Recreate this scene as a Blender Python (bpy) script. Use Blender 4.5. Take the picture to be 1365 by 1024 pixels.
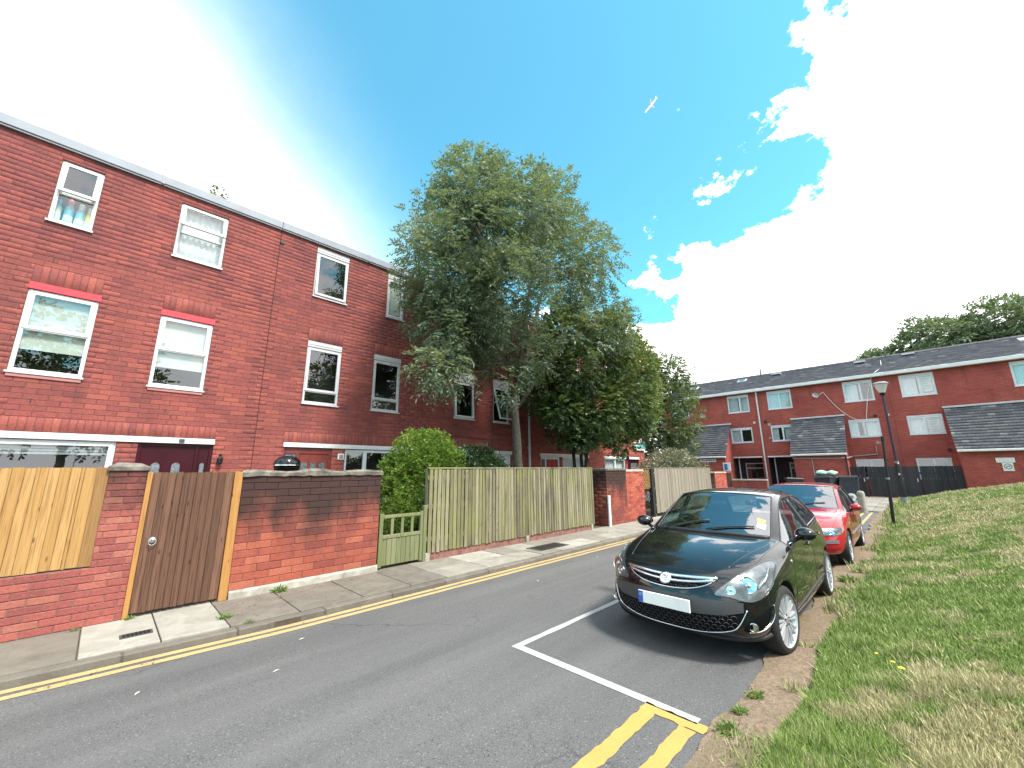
import bpy, bmesh, math, random
import numpy as np
from mathutils import Vector, Matrix, noise as mnoise
from mathutils.bvhtree import BVHTree
from mathutils.geometry import tessellate_polygon

for _o in list(bpy.data.objects):
    bpy.data.objects.remove(_o)
SC = bpy.context.scene
COL = SC.collection
rnd = random.Random(7)

# ------------------------------------------------------------------ camera
# metres; +x runs along the street away from the camera, +y towards the terrace
EYE = 1.75
YAW, PITCH, ROLL = math.radians(44.76), math.radians(12.34), math.radians(-0.39)
cam = bpy.data.cameras.new('camera')
cam.sensor_width = 36.0
cam.lens = 13.907
cam.clip_start = 0.05
cam.clip_end = 6000
cam_o = bpy.data.objects.new('camera', cam)
COL.objects.link(cam_o)
_F = Vector((math.cos(YAW)*math.cos(PITCH), math.sin(YAW)*math.cos(PITCH), math.sin(PITCH)))
_R = Vector((math.sin(YAW), -math.cos(YAW), 0))
_U = _R.cross(_F)
_r = _R*math.cos(ROLL) + _U*math.sin(ROLL)
_u = -_R*math.sin(ROLL) + _U*math.cos(ROLL)
cam_o.matrix_world = Matrix(((_r.x, _u.x, -_F.x, 0), (_r.y, _u.y, -_F.y, 0), (_r.z, _u.z, -_F.z, EYE), (0, 0, 0, 1)))
SC.camera = cam_o

# ------------------------------------------------------------------ sky, sun, exposure
SUN_AZ, SUN_EL = math.radians(-86), math.radians(57)
world = bpy.data.worlds.new('World')
SC.world = world
world.use_nodes = True
wt = world.node_tree
wt.nodes.clear()
def wn(t, **k):
    n = wt.nodes.new(t)
    for a, b in k.items():
        setattr(n, a, b)
    return n
wl = wt.links.new
w_out = wn('ShaderNodeOutputWorld')
w_bg = wn('ShaderNodeBackground')
w_bg.inputs['Strength'].default_value = 0.13
sky = wn('ShaderNodeTexSky')
sky.sky_type = 'NISHITA'
sky.sun_disc = False
sky.sun_elevation = SUN_EL
sky.sun_rotation = math.pi/2 - SUN_AZ
sky.air_density = 1.0
sky.dust_density = 0.6
sky.ozone_density = 1.5
w_tc = wn('ShaderNodeTexCoord')
def vmath(op, a, b=None):
    n = wn('ShaderNodeVectorMath', operation=op)
    wl(a, n.inputs[0])
    if b is not None:
        if isinstance(b, (tuple, list, Vector)):
            n.inputs[1].default_value = b
        else:
            wl(b, n.inputs[1])
    return n
def smath(op, a, b=None, clamp=False):
    n = wn('ShaderNodeMath', operation=op)
    n.use_clamp = clamp
    for i, v in enumerate((a, b)):
        if v is None:
            continue
        if isinstance(v, (int, float)):
            n.inputs[i].default_value = v
        else:
            wl(v, n.inputs[i])
    return n.outputs[0]
# a cloud layer seen in direction space: broken cumulus with one wide blue gap
DIR = w_tc.outputs['Generated']
def cloud_noise(scale, detail, rough, off):
    m = wn('ShaderNodeMapping')
    m.inputs['Location'].default_value = off
    m.inputs['Scale'].default_value = (scale, scale, scale*1.5)
    wl(DIR, m.inputs['Vector'])
    n = wn('ShaderNodeTexNoise')
    n.inputs['Scale'].default_value = 1.0
    n.inputs['Detail'].default_value = detail
    n.inputs['Roughness'].default_value = rough
    wl(m.outputs[0], n.inputs['Vector'])
    return n.outputs['Fac']
n_big = cloud_noise(1.9, 3, 0.5, (3.1, 1.7, 0.4))
n_mid = cloud_noise(5.0, 9, 0.62, (0.3, 2.2, 5.1))
n_puff = cloud_noise(9.0, 7, 0.6, (4.3, 0.2, 1.1))
def ray(px, py):
    return (_F + _r*((px-682.5)/527.3) - _u*((py-512)/527.3)).normalized()
def edge(p0, p1, inside):
    """signed distance of a direction from the great circle through two directions"""
    n = ray(*p0).cross(ray(*p1)).normalized()
    if n.dot(ray(*inside)) < 0: n = -n
    return vmath('DOT_PRODUCT', DIR, n).outputs['Value']
def sstep(v, a, b, lo=0.0, hi=1.0):
    mr = wn('ShaderNodeMapRange', interpolation_type='SMOOTHSTEP')
    for k, x in zip(('From Min', 'From Max', 'To Min', 'To Max'), (a, b, lo, hi)): mr.inputs[k].default_value = x
    wl(v, mr.inputs['Value'])
    return mr.outputs[0]
mid = (800, 150)
e_left = edge((250, 0), (520, 380), mid)          # soft, veiled side of the gap
e_right = edge((1075, 0), (1125, 190), mid)       # crisp cumulus side
e_low = edge((1165, 200), (835, 425), mid)
lump = smath('MULTIPLY', smath('SUBTRACT', n_mid, 0.5), 0.42)
lump2 = smath('MULTIPLY', smath('SUBTRACT', n_puff, 0.5), 0.12)
inside = smath('MINIMUM', e_right, e_low)
inside = smath('SUBTRACT', smath('SUBTRACT', inside, lump), lump2)
cum = sstep(inside, 0.008, -0.012)
veil = sstep(smath('SUBTRACT', e_left, smath('MULTIPLY', lump, 0.10)), 0.30, -0.30)
veil = smath('POWER', veil, 2.0)
front = smath('MAXIMUM', cum, veil)
# away from the gap the same broken cloud goes on with smaller blue openings
broken = sstep(smath('ADD', smath('MULTIPLY', n_big, 0.6), smath('MULTIPLY', n_mid, 0.5)), 0.50, 0.56)
back = sstep(vmath('DOT_PRODUCT', DIR, _F).outputs['Value'], 0.35, 0.0)
cover = wn('ShaderNodeMix', data_type='FLOAT')
wl(back, cover.inputs[0]); wl(front, cover.inputs[2]); wl(broken, cover.inputs[3])
puff = sstep(smath('ADD', n_puff, smath('MULTIPLY', e_low, -0.55)), 0.545, 0.60)
cov_all = smath('MAXIMUM', cover.outputs[0], smath('MULTIPLY', puff, 0.9))
ramp_out = cov_all
shade = wn('ShaderNodeMapRange')
shade.inputs['From Min'].default_value = 0.3
shade.inputs['From Max'].default_value = 0.75
shade.inputs['To Min'].default_value = 5.9
shade.inputs['To Max'].default_value = 7.4
wl(n_mid, shade.inputs['Value'])
ccol = wn('ShaderNodeCombineColor')
wl(shade.outputs[0], ccol.inputs[0])
wl(shade.outputs[0], ccol.inputs[1])
wl(smath('MULTIPLY', shade.outputs[0], 1.0), ccol.inputs[2])
mixs = wn('ShaderNodeMix', data_type='RGBA')
wl(ramp_out, mixs.inputs['Factor'])
skyt = wn('ShaderNodeMix', data_type='RGBA', blend_type='MULTIPLY')
skyt.inputs['Factor'].default_value = 1.0
wl(sky.outputs[0], skyt.inputs['A'])
skyt.inputs['B'].default_value = (0.50, 1.08, 0.92, 1)
wl(skyt.outputs['Result'], mixs.inputs['A'])
wl(ccol.outputs[0], mixs.inputs['B'])
wl(mixs.outputs['Result'], w_bg.inputs['Color'])
wl(w_bg.outputs[0], w_out.inputs['Surface'])

sun = bpy.data.lights.new('sun', 'SUN')
sun.energy = 2.4
sun.angle = math.radians(11)
sun.color = (1.0, 0.95, 0.87)
sun_o = bpy.data.objects.new('sun', sun)
COL.objects.link(sun_o)
_sd = Vector((math.cos(SUN_AZ)*math.cos(SUN_EL), math.sin(SUN_AZ)*math.cos(SUN_EL), math.sin(SUN_EL)))
sun_o.rotation_euler = (-_sd).to_track_quat('-Z', 'Y').to_euler()
SC.view_settings.view_transform = 'Standard'
SC.view_settings.look = 'None'
SC.view_settings.exposure = 1.62
SC.view_settings.gamma = 1.0
SC.view_settings.use_curve_mapping = False
SC.render.engine = 'CYCLES'
SC.cycles.max_bounces = 8
SC.cycles.transparent_max_bounces = 12
SC.cycles.use_denoising = True

# ------------------------------------------------------------------ helpers
def tag(o, label=None, cat=None, group=None, kind=None):
    if label: o['label'] = label
    if cat: o['category'] = cat
    if group: o['group'] = group
    if kind: o['kind'] = kind
    return o
def empty(name, loc=(0, 0, 0), rz=0.0, parent=None):
    o = bpy.data.objects.new(name, None)
    o.empty_display_size = 0.1
    o.location = loc
    o.rotation_euler = (0, 0, rz)
    o.parent = parent
    COL.objects.link(o)
    return o
BOXF = ((0, 3, 2, 1), (4, 5, 6, 7), (0, 1, 5, 4), (1, 2, 6, 5), (2, 3, 7, 6), (3, 0, 4, 7))
class MB:
    """collects shapes and links them as ONE mesh object"""
    def __init__(s):
        s.v = []; s.f = []; s.a = []; s.m = []; s.cur = 0.5; s.mi = 0
    def add(s, vs, fs):
        k = len(s.v)
        s.v.extend(tuple(p) for p in vs)
        for f in fs:
            s.f.append(tuple(i+k for i in f)); s.a.append(s.cur); s.m.append(s.mi)
        return s
    def box(s, x0, x1, y0, y1, z0, z1, skip=()):
        vs = [(x0, y0, z0), (x1, y0, z0), (x1, y1, z0), (x0, y1, z0), (x0, y0, z1), (x1, y0, z1), (x1, y1, z1), (x0, y1, z1)]
        return s.add(vs, [f for i, f in enumerate(BOXF) if i not in skip])
    def rbox(s, x0, x1, y0, y1, z0, z1, b=0.006):
        """box with a chamfered outline"""
        b = min(b, (x1-x0)/2.2, (y1-y0)/2.2, (z1-z0)/2.2)
        vs = []
        for z, i in ((z0, b), (z0+b, 0), (z1-b, 0), (z1, b)):
            xa, xb, ya, yb = x0+i, x1-i, y0+i, y1-i
            c = b*0.999 if i == 0 else 0
            vs += [(xa+c, ya, z), (xb-c, ya, z), (xb, ya+c, z), (xb, yb-c, z), (xb-c, yb, z), (xa+c, yb, z), (xa, yb-c, z), (xa, ya+c, z)]
        fs = [tuple(range(7, -1, -1)), tuple(range(24, 32))]
        for r in range(3):
            for i in range(8):
                j = (i+1) % 8
                fs.append((r*8+i, r*8+j, (r+1)*8+j, (r+1)*8+i))
        return s.add(vs, fs)
    def obox(s, M, sx, sy, sz):
        vs = [M @ Vector((a*sx/2, b*sy/2, c*sz/2)) for a, b, c in ((-1, -1, -1), (1, -1, -1), (1, 1, -1), (-1, 1, -1), (-1, -1, 1), (1, -1, 1), (1, 1, 1), (-1, 1, 1))]
        return s.add(vs, BOXF)
    def tube(s, pts, rads, n=8, caps=True):
        pts = [Vector(p) for p in pts]
        if not hasattr(rads, '__len__'): rads = [rads]*len(pts)
        vs = []; ref = None
        for i, p in enumerate(pts):
            t = (pts[min(i+1, len(pts)-1)] - pts[max(i-1, 0)]).normalized()
            if ref is None:
                ref = Vector((0, 0, 1)) if abs(t.z) < 0.9 else Vector((1, 0, 0))
            a = (ref - t*ref.dot(t)).normalized(); ref = a; b = t.cross(a)
            for k in range(n):
                an = 2*math.pi*k/n
                vs.append(p + (a*math.cos(an) + b*math.sin(an))*rads[i])
        fs = []
        for i in range(len(pts)-1):
            for k in range(n):
                j = (k+1) % n
                fs.append((i*n+k, i*n+j, (i+1)*n+j, (i+1)*n+k))
        if caps:
            fs.append(tuple(range(n-1, -1, -1))); fs.append(tuple((len(pts)-1)*n+k for k in range(n)))
        return s.add(vs, fs)
    def lathe(s, prof, n=20, M=None, caps=True):
        """prof: (radius, z) bottom to top about z"""
        vs = []
        for r, z in prof:
            for k in range(n):
                an = 2*math.pi*k/n
                p = Vector((r*math.cos(an), r*math.sin(an), z))
                vs.append(M @ p if M else p)
        fs = []
        for i in range(len(prof)-1):
            for k in range(n):
                j = (k+1) % n
                fs.append((i*n+k, i*n+j, (i+1)*n+j, (i+1)*n+k))
        if caps and prof[0][0] > 1e-6: fs.append(tuple(range(n-1, -1, -1)))
        if caps and prof[-1][0] > 1e-6: fs.append(tuple((len(prof)-1)*n+k for k in range(n)))
        return s.add(vs, fs)
    def prism(s, poly, axis, a0, a1):
        """poly: 2D outline extruded along axis 'x','y' or 'z'"""
        def mk(p, a):
            if axis == 'x': return (a, p[0], p[1])
            if axis == 'y': return (p[0], a, p[1])
            return (p[0], p[1], a)
        n = len(poly)
        vs = [mk(p, a0) for p in poly] + [mk(p, a1) for p in poly]
        fs = [tuple(range(n-1, -1, -1)), tuple(range(n, 2*n))] + [(i, (i+1) % n, (i+1) % n+n, i+n) for i in range(n)]
        return s.add(vs, fs)
    def mesh(s, name):
        me = bpy.data.meshes.new(name)
        me.from_pydata(s.v, [], s.f)
        at = me.attributes.new('rnd', 'FLOAT', 'FACE')
        at.data.foreach_set('value', np.array(s.a, dtype=np.float32))
        return me
    def build(s, name, mat, parent=None, smooth=False, loc=None, recalc=True):
        me = s.mesh(name)
        mats = mat if isinstance(mat, (list, tuple)) else [mat]
        for m in mats: me.materials.append(m)
        if len(mats) > 1: me.polygons.foreach_set('material_index', s.m)
        if recalc and len(s.f) < 60000:
            bm = bmesh.new(); bm.from_mesh(me); bmesh.ops.recalc_face_normals(bm, faces=bm.faces); bm.to_mesh(me); bm.free()
        if smooth is True: me.shade_smooth()
        elif smooth: me.shade_smooth(); smooth_angle(me, smooth)
        o = bpy.data.objects.new(name, me)
        if loc: o.location = loc
        o.parent = parent
        COL.objects.link(o)
        return o
def smooth_angle(me, ang):
    bm = bmesh.new(); bm.from_mesh(me)
    for e in bm.edges:
        if len(e.link_faces) == 2 and e.calc_face_angle(0) > ang: e.smooth = False
    bm.to_mesh(me); bm.free()
def link_mesh(name, me, parent=None, loc=(0, 0, 0), rot=None):
    o = bpy.data.objects.new(name, me)
    o.location = loc
    if rot: o.rotation_euler = rot
    o.parent = parent
    COL.objects.link(o)
    return o
def np_mesh(name, V, Fq, mat, attr=None, parent=None, smooth=False):
    """fast mesh from arrays: Fq is (n,3) or (n,4); attr: name -> per-face floats"""
    me = bpy.data.meshes.new(name)
    n, k = Fq.shape
    me.vertices.add(len(V)); me.vertices.foreach_set('co', np.ascontiguousarray(V, dtype=np.float32).ravel())
    me.loops.add(n*k); me.loops.foreach_set('vertex_index', np.ascontiguousarray(Fq, dtype=np.int32).ravel())
    me.polygons.add(n)
    me.polygons.foreach_set('loop_start', np.arange(0, n*k, k, dtype=np.int32))
    me.polygons.foreach_set('loop_total', np.full(n, k, dtype=np.int32))
    me.update(calc_edges=True)
    for an, av in (attr or {}).items():
        at = me.attributes.new(an, 'FLOAT', 'FACE' if len(av) == n else 'POINT'); at.data.foreach_set('value', np.asarray(av, dtype=np.float32))
    me.materials.append(mat)
    if smooth: me.shade_smooth()
    o = bpy.data.objects.new(name, me); o.parent = parent
    COL.objects.link(o)
    return o
def vnoise(x, y, seed=0):
    """smooth value noise on arrays, 0..1"""
    x = np.asarray(x, float); y = np.asarray(y, float)
    xi = np.floor(x).astype(int); yi = np.floor(y).astype(int)
    fx = x-xi; fy = y-yi; fx = fx*fx*(3-2*fx); fy = fy*fy*(3-2*fy)
    def h(a, b):
        v = np.sin(a*127.1 + b*311.7 + seed*74.7)*43758.5453
        return v-np.floor(v)
    return (h(xi, yi)*(1-fx)+h(xi+1, yi)*fx)*(1-fy)+(h(xi, yi+1)*(1-fx)+h(xi+1, yi+1)*fx)*fy
def fbm(x, y, seed=0, o=4):
    s = 0; a = 0.5; t = 0
    for i in range(o):
        s = s+a*vnoise(np.asarray(x)*2**i, np.asarray(y)*2**i, seed+i); t += a; a *= 0.5
    return s/t

# ------------------------------------------------------------------ materials
class NT:
    def __init__(s, name):
        s.mat = bpy.data.materials.new(name); s.mat.use_nodes = True
        s.t = s.mat.node_tree; s.t.nodes.clear()
        s.out = s.n('ShaderNodeOutputMaterial'); s.p = s.n('ShaderNodeBsdfPrincipled')
        s.l(s.p.outputs[0], s.out.inputs['Surface'])
    def n(s, t, **k):
        n = s.t.nodes.new(t)
        for a, b in k.items(): setattr(n, a, b)
        return n
    def l(s, a, b): s.t.links.new(a, b)
    def set(s, **k):
        for a, v in k.items():
            i = s.p.inputs[a.replace('_', ' ')]
            if hasattr(v, 'is_linked') or hasattr(v, 'links'): s.l(v, i)
            else: i.default_value = (*v, 1) if isinstance(v, tuple) and len(v) == 3 and i.type == 'RGBA' else v
        return s
    def val(s, sock, v):
        if hasattr(v, 'links'): s.l(v, sock)
        elif isinstance(v, tuple) and len(v) == 3 and sock.type == 'RGBA': sock.default_value = (*v, 1)
        else: sock.default_value = v
    def pos(s): 
        return s.n('ShaderNodeNewGeometry').outputs['Position']
    def obj(s):
        return s.n('ShaderNodeTexCoord').outputs['Object']
    def map(s, v, sc=(1, 1, 1), loc=(0, 0, 0), rot=(0, 0, 0)):
        m = s.n('ShaderNodeMapping'); s.l(v, m.inputs['Vector'])
        m.inputs['Scale'].default_value = sc; m.inputs['Location'].default_value = loc; m.inputs['Rotation'].default_value = rot
        return m.outputs[0]
    def noise(s, v, scale, detail=4, rough=0.55, color=False, dist=0):
        n = s.n('ShaderNodeTexNoise'); s.l(v, n.inputs['Vector'])
        n.inputs['Scale'].default_value = scale; n.inputs['Detail'].default_value = detail; n.inputs['Roughness'].default_value = rough; n.inputs['Distortion'].default_value = dist
        return n.outputs['Color' if color else 'Fac']
    def rng(s, v, a, b, c=0.0, d=1.0, smooth=False):
        n = s.n('ShaderNodeMapRange')
        if smooth: n.interpolation_type = 'SMOOTHSTEP'
        s.l(v, n.inputs['Value'])
        for k, x in zip(('From Min', 'From Max', 'To Min', 'To Max'), (a, b, c, d)): n.inputs[k].default_value = x
        return n.outputs[0]
    def mix(s, f, a, b, blend='MIX'):
        n = s.n('ShaderNodeMix', data_type='RGBA', blend_type=blend)
        s.val(n.inputs['Factor'], f); s.val(n.inputs['A'], a); s.val(n.inputs['B'], b)
        return n.outputs['Result']
    def math(s, op, a, b=0.0, clamp=False):
        n = s.n('ShaderNodeMath', operation=op); n.use_clamp = clamp
        s.val(n.inputs[0], a); s.val(n.inputs[1], b)
        return n.outputs[0]
    def attr(s, name='rnd'):
        return s.n('ShaderNodeAttribute', attribute_name=name).outputs['Fac']
    def orand(s): return s.n('ShaderNodeObjectInfo').outputs['Random']
    def ramp(s, f, stops):
        n = s.n('ShaderNodeValToRGB'); s.l(f, n.inputs['Fac'])
        e = n.color_ramp.elements
        while len(e) < len(stops): e.new(0.5)
        for i, (p, c) in enumerate(stops): e[i].position = p; e[i].color = (*c, 1)
        return n.outputs['Color']
    def bump(s, h, strength=0.3, dist=0.01):
        n = s.n('ShaderNodeBump'); s.l(h, n.inputs['Height'])
        n.inputs['Strength'].default_value = strength; n.inputs['Distance'].default_value = dist
        s.l(n.outputs[0], s.p.inputs['Normal']); return s
M = {}
def simple(name, col, rough=0.5, metal=0.0, var=0.12, scale=3.0, bump=0.0, **k):
    t = NT(name)
    v = t.noise(t.pos(), scale, 5, 0.6)
    c = t.mix(t.rng(v, 0.3, 0.7), tuple(x*(1-var) for x in col), tuple(min(1, x*(1+var)) for x in col))
    t.set(Base_Color=c, Roughness=rough, Metallic=metal, **k)
    if bump: t.bump(t.noise(t.pos(), scale*12, 4), bump, 0.004)
    M[name] = t.mat
    return t.mat
def brick_mat(name, stops, grime=0.5, rough=0.85, top_stain=None):
    t = NT(name); P = t.pos()
    c = t.ramp(t.attr(), stops)
    fine = t.noise(P, 38, 5, 0.7)
    c = t.mix(0.55, c, t.mix(t.rng(fine, 0.3, 0.72), (0.45, 0.45, 0.45), (1.45, 1.4, 1.35)), 'MULTIPLY')
    big = t.noise(P, 0.9, 5, 0.6)
    c = t.mix(t.math('MULTIPLY', t.rng(big, 0.42, 0.72), grime), c, (0.075, 0.03, 0.034))
    streak = t.noise(t.map(P, (2.6, 2.6, 0.35)), 1.0, 4, 0.6)
    c = t.mix(t.math('MULTIPLY', t.rng(streak, 0.56, 0.75), grime*0.8), c, (0.06, 0.035, 0.035))
    speck = t.noise(P, 60, 2, 0.5)
    c = t.mix(t.math('MULTIPLY', t.rng(speck, 0.70, 0.76), 0.35), c, (0.55, 0.45, 0.40))
    if top_stain:
        z0, z1, amt = top_stain
        zz = t.n('ShaderNodeSeparateXYZ'); t.l(P, zz.inputs[0])
        f = t.rng(t.math('ADD', zz.outputs[2], t.math('MULTIPLY', t.math('SUBTRACT', t.noise(t.map(P, (1, 1, .45)), 2.2, 5, .62), .5), 1.9)), z0, z1, 0, amt, True)
        c = t.mix(f, c, (0.035, 0.022, 0.02))
    t.set(Base_Color=c, Roughness=rough, Specular_IOR_Level=0.25)
    t.bump(t.noise(P, 120, 5, 0.65), 0.35, 0.004)
    M[name] = t.mat
brick_mat('facade_brick', [(0.0, (0.165, 0.050, 0.052)), (0.25, (0.235, 0.066, 0.062)), (0.6, (0.290, 0.079, 0.066)), (0.85, (0.335, 0.097, 0.073)), (1.0, (0.38, 0.125, 0.087))], 0.38)
brick_mat('facade_brick_lit', [(0.0, (0.22, 0.062, 0.054)), (0.3, (0.29, 0.076, 0.060)), (0.7, (0.33, 0.092, 0.066)), (1.0, (0.37, 0.125, 0.085))], 0.25)  # lit copy of the terrace brick, sunlight painted into its colour
brick_mat('pier_brick', [(0.0, (0.25, 0.072, 0.064)), (0.35, (0.315, 0.088, 0.074)), (0.75, (0.36, 0.102, 0.084)), (1.0, (0.37, 0.135, 0.10))], 0.25, top_stain=(1.05, 1.9, 0.85))
brick_mat('wall_brick', [(0.0, (0.235, 0.060, 0.046)), (0.3, (0.285, 0.071, 0.050)), (0.75, (0.335, 0.088, 0.056)), (1.0, (0.38, 0.12, 0.075))], 0.55, top_stain=(0.62, 1.42, 0.94))
brick_mat('far_wall_brick', [(0.0, (0.25, 0.06, 0.045)), (0.5, (0.40, 0.095, 0.062)), (1.0, (0.46, 0.13, 0.085))], 0.15, top_stain=(1.5, 2.5, 0.6))
def mortar_mat(name, col, stain=None):
    t = NT(name); P = t.pos()
    v = t.noise(P, 6, 5, 0.65)
    c = t.mix(t.rng(v, .3, .7), tuple(x*.6 for x in col), tuple(min(1, x*1.3) for x in col))
    if stain:
        zz = t.n('ShaderNodeSeparateXYZ'); t.l(P, zz.inputs[0])
        f = t.rng(t.math('ADD', zz.outputs[2], t.math('MULTIPLY', t.math('SUBTRACT', t.noise(t.map(P, (1, 1, .45)), 2.2, 5, .62), .5), 1.9)), stain[0], stain[1], 0, stain[2], True)
        c = t.mix(f, c, (0.030, 0.02, 0.018))
    t.set(Base_Color=c, Roughness=.95, Specular_IOR_Level=.1); t.bump(t.noise(P, 200, 3), .4, .003)
    M[name] = t.mat
mortar_mat('mortar_dark', (0.155, 0.064, 0.058))
mortar_mat('mortar_pink', (0.22, 0.125, 0.105), (1.05, 1.9, .85))
mortar_mat('mortar_wall', (0.19, 0.105, 0.08), (0.62, 1.42, .95))
simple('concrete', (0.30, 0.28, 0.24), 0.9, var=0.35, scale=5, bump=.3)
simple('coping', (0.13, 0.115, 0.095), 0.95, var=0.7, scale=9, bump=.5)
simple('white_upvc', (0.66, 0.67, 0.69), 0.35, var=0.04)
simple('white_paint', (0.64, 0.64, 0.63), 0.5, var=0.10, scale=4)
simple('grey_upvc', (0.52, 0.50, 0.52), 0.45, var=0.08)
simple('red_panel', (0.52, 0.04, 0.055), 0.4, var=0.08)
simple('roof_flashing', (0.24, 0.26, 0.30), 0.55, metal=0.0, var=0.12, scale=2)
simple('dark_room', (0.012, 0.013, 0.015), 0.9)
simple('blind', (0.50, 0.52, 0.46), 0.85, var=0.05)
simple('net_curtain', (0.60, 0.62, 0.62), 0.9, var=0.2, scale=14)
simple('maroon_door', (0.040, 0.005, 0.010), 0.35, var=0.15, Specular_IOR_Level=.2)
simple('red_wood', (0.17, 0.03, 0.022), 0.4, var=0.2, scale=6)
simple('red_door', (0.28, 0.012, 0.018), 0.35)
simple('black_metal', (0.012, 0.012, 0.014), 0.35, var=0.3)
simple('black_plastic', (0.018, 0.018, 0.02), 0.5, var=0.3)
simple('dark_grey_plastic', (0.05, 0.052, 0.055), 0.55)
simple('chrome', (0.75, 0.76, 0.78), 0.12, metal=1.0, var=0.05)
simple('white_plastic', (0.75, 0.74, 0.71), 0.4, var=.08)
simple('sill_pink', (0.38, 0.16, 0.15), .8)
for _n, _c in (('cream', (.62,.58,.42)), ('teal', (.16,.42,.48)), ('red', (.62,.12,.08)), ('pale', (.55,.62,.60)), ('yellow', (.66,.55,.08))): simple('bottle_'+_n, _c, .35)
simple('soil', (0.085, 0.06, 0.042), 1.0, var=0.5, scale=8, bump=.6)
simple('unlit_room_wall', (0.06, 0.06, 0.06), .9)
def glass_mat(name, f0=.1, tint=(0.85, 0.9, 0.9), rough=0.0):
    """thin pane: Schlick reflection over a tinted see-through, the same from both sides"""
    t = NT(name)
    tr = t.n('ShaderNodeBsdfTransparent'); tr.inputs[0].default_value = (*tint, 1)
    gl = t.n('ShaderNodeBsdfGlossy'); gl.inputs['Roughness'].default_value = rough; gl.inputs['Color'].default_value = (.95, .97, 1, 1)
    ge = t.n('ShaderNodeNewGeometry'); dp = t.n('ShaderNodeVectorMath', operation='DOT_PRODUCT'); t.l(ge.outputs['Normal'], dp.inputs[0]); t.l(ge.outputs['Incoming'], dp.inputs[1])
    c = t.math('SUBTRACT', 1.0, t.math('ABSOLUTE', dp.outputs['Value']), True)
    fac = t.math('ADD', f0, t.math('MULTIPLY', t.math('POWER', c, 5.0), 1-f0), True)
    bp = t.n('ShaderNodeBump'); t.l(t.noise(t.pos(), .9, 1), bp.inputs['Height']); bp.inputs['Strength'].default_value = .05; bp.inputs['Distance'].default_value = .03
    t.l(bp.outputs[0], gl.inputs['Normal'])
    mx = t.n('ShaderNodeMixShader'); t.l(fac, mx.inputs[0]); t.l(tr.outputs[0], mx.inputs[1]); t.l(gl.outputs[0], mx.inputs[2])
    t.l(mx.outputs[0], t.out.inputs['Surface']); t.t.nodes.remove(t.p)
    M[name] = t.mat
glass_mat('glass', .13)
glass_mat('car_glass', .26, (0.50, 0.60, 0.62))
# wood: grain runs along z, tone from the face attribute
def wood_mat(name, a, b, dark, rough=.8, green=None, stain=None, grain=1.0):
    t = NT(name); P = t.pos(); r = t.attr()
    off = t.n('ShaderNodeCombineXYZ'); t.l(t.math('MULTIPLY', r, 37.0), off.inputs[0]); t.l(t.math('MULTIPLY', r, 91.0), off.inputs[2])
    ad = t.n('ShaderNodeVectorMath', operation='ADD'); t.l(P, ad.inputs[0]); t.l(off.outputs[0], ad.inputs[1]); Q = ad.outputs[0]
    g = t.noise(t.map(Q, (75, 75, 2.2)), 1, 5, .6, dist=.6)
    c = t.mix(t.rng(r, 0, 1), a, b)
    c = t.mix(t.math('MULTIPLY', t.rng(g, .48, .68), .7*grain), c, dark)
    vo = t.n('ShaderNodeTexVoronoi'); t.l(t.map(Q, (11, 11, 3.6)), vo.inputs['Vector']); vo.inputs['Scale'].default_value = 1.0
    c = t.mix(t.math('MULTIPLY', t.rng(vo.outputs['Distance'], .07, .15, 1, 0), .8*grain), c, tuple(x*.6 for x in dark))
    if green:
        c = t.mix(t.rng(t.noise(t.map(P, (2.2, 2.2, .9)), 1.3, 5, .65), .45, .68, 0, .8), c, green)
    if stain:
        c = t.mix(t.rng(t.noise(t.map(P, (7, 7, .55)), 1, 5, .6), .52, .70, 0, .85), c, stain)
    t.set(Base_Color=c, Roughness=rough, Specular_IOR_Level=.25)
    t.bump(g, .6, .006); M[name] = t.mat
wood_mat('new_pine', (0.345, 0.195, 0.066), (0.44, 0.265, 0.105), (0.20, 0.095, 0.03), .7)
wood_mat('post_pine', (0.34, 0.165, 0.05), (0.38, 0.195, 0.062), (0.25, 0.11, 0.03), .7)
wood_mat('brown_board', (0.070, 0.034, 0.022), (0.165, 0.085, 0.055), (0.028, 0.014, 0.010), .75)
wood_mat('weathered_slat', (0.135, 0.115, 0.072), (0.30, 0.270, 0.175), (0.065, 0.053, 0.038), .9, green=(0.19, 0.20, 0.062), stain=(0.060, 0.048, 0.042))
wood_mat('green_gate_wood', (0.145, 0.155, 0.078), (0.225, 0.23, 0.125), (0.075, 0.08, 0.04), .85, green=(0.125, 0.15, 0.05))
wood_mat('grey_slat', (0.21, 0.18, 0.14), (0.30, 0.265, 0.21), (0.10, 0.085, 0.065), .9)
wood_mat('charcoal_board', (0.030, 0.031, 0.036), (0.052, 0.052, 0.058), (0.018, 0.018, 0.02), .7, grain=.5)
# asphalt
t = NT('asphalt'); P = t.pos()
ag = t.n('ShaderNodeTexVoronoi'); t.l(P, ag.inputs['Vector']); ag.inputs['Scale'].default_value = 130
sp = t.rng(t.noise(P, 95, 3, .7), .35, .75)
c = t.mix(sp, (0.070, 0.069, 0.070), (0.152, 0.150, 0.150))
cc = t.n('ShaderNodeSeparateColor'); t.l(ag.outputs['Color'], cc.inputs[0])
c = t.mix(t.rng(cc.outputs[0], .95, .98, 0, .45), c, (0.30, 0.30, 0.30))
c = t.mix(t.rng(cc.outputs[1], .90, .95, 0, .7), c, (0.022, 0.022, 0.025))
c = t.mix(t.rng(t.noise(P, .55, 4, .6), .35, .7), c, t.mix(.5, c, (0.078, 0.078, 0.081)))
c = t.mix(t.rng(t.noise(t.map(P, (.25, 1.6, 1)), 1.0, 4, .6), .50, .75, 0, .35), c, (0.05, 0.05, 0.053))
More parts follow.
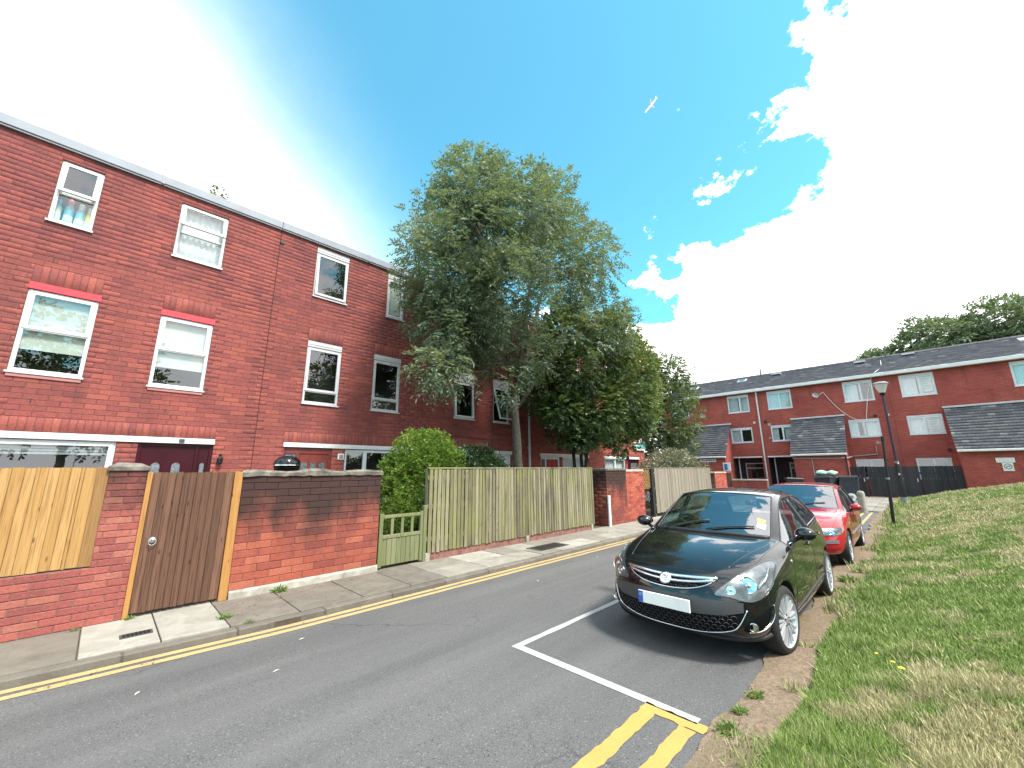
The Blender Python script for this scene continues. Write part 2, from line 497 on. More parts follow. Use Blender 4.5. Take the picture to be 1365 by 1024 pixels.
c = t.mix(t.rng(t.noise(t.map(P, (.18, 2.4, 1)), 1.0, 3, .5), .45, .7, 0, .30), c, (0.165, 0.162, 0.16))
vo = t.n('ShaderNodeTexVoronoi', feature='DISTANCE_TO_EDGE'); wv = t.n('ShaderNodeVectorMath', operation='ADD'); t.l(P, wv.inputs[0]); nz_ = t.n('ShaderNodeVectorMath', operation='SCALE'); t.l(t.noise(P, 2.5, 4, .6, color=True), nz_.inputs[0]); nz_.inputs['Scale'].default_value = .5; t.l(nz_.outputs[0], wv.inputs[1]); t.l(wv.outputs[0], vo.inputs['Vector']); vo.inputs['Scale'].default_value = .32
c = t.mix(t.math('MULTIPLY', t.rng(vo.outputs['Distance'], .0015, .005, 1, 0), t.rng(t.noise(P, .5, 2), .48, .6, 0, .65)), c, (0.03, 0.03, 0.03))
c = t.mix(t.rng(t.noise(P, 1.6, 5, .7), .62, .74, 0, .35), c, (0.045, 0.044, 0.043))
t.set(Base_Color=c, Roughness=.8, Specular_IOR_Level=.35)
t.bump(t.noise(P, 120, 4, .7), .55, .006); M['asphalt'] = t.mat
def road_paint(name, col, wear):
    t = NT(name); P = t.pos()
    n = t.noise(P, 70, 4, .75); b = t.noise(P, 3.0, 4, .6)
    f = t.math('MULTIPLY', t.rng(n, .54, .66), t.rng(b, .3, .75, wear*.35, wear))
    c = t.mix(f, t.mix(t.rng(b, .3, .7), tuple(x*.85 for x in col), col), (0.085, 0.083, 0.08))
    t.set(Base_Color=c, Roughness=.75); t.bump(n, .4, .004); M[name] = t.mat
road_paint('paint_white', (0.42, 0.42, 0.41), 1.1)
road_paint('paint_yellow', (0.48, 0.285, 0.075), 0.55)
road_paint('paint_pale_yellow', (0.42, 0.31, 0.135), 1.0)
# pavement slabs: tone from rnd
t = NT('slab'); P = t.pos()
c = t.ramp(t.attr(), [(0, (0.10, 0.088, 0.078)), (.4, (0.165, 0.147, 0.125)), (.7, (0.25, 0.235, 0.208)), (1, (0.34, 0.325, 0.29))])
c = t.mix(.6, c, t.mix(t.rng(t.noise(P, 3.2, 6, .65, dist=.6), .3, .72), (.55, .53, .5), (1.3, 1.3, 1.28)), 'MULTIPLY')
c = t.mix(t.rng(t.noise(P, 14, 4, .7), .60, .75, 0, .5), c, (0.07, 0.06, 0.045))
c = t.mix(t.rng(t.noise(P, 140, 2, .7), .6, .7, 0, .3), c, (0.5, .48, .45))
t.set(Base_Color=c, Roughness=.9, Specular_IOR_Level=.2); t.bump(t.noise(P, 60, 5, .7), .35, .004); M['slab'] = t.mat
# verge dirt
t = NT('dirt'); P = t.pos()
c = t.mix(t.rng(t.noise(P, 30, 6, .75), .3, .7), (0.105, 0.075, 0.052), (0.30, 0.225, 0.16))
c = t.mix(t.rng(t.noise(P, 2.4, 4, .6), .45, .7, 0, .6), c, (0.13, 0.115, 0.06))
c = t.mix(t.rng(t.noise(P, 110, 2), .62, .70, 0, .8), c, (0.45, 0.38, 0.30))
t.set(Base_Color=c, Roughness=.95, Specular_IOR_Level=.15); t.bump(t.noise(P, 70, 5, .75), .8, .012); M['dirt'] = t.mat
# grass ground + blades share the dryness attribute
t = NT('turf'); P = t.pos(); d = t.attr('dry')
c = t.mix(d, (0.070, 0.115, 0.024), (0.24, 0.20, 0.10))
c = t.mix(.7, c, t.mix(t.rng(t.noise(P, 22, 5, .7), .3, .7), (.35, .35, .3), (1.5, 1.5, 1.4)), 'MULTIPLY')
t.set(Base_Color=c, Roughness=.95, Specular_IOR_Level=.1); t.bump(t.noise(P, 40, 5, .75), .9, .03); M['turf'] = t.mat
t = NT('blade'); d = t.attr('dry'); r = t.attr('rnd')
c = t.mix(r, t.mix(d, (0.125, 0.205, 0.038), (0.38, 0.335, 0.175)), t.mix(d, (0.26, 0.355, 0.095), (0.56, 0.49, 0.30)))
t.set(Base_Color=c, Roughness=.6, Specular_IOR_Level=.2); M['blade'] = t.mat
def leaf_mat(name, stops, trans=.35, rough=.5):
    t = NT(name)
    c = t.ramp(t.attr(), stops)
    t.set(Base_Color=c, Roughness=rough, Specular_IOR_Level=.4)
    tl = t.n('ShaderNodeBsdfTranslucent'); t.l(t.mix(.5, c, (0.35, 0.42, 0.08), 'MIX'), tl.inputs[0])
    mx = t.n('ShaderNodeMixShader'); mx.inputs[0].default_value = trans
    t.l(t.p.outputs[0], mx.inputs[1]); t.l(tl.outputs[0], mx.inputs[2]); t.l(mx.outputs[0], t.out.inputs['Surface'])
    M[name] = t.mat
leaf_mat('leaf_ash', [(0, (0.042, 0.076, 0.054)), (.45, (0.098, 0.152, 0.100)), (.8, (0.175, 0.235, 0.148)), (1, (0.28, 0.32, 0.20))], .3)
leaf_mat('leaf_maple', [(0, (0.026, 0.062, 0.024)), (.45, (0.060, 0.115, 0.036)), (.85, (0.135, 0.18, 0.05)), (1, (0.22, 0.19, 0.07))], .28)
leaf_mat('leaf_hedge', [(0, (0.05, 0.11, 0.012)), (.5, (0.10, 0.19, 0.022)), (1, (0.20, 0.29, 0.04))], .3)
leaf_mat('leaf_dark', [(0, (0.012, 0.032, 0.014)), (.6, (0.028, 0.062, 0.026)), (1, (0.06, 0.10, 0.045))], .12, .3)
leaf_mat('leaf_far', [(0, (0.035, 0.062, 0.024)), (.5, (0.065, 0.105, 0.036)), (1, (0.12, 0.155, 0.05))], .25)
leaf_mat('leaf_haze', [(0, (0.070, 0.115, 0.070)), (.5, (0.115, 0.17, 0.10)), (1, (0.18, 0.23, 0.13))], .25)  # paler leaf colour with the haze of distance painted in
leaf_mat('leaf_buddleia', [(0, (0.10, 0.115, 0.075)), (.5, (0.16, 0.175, 0.115)), (.8, (0.25, 0.22, 0.17)), (1, (0.30, 0.22, 0.18))], .2)
leaf_mat('leaf_weed', [(0, (0.06, 0.13, 0.02)), (1, (0.14, 0.24, 0.04))], .3)
simple('petal', (0.75, 0.60, 0.03), .6)
simple('bark', (0.17, 0.15, 0.11), .95, var=.5, scale=14, bump=.6)
simple('bark_mid', (0.095, 0.083, 0.062), .95, var=.5, scale=14, bump=.6)
simple('bark_dark', (0.035, 0.03, 0.025), .95, var=.5, scale=14, bump=.6)
wood_mat('end_board', (0.25, 0.135, 0.05), (0.27, 0.15, 0.06), (0.13, 0.062, 0.022), .75)
simple('gravel_board', (0.20, 0.095, 0.075), .95, var=.45, scale=7, bump=.4)
simple('slab_pale', (0.46, 0.36, 0.30), .9, var=.25, scale=6, bump=.3)
simple('iron_grey', (0.18, 0.17, 0.18), .5)
# far block: brick courses too small to pick apart, from the material
def far_brick(name, bright):
    t = NT(name); O = t.obj()
    b = t.n('ShaderNodeTexBrick'); sx = t.n('ShaderNodeSeparateXYZ'); t.l(O, sx.inputs[0])
    cb = t.n('ShaderNodeCombineXYZ'); t.l(t.math('ADD', sx.outputs[0], sx.outputs[1]), cb.inputs[0]); t.l(sx.outputs[2], cb.inputs[1]); t.l(cb.outputs[0], b.inputs['Vector'])
    b.inputs['Scale'].default_value = 1.0; b.inputs['Brick Width'].default_value = .30; b.inputs['Row Height'].default_value = .1; b.inputs['Mortar Size'].default_value = .011; b.inputs['Mortar Smooth'].default_value = .1; b.inputs['Bias'].default_value = -.1
    b.inputs['Color1'].default_value = (*[x*bright for x in (0.40, 0.088, 0.062)], 1); b.inputs['Color2'].default_value = (*[x*bright for x in (0.31, 0.062, 0.052)], 1); b.inputs['Mortar'].default_value = (.17, .085, .07, 1)
    P = t.pos(); c = t.mix(t.rng(t.noise(P, .7, 5, .6), .4, .75, 0, .55), b.outputs['Color'], (0.16, 0.032, 0.036))
    c = t.mix(t.rng(t.noise(t.map(P, (1, 1, .2)), 2.2, 4, .6), .55, .8, 0, .5), c, (0.09, 0.035, 0.035))
    t.set(Base_Color=c, Roughness=.85, Specular_IOR_Level=.2)
    t.bump(t.math('SUBTRACT', 1.0, b.outputs['Fac']), .5, .008); M[name] = t.mat
far_brick('far_brick', 1.12)
t = NT('slate'); P = t.pos()
c = t.ramp(t.attr(), [(0, (0.085, 0.083, 0.095)), (.6, (0.115, 0.112, 0.126)), (.95, (0.145, 0.14, 0.155)), (1, (0.30, 0.29, 0.28))])
c = t.mix(t.rng(t.noise(P, 1.2, 5, .65), .5, .75, 0, .5), c, (0.15, 0.125, 0.105))
t.set(Base_Color=c, Roughness=.75, Specular_IOR_Level=.3); M['slate'] = t.mat
simple('slate_plain', (0.07, 0.07, 0.08), .8, var=.3)
simple('porch_brick_shaded', (0.07, 0.03, 0.03), .9, var=.3)  # brick darkened, with the shade of the recess painted into its colour
simple('flashing_pale', (0.52, 0.51, 0.53), .5, var=.15)
simple('waste_grey', (0.30, 0.27, 0.27), .6)
simple('red_panel_dull', (0.28, 0.07, 0.055), .8)
simple('faint_grey', (0.45, 0.45, 0.47), .8)
simple('cabinet_wood', (0.17, 0.07, 0.05), .7, var=.25)
simple('blue_panel', (0.05, 0.16, 0.42), .4)
t = NT('glass_dark'); t.set(Base_Color=(0.01, 0.014, 0.02), Roughness=.03, Specular_IOR_Level=1.0); M['glass_dark'] = t.mat
t = NT('sky_glass'); t.set(Base_Color=(0.02, 0.05, 0.09), Roughness=.04, Specular_IOR_Level=1.0); M['sky_glass'] = t.mat
simple('pole_grey', (0.22, 0.22, 0.24), .6, var=.2)
simple('pole_brown', (0.035, 0.018, 0.03), .45, var=.2)
simple('lantern_glass', (0.62, 0.62, 0.60), .3, var=.1)
simple('bin_dark', (0.028, 0.036, 0.048), .5, var=.2)
simple('sack_green', (0.30, 0.52, 0.40), .4, var=.25, scale=9)
simple('sack_green2', (0.34, 0.56, 0.42), .4, var=.25, scale=9)
simple('black_gloss', (0.008, 0.008, 0.009), .12)
simple('teal', (0.03, 0.30, 0.28), .4)
simple('plane_white', (0.85, 0.85, 0.85), .4)
simple('plane_grey', (0.30, 0.31, 0.34), .5)
simple('dry_leaf', (0.22, 0.13, 0.06), .8, var=.6, scale=40)
simple('pale_leaf', (0.55, 0.55, 0.42), .7)
# ================================================================== the ground
ZP = 0.08          # pavement level
YK0, YK1 = 5.50, 5.63   # kerb
def kdy(x): return .068*max(0.0, 1.8-x)   # the kerb swings out a little towards the left
YW = 6.82          # front of the garden walls
def sheet(name, x0, x1, y0, y1, z, mat, kind='structure', parent=None):
    o = MB().add([(x0, y0, z), (x1, y0, z), (x1, y1, z), (x0, y1, z)], [(0, 1, 2, 3)]).build(name, M[mat], parent)
    if kind and not parent: o['kind'] = kind
    return o
sheet('ground', -400, 400, -400, 400, -0.06, 'soil')
road = MB().add([(-14, .2, 0), (34.2, .2, 0), (34.2, YK0+.02, 0), (1.8, YK0+.02, 0), (-14, YK0+.02+kdy(-14), 0)], [(0, 1, 2, 3, 4)]).build('road', M['asphalt']); road['kind'] = 'structure'
sheet('forecourt', 16.5, 34.2, YK0+0.02, 16, 0.0, 'asphalt')
sheet('garden_ground', -14, 23, YW+0.1, 10.86, 0.06, 'soil')
# painted lines, each 4 mm above the road
def marking(name, polys, mat, z=0.004, label=None):
    m = MB()
    for p in polys:
        pp = [(x, y) for x, y in p]
        m.add([(x, y, z) for x, y in pp], [tuple(range(len(pp)))])
    o = m.build(name, M[mat]); o['kind'] = 'structure'
    return o
def wobble_strip(x0, x1, y, w, seed, n=60, slope=0.0):
    rr = random.Random(seed); a = []; b = []
    for i in range(n+1):
        x = x0+(x1-x0)*i/n; yy = y+(kdy(x) if slope else 0)
        a.append((x, yy-w/2+rr.uniform(-.006, .006))); b.append((x, yy+w/2+rr.uniform(-.006, .006)))
    return [[a[i], a[i+1], b[i+1], b[i]] for i in range(n)]
marking('yellow_line', wobble_strip(-14, 21, 5.435, 0.088, 1, 140, 1), 'paint_pale_yellow')
marking('yellow_line', wobble_strip(-14, 21, 5.290, 0.088, 2, 140, 1), 'paint_pale_yellow')
marking('parking_bay_line', wobble_strip(3.18, 16.4, 3.15, 0.075, 3, 60), 'paint_white')
marking('parking_bay_line', [[(3.18, 3.11), (3.27, 3.11), (3.27, 1.36), (3.185, 1.36)]], 'paint_white', 0.0045)
rr = random.Random(5)
def rough_poly(pts, amp=.010, step=.05):
    out = []
    for i in range(len(pts)):
        a = pts[i]; b = pts[(i+1) % len(pts)]
        n = max(1, int(math.dist(a, b)/step))
        for k in range(n):
            out.append((a[0]+(b[0]-a[0])*k/n+rr.uniform(-amp, amp), a[1]+(b[1]-a[1])*k/n+rr.uniform(-amp, amp)))
    return out
marking('yellow_line_end', [rough_poly([(3.10, 1.285), (3.10, 1.74), (3.205, 1.75), (3.205, 1.285)])], 'paint_yellow', 0.0045)
marking('yellow_line', [rough_poly([(-6, 1.625), (-6, 1.735), (3.10, 1.735), (3.10, 1.625)])], 'paint_yellow')
marking('yellow_line', [rough_poly([(-6, 1.335), (-6, 1.445), (3.10, 1.445), (3.10, 1.335)])], 'paint_yellow')
marking('yellow_line', wobble_strip(16.6, 22, 1.72, .09, 8), 'paint_pale_yellow')
marking('yellow_line', wobble_strip(16.6, 22, 1.48, .09, 9), 'paint_pale_yellow')
marking('yellow_line_end', [[(16.5, 1.42), (16.6, 1.42), (16.6, 1.78), (16.5, 1.78)]], 'paint_pale_yellow', 0.0045)

# pavement: bedding, slabs and kerb stones one by one
pav = MB().add([(x, y, z) for z in (-.05, ZP-.022) for x, y in ((-4.3, YK0+.01+kdy(-4.3)), (1.8, YK0+.01), (22, YK0+.01), (22, YW+.12), (-4.3, YW+.12))], [(4, 3, 2, 1, 0), (5, 6, 7, 8, 9)]+[(i, (i+1) % 5, (i+1) % 5+5, i+5) for i in range(5)]).build('pavement', M['soil']); pav['kind'] = 'structure'
def slab(x0, x1, y0, y1, tone, seed):
    r2 = random.Random(seed); m = MB(); m.cur = tone; g = 0.006
    z = ZP+r2.uniform(-.004, .004)
    m.rbox(x0+g, x1-g, y0+g, y1-g, ZP-.06, z, .005)
    if abs(y0-YK1) < .01: m.v = [(p[0], p[1]+kdy(p[0])*max(0, (y1-p[1])/(y1-y0)), p[2]) for p in m.v]
    o = m.build('slab', M['slab'], pav)
    return o
xs = [-3.9, -2.9, -2.1, -1.25, -0.55, 0.07, 0.66, 1.24, 1.95, 2.75, 3.5, 4.16]
tones = [.3, .4, .35, .45, .38, .88, .82, .36, .30, .34, .28]
for i in range(len(xs)-1):
    slab(xs[i], xs[i+1], YK1, YW+.1, tones[i], i)
x = 4.16; k = 0
while x < 21.5:
    w = rnd.choice((.6, .75, .9))
    if abs(x-4.16) < .1: w = .9
    ym = 6.22+rnd.uniform(-.02, .02)
    slab(x, x+w, YK1, ym, rnd.uniform(.5, .92), 100+k); slab(x, x+w, ym, YW+.1, rnd.uniform(.5, .92), 300+k)
    x += w; k += 1
x = -4.2; k = 0
while x < 21.5:
    m = MB(); m.cur = rnd.uniform(.05, .3) if x < 4 else rnd.uniform(.2, .5)
    dz = rnd.uniform(-.006, .004)
    m.rbox(x+.003, x+.912, YK0, YK1-.004, -.06, ZP-.010+dz, .012)
    m.v = [(p[0], p[1]+kdy(p[0]), p[2]) for p in m.v]
    m.build('kerb_stone', M['slab'], pav); x += .915; k += 1
# inspection covers in the pavement
def cover(x0, x1, y0, y1, label):
    e = empty('inspection_cover', ((x0+x1)/2, (y0+y1)/2, ZP))
    tag(e, label, 'manhole cover')
    m = MB(); m.cur = .1
    X, Y = (x1-x0)/2, (y1-y0)/2
    m.box(-X, X, -Y, Y, -.03, .0065); m.build('frame', M['dark_grey_plastic'], e)
    m = MB()
    for i in range(7):
        for j in range(4):
            a = -X*.86+i*X*.86*2/7; b = -Y*.82+j*Y*.82*2/4
            m.box(a+.004, a+X*.86*2/7-.004, b+.004, b+Y*.82*2/4-.004, .0, .0105)
    m.build('tread_plate', M['black_metal'], e)
    return e
cover(.36, .62, 6.05, 6.19, 'small iron inspection cover in the pale slab before the brown gate')
e = cover(6.75, 7.75, 5.85, 6.3, 'wide inspection cover in the pavement before the weathered slat fence')
# forecourt paving in front of the far block
fp = MB().box(22.3, 33.9, -1.5, 4.6, -.05, .012).build('far_pavement', M['soil']); fp['kind'] = 'structure'
x = 22.3
while x < 33.6:
    y = -1.5
    while y < 4.5:
        m = MB(); m.cur = rnd.uniform(.55, .9); m.box(x+.01, x+.89, y+.01, min(4.6, y+.74), 0, .03+rnd.uniform(0, .006)); m.build('slab', M['slab'], fp); y += .75
    x += .9
# ---------------------------------------------------------------- verge and bank
def bank_z(x, y):
    x = np.asarray(x, float); y = np.asarray(y, float)
    t = .70-y
    s = .35*.22*np.log1p(np.exp(np.clip(t/.22, -30, 30)))
    s = 1.5*(1-np.exp(-s/1.5*1.12)) + np.clip(s-1.6, 0, 9)*.1
    tap = np.clip((32.5-x)/4.5, 0, 1); tap = tap*tap*(3-2*tap)
    lump = (fbm(x*.9, y*.9, 3)-.5)*.10 + (fbm(x*3.2, y*3.2, 9)-.5)*.04
    return .055 + s*tap + lump*np.clip(t/.5, 0, 1)
def edge_y(x):
    return .80+.05*np.sin(np.asarray(x)*.35) + (fbm(np.asarray(x)*1.3, 0, 4)-.5)*.28
def dryness(x, y):
    n = fbm(np.asarray(x)*.55+3, np.asarray(y)*.75+1, 21)
    n2 = fbm(np.asarray(x)*2.4, np.asarray(y)*2.4, 31)
    lush = np.clip((np.asarray(y)+.05)/.75, 0, 1)      # greener near the dirt edge
    n3 = fbm(np.asarray(x)*6.5, np.asarray(y)*6.5, 61)
    d = (n-.46)*2.0+(n2-.5)*3.6+(n3-.5)*2.6+.28-lush*.65
    return np.clip(d, 0, 1)
def grid(name, xs, ysf, zf, mat, attr=None):
    V = []; nx = len(xs)
    ny = None
    for x in xs:
        ys = ysf(x); ny = len(ys)
        z = zf(np.full(ny, x), ys)
        V.append(np.stack([np.full(ny, x), ys, z], 1))
    V = np.concatenate(V)
    i, j = np.meshgrid(np.arange(nx-1), np.arange(ny-1), indexing='ij')
    a = (i*ny+j).ravel(); Fq = np.stack([a, a+1, a+ny+1, a+ny], 1)
    at = {k: f(V[:, 0], V[:, 1]) for k, f in (attr or {}).items()}
    o = np_mesh(name, V, Fq[:, ::-1], M[mat], at, smooth=True)
    o['kind'] = 'structure'
    return o
gx = np.concatenate([np.arange(-13, 1, .5), np.arange(1, 12, .1), np.arange(12, 33.6, .25)])
grid('dirt_verge', gx, lambda x: np.linspace(1.27+.10*(float(fbm(x*2.1, 5, 8))-.5)*2 + .05*math.sin(x*.7), edge_y(x)-.12, 9), lambda x, y: .012+.05*np.clip((1.3-y)/.4, 0, 1)+.03*(fbm(x*6, y*6, 2)-.5), 'dirt')
gys = lambda x: edge_y(x) - np.concatenate([np.linspace(0, 1.2, 16), np.linspace(1.35, 5, 22), np.linspace(5.6, 30, 14)])
grid('grass_bank', gx, gys, bank_z, 'turf', {'dry': dryness})
# ================================================================== brickwork
_bm = {}
def brick_variant(l, h, d, k, mat):
    key = (round(l, 4), round(h, 4), k, mat)
    if key not in _bm:
        r2 = random.Random(hash((k, mat == 'x')) % 1000 + k)
        m = MB(); m.cur = (k+.5)/16
        j = lambda: r2.uniform(-.0018, .0018)
        b = .004
        # front face with a chamfered arris, sides run back into the mortar
        o = [(-l/2+j(), d, -h/2+j()), (l/2+j(), d, -h/2+j()), (l/2+j(), d, h/2+j()), (-l/2+j(), d, h/2+j())]
        a = [(p[0], b, p[2]) for p in o]
        f = [(p[0]-math.copysign(b, p[0]), 0, p[2]-math.copysign(b, p[2])) for p in o]
        m.add(o+a+f, [(8, 9, 10, 11)] + [(4+i, 4+(i+1) % 4, 8+(i+1) % 4, 8+i) for i in range(4)] + [(i, (i+1) % 4, 4+(i+1) % 4, 4+i) for i in range(4)])
        me = m.mesh('brick'); me.materials.append(M[mat]); _bm[key] = me
    return _bm[key]
def in_view(p):
    v = Vector(p)-Vector((0, 0, EYE)); z = v.dot(_F)
    if z < .3: return False
    return abs(v.dot(_r)/z) < 1.31 and abs(v.dot(_u)/z) < .99
def cut(iv, a, b):
    out = []
    for p, q in iv:
        if b <= p or a >= q: out.append((p, q))
        else:
            if a-p > .012: out.append((p, a))
            if q-b > .012: out.append((b, q))
    return out
def brickwork(parent, W, x0, x1, z0, z1, holes=(), soldiers=(), bl=.30, ch=.099, jt=.009, d=.03, mat='facade_brick', n_ind=300, seed=0, tone=None, T=None, shift=0.0):
    """W: world matrix of parent; holes/soldiers: (x0,x1,z0,z1) in the wall's own frame"""
    rb = random.Random(seed); T = T or Matrix.Identity(4)
    recs = []
    nz = max(1, round((z1-z0)/ch)); ch = (z1-z0)/nz
    soldiers = [(h[0], h[1], h[2], z0+round((h[3]-z0)/ch)*ch) for h in soldiers]
    for i in range(nz):
        za = z0+i*ch; zb = za+ch; zm = (za+zb)/2
        iv = [(x0, x1)]; bits = []
        for h in list(holes)+list(soldiers):
            if h[3] > za+.006 and h[2] < zb-.006:
                iv = cut(iv, h[0], h[1])
                if h[3] < zb-.02: bits.append((h[0], h[1], h[3], zb))
                if h[2] > za+.02: bits.append((h[0], h[1], za, h[2]))
        for bt in bits:
            if any(o is not bt and o[0] < bt[1]-.01 and o[1] > bt[0]+.01 and o[2] < bt[3]-.005 and o[3] > bt[2]+.005 for o in list(holes)+list(soldiers)): continue
            u = bt[0]
            while u < bt[1]-.02:
                b = min(u+bl, bt[1]); recs.append((u, b, bt[2], bt[3], False)); u += bl
        for p, q in iv:
            off = ((bl/2 if i % 2 else 0)+shift) % bl
            u = math.floor((p-off)/bl)*bl+off
            while u < q-1e-6:
                a = max(u, p); b = min(u+bl, q)
                if b-a > .03: recs.append((a, b, za, zb, b-a > bl-.002))
                u += bl
    for h in soldiers:
        n = max(1, round((h[1]-h[0])/ch)); w = (h[1]-h[0])/n
        for i in range(n): recs.append((h[0]+i*w, h[0]+(i+1)*w, h[2], h[3], False))
    full = []
    rest = []
    for r in recs:
        c = T @ Vector(((r[0]+r[1])/2, 0, (r[2]+r[3])/2)); w = W @ c
        dist = (w-Vector((0, 0, EYE))).length
        (full if (r[4] and in_view(w)) or (len(recs) <= n_ind) else rest).append((dist, r))
    full.sort(key=lambda t: t[0])
    ind = full[:n_ind]; rest += full[n_ind:]
    tn = tone or (lambda r, u: u)
    rot = T.to_euler()
    for _, r in ind:
        u = tn(r, rb.random()); k = max(0, min(15, int(u*16)))
        c = T @ Vector(((r[0]+r[1])/2, rb.uniform(-.0015, .0015), (r[2]+r[3])/2))
        link_mesh('brick', brick_variant(r[1]-r[0]-jt, r[3]-r[2]-jt, d, k, mat), parent, c, rot)
    if rest:
        V = []; A = []; Fs = []
        for n, (_, r) in enumerate(rest):
            j = rb.uniform(-.0015, .0015); b = .004
            a0, a1, b0, b1 = r[0]+jt/2, r[1]-jt/2, r[2]+jt/2, r[3]-jt/2
            e = [rb.uniform(-.0018, .0018) for _ in range(4)]
            a0 += e[0]; a1 += e[1]; b0 += e[2]; b1 += e[3]
            V += [(a0, d, b0), (a1, d, b0), (a1, d, b1), (a0, d, b1), (a0+b, j, b0+b), (a1-b, j, b0+b), (a1-b, j, b1-b), (a0+b, j, b1-b), (a0, b, b0), (a1, b, b0), (a1, b, b1), (a0, b, b1)]
            k = n*12
            Fs += [(k+4, k+5, k+6, k+7)] + [(k+8+i, k+8+(i+1) % 4, k+4+(i+1) % 4, k+4+i) for i in range(4)] + [(k+i, k+(i+1) % 4, k+8+(i+1) % 4, k+8+i) for i in range(4)]
            A += [(int(tn(r, rb.random())*16)+.5)/16]*9
        V = np.array(V); V4 = np.concatenate([V, np.ones((len(V), 1))], 1) @ np.array(T).T
        o = np_mesh('bricks', V4[:, :3], np.array(Fs), M[mat], {'rnd': A}, parent)
        o['kind'] = 'stuff'
    return len(ind)
def holed_wall(m, x0, x1, z0, z1, holes, y=.0045, depth=.12):
    """mortar plane with openings and their reveals, added to MB m"""
    X = sorted({x0, x1, *[h[0] for h in holes], *[h[1] for h in holes]}); Z = sorted({z0, z1, *[h[2] for h in holes], *[h[3] for h in holes]})
    X = [v for v in X if x0 <= v <= x1]; Z = [v for v in Z if z0 <= v <= z1]
    for i in range(len(X)-1):
        for j in range(len(Z)-1):
            cx, cz = (X[i]+X[i+1])/2, (Z[j]+Z[j+1])/2
            if any(h[0] < cx < h[1] and h[2] < cz < h[3] for h in holes): continue
            m.add([(X[i], y, Z[j]), (X[i+1], y, Z[j]), (X[i+1], y, Z[j+1]), (X[i], y, Z[j+1])], [(0, 1, 2, 3)])
    for a, b, c, d in holes:
        for q in (((a, c), (a, d)), ((a, d), (b, d)), ((b, d), (b, c)), ((b, c), (a, c))):
            (p0, q0), (p1, q1) = q
            m.add([(p0, y, q0), (p0, depth, q0), (p1, depth, q1), (p1, y, q1)], [(0, 1, 2, 3)])
def bars(m, x0, x1, z0, z1, w, y0, y1):
    m.rbox(x0, x0+w, y0, y1, z0, z1, .005); m.rbox(x1-w, x1, y0, y1, z0, z1, .005)
    m.rbox(x0+w, x1-w, y0+.0015, y1, z1-w, z1, .005); m.rbox(x0+w, x1-w, y0+.0015, y1, z0, z0+w, .005)
def pane(parent, x0, x1, z0, z1, y, name='pane'):
    return MB().add([(x0, y, z0), (x1, y, z0), (x1, y, z1), (x0, y, z1)], [(0, 1, 2, 3)]).build(name, M['glass'], parent)
def sash(parent, x0, x1, z0, z1, ang, frame='white_upvc', y=.028):
    """top-hung sash swung out by ang; its glass goes with it"""
    hw = .062
    m = MB(); T = Matrix.Translation((0, y, z1)) @ Matrix.Rotation(-ang, 4, 'X')
    b = MB(); bars(b, x0, x1, z0-z1, 0, hw, -.012, .035)
    m.add([T @ Vector(v) for v in b.v], b.f)
    g = [T @ Vector(v) for v in ((x0+hw, .012, z0-z1+hw), (x1-hw, .012, z0-z1+hw), (x1-hw, .012, -hw), (x0+hw, .012, -hw))]
    m.a = [.5]*len(m.f); m.m = [0]*len(m.f); m.mi = 1; m.add(g, [(0, 1, 2, 3)])
    return m.build('sash', [M[frame], M['glass']], parent)
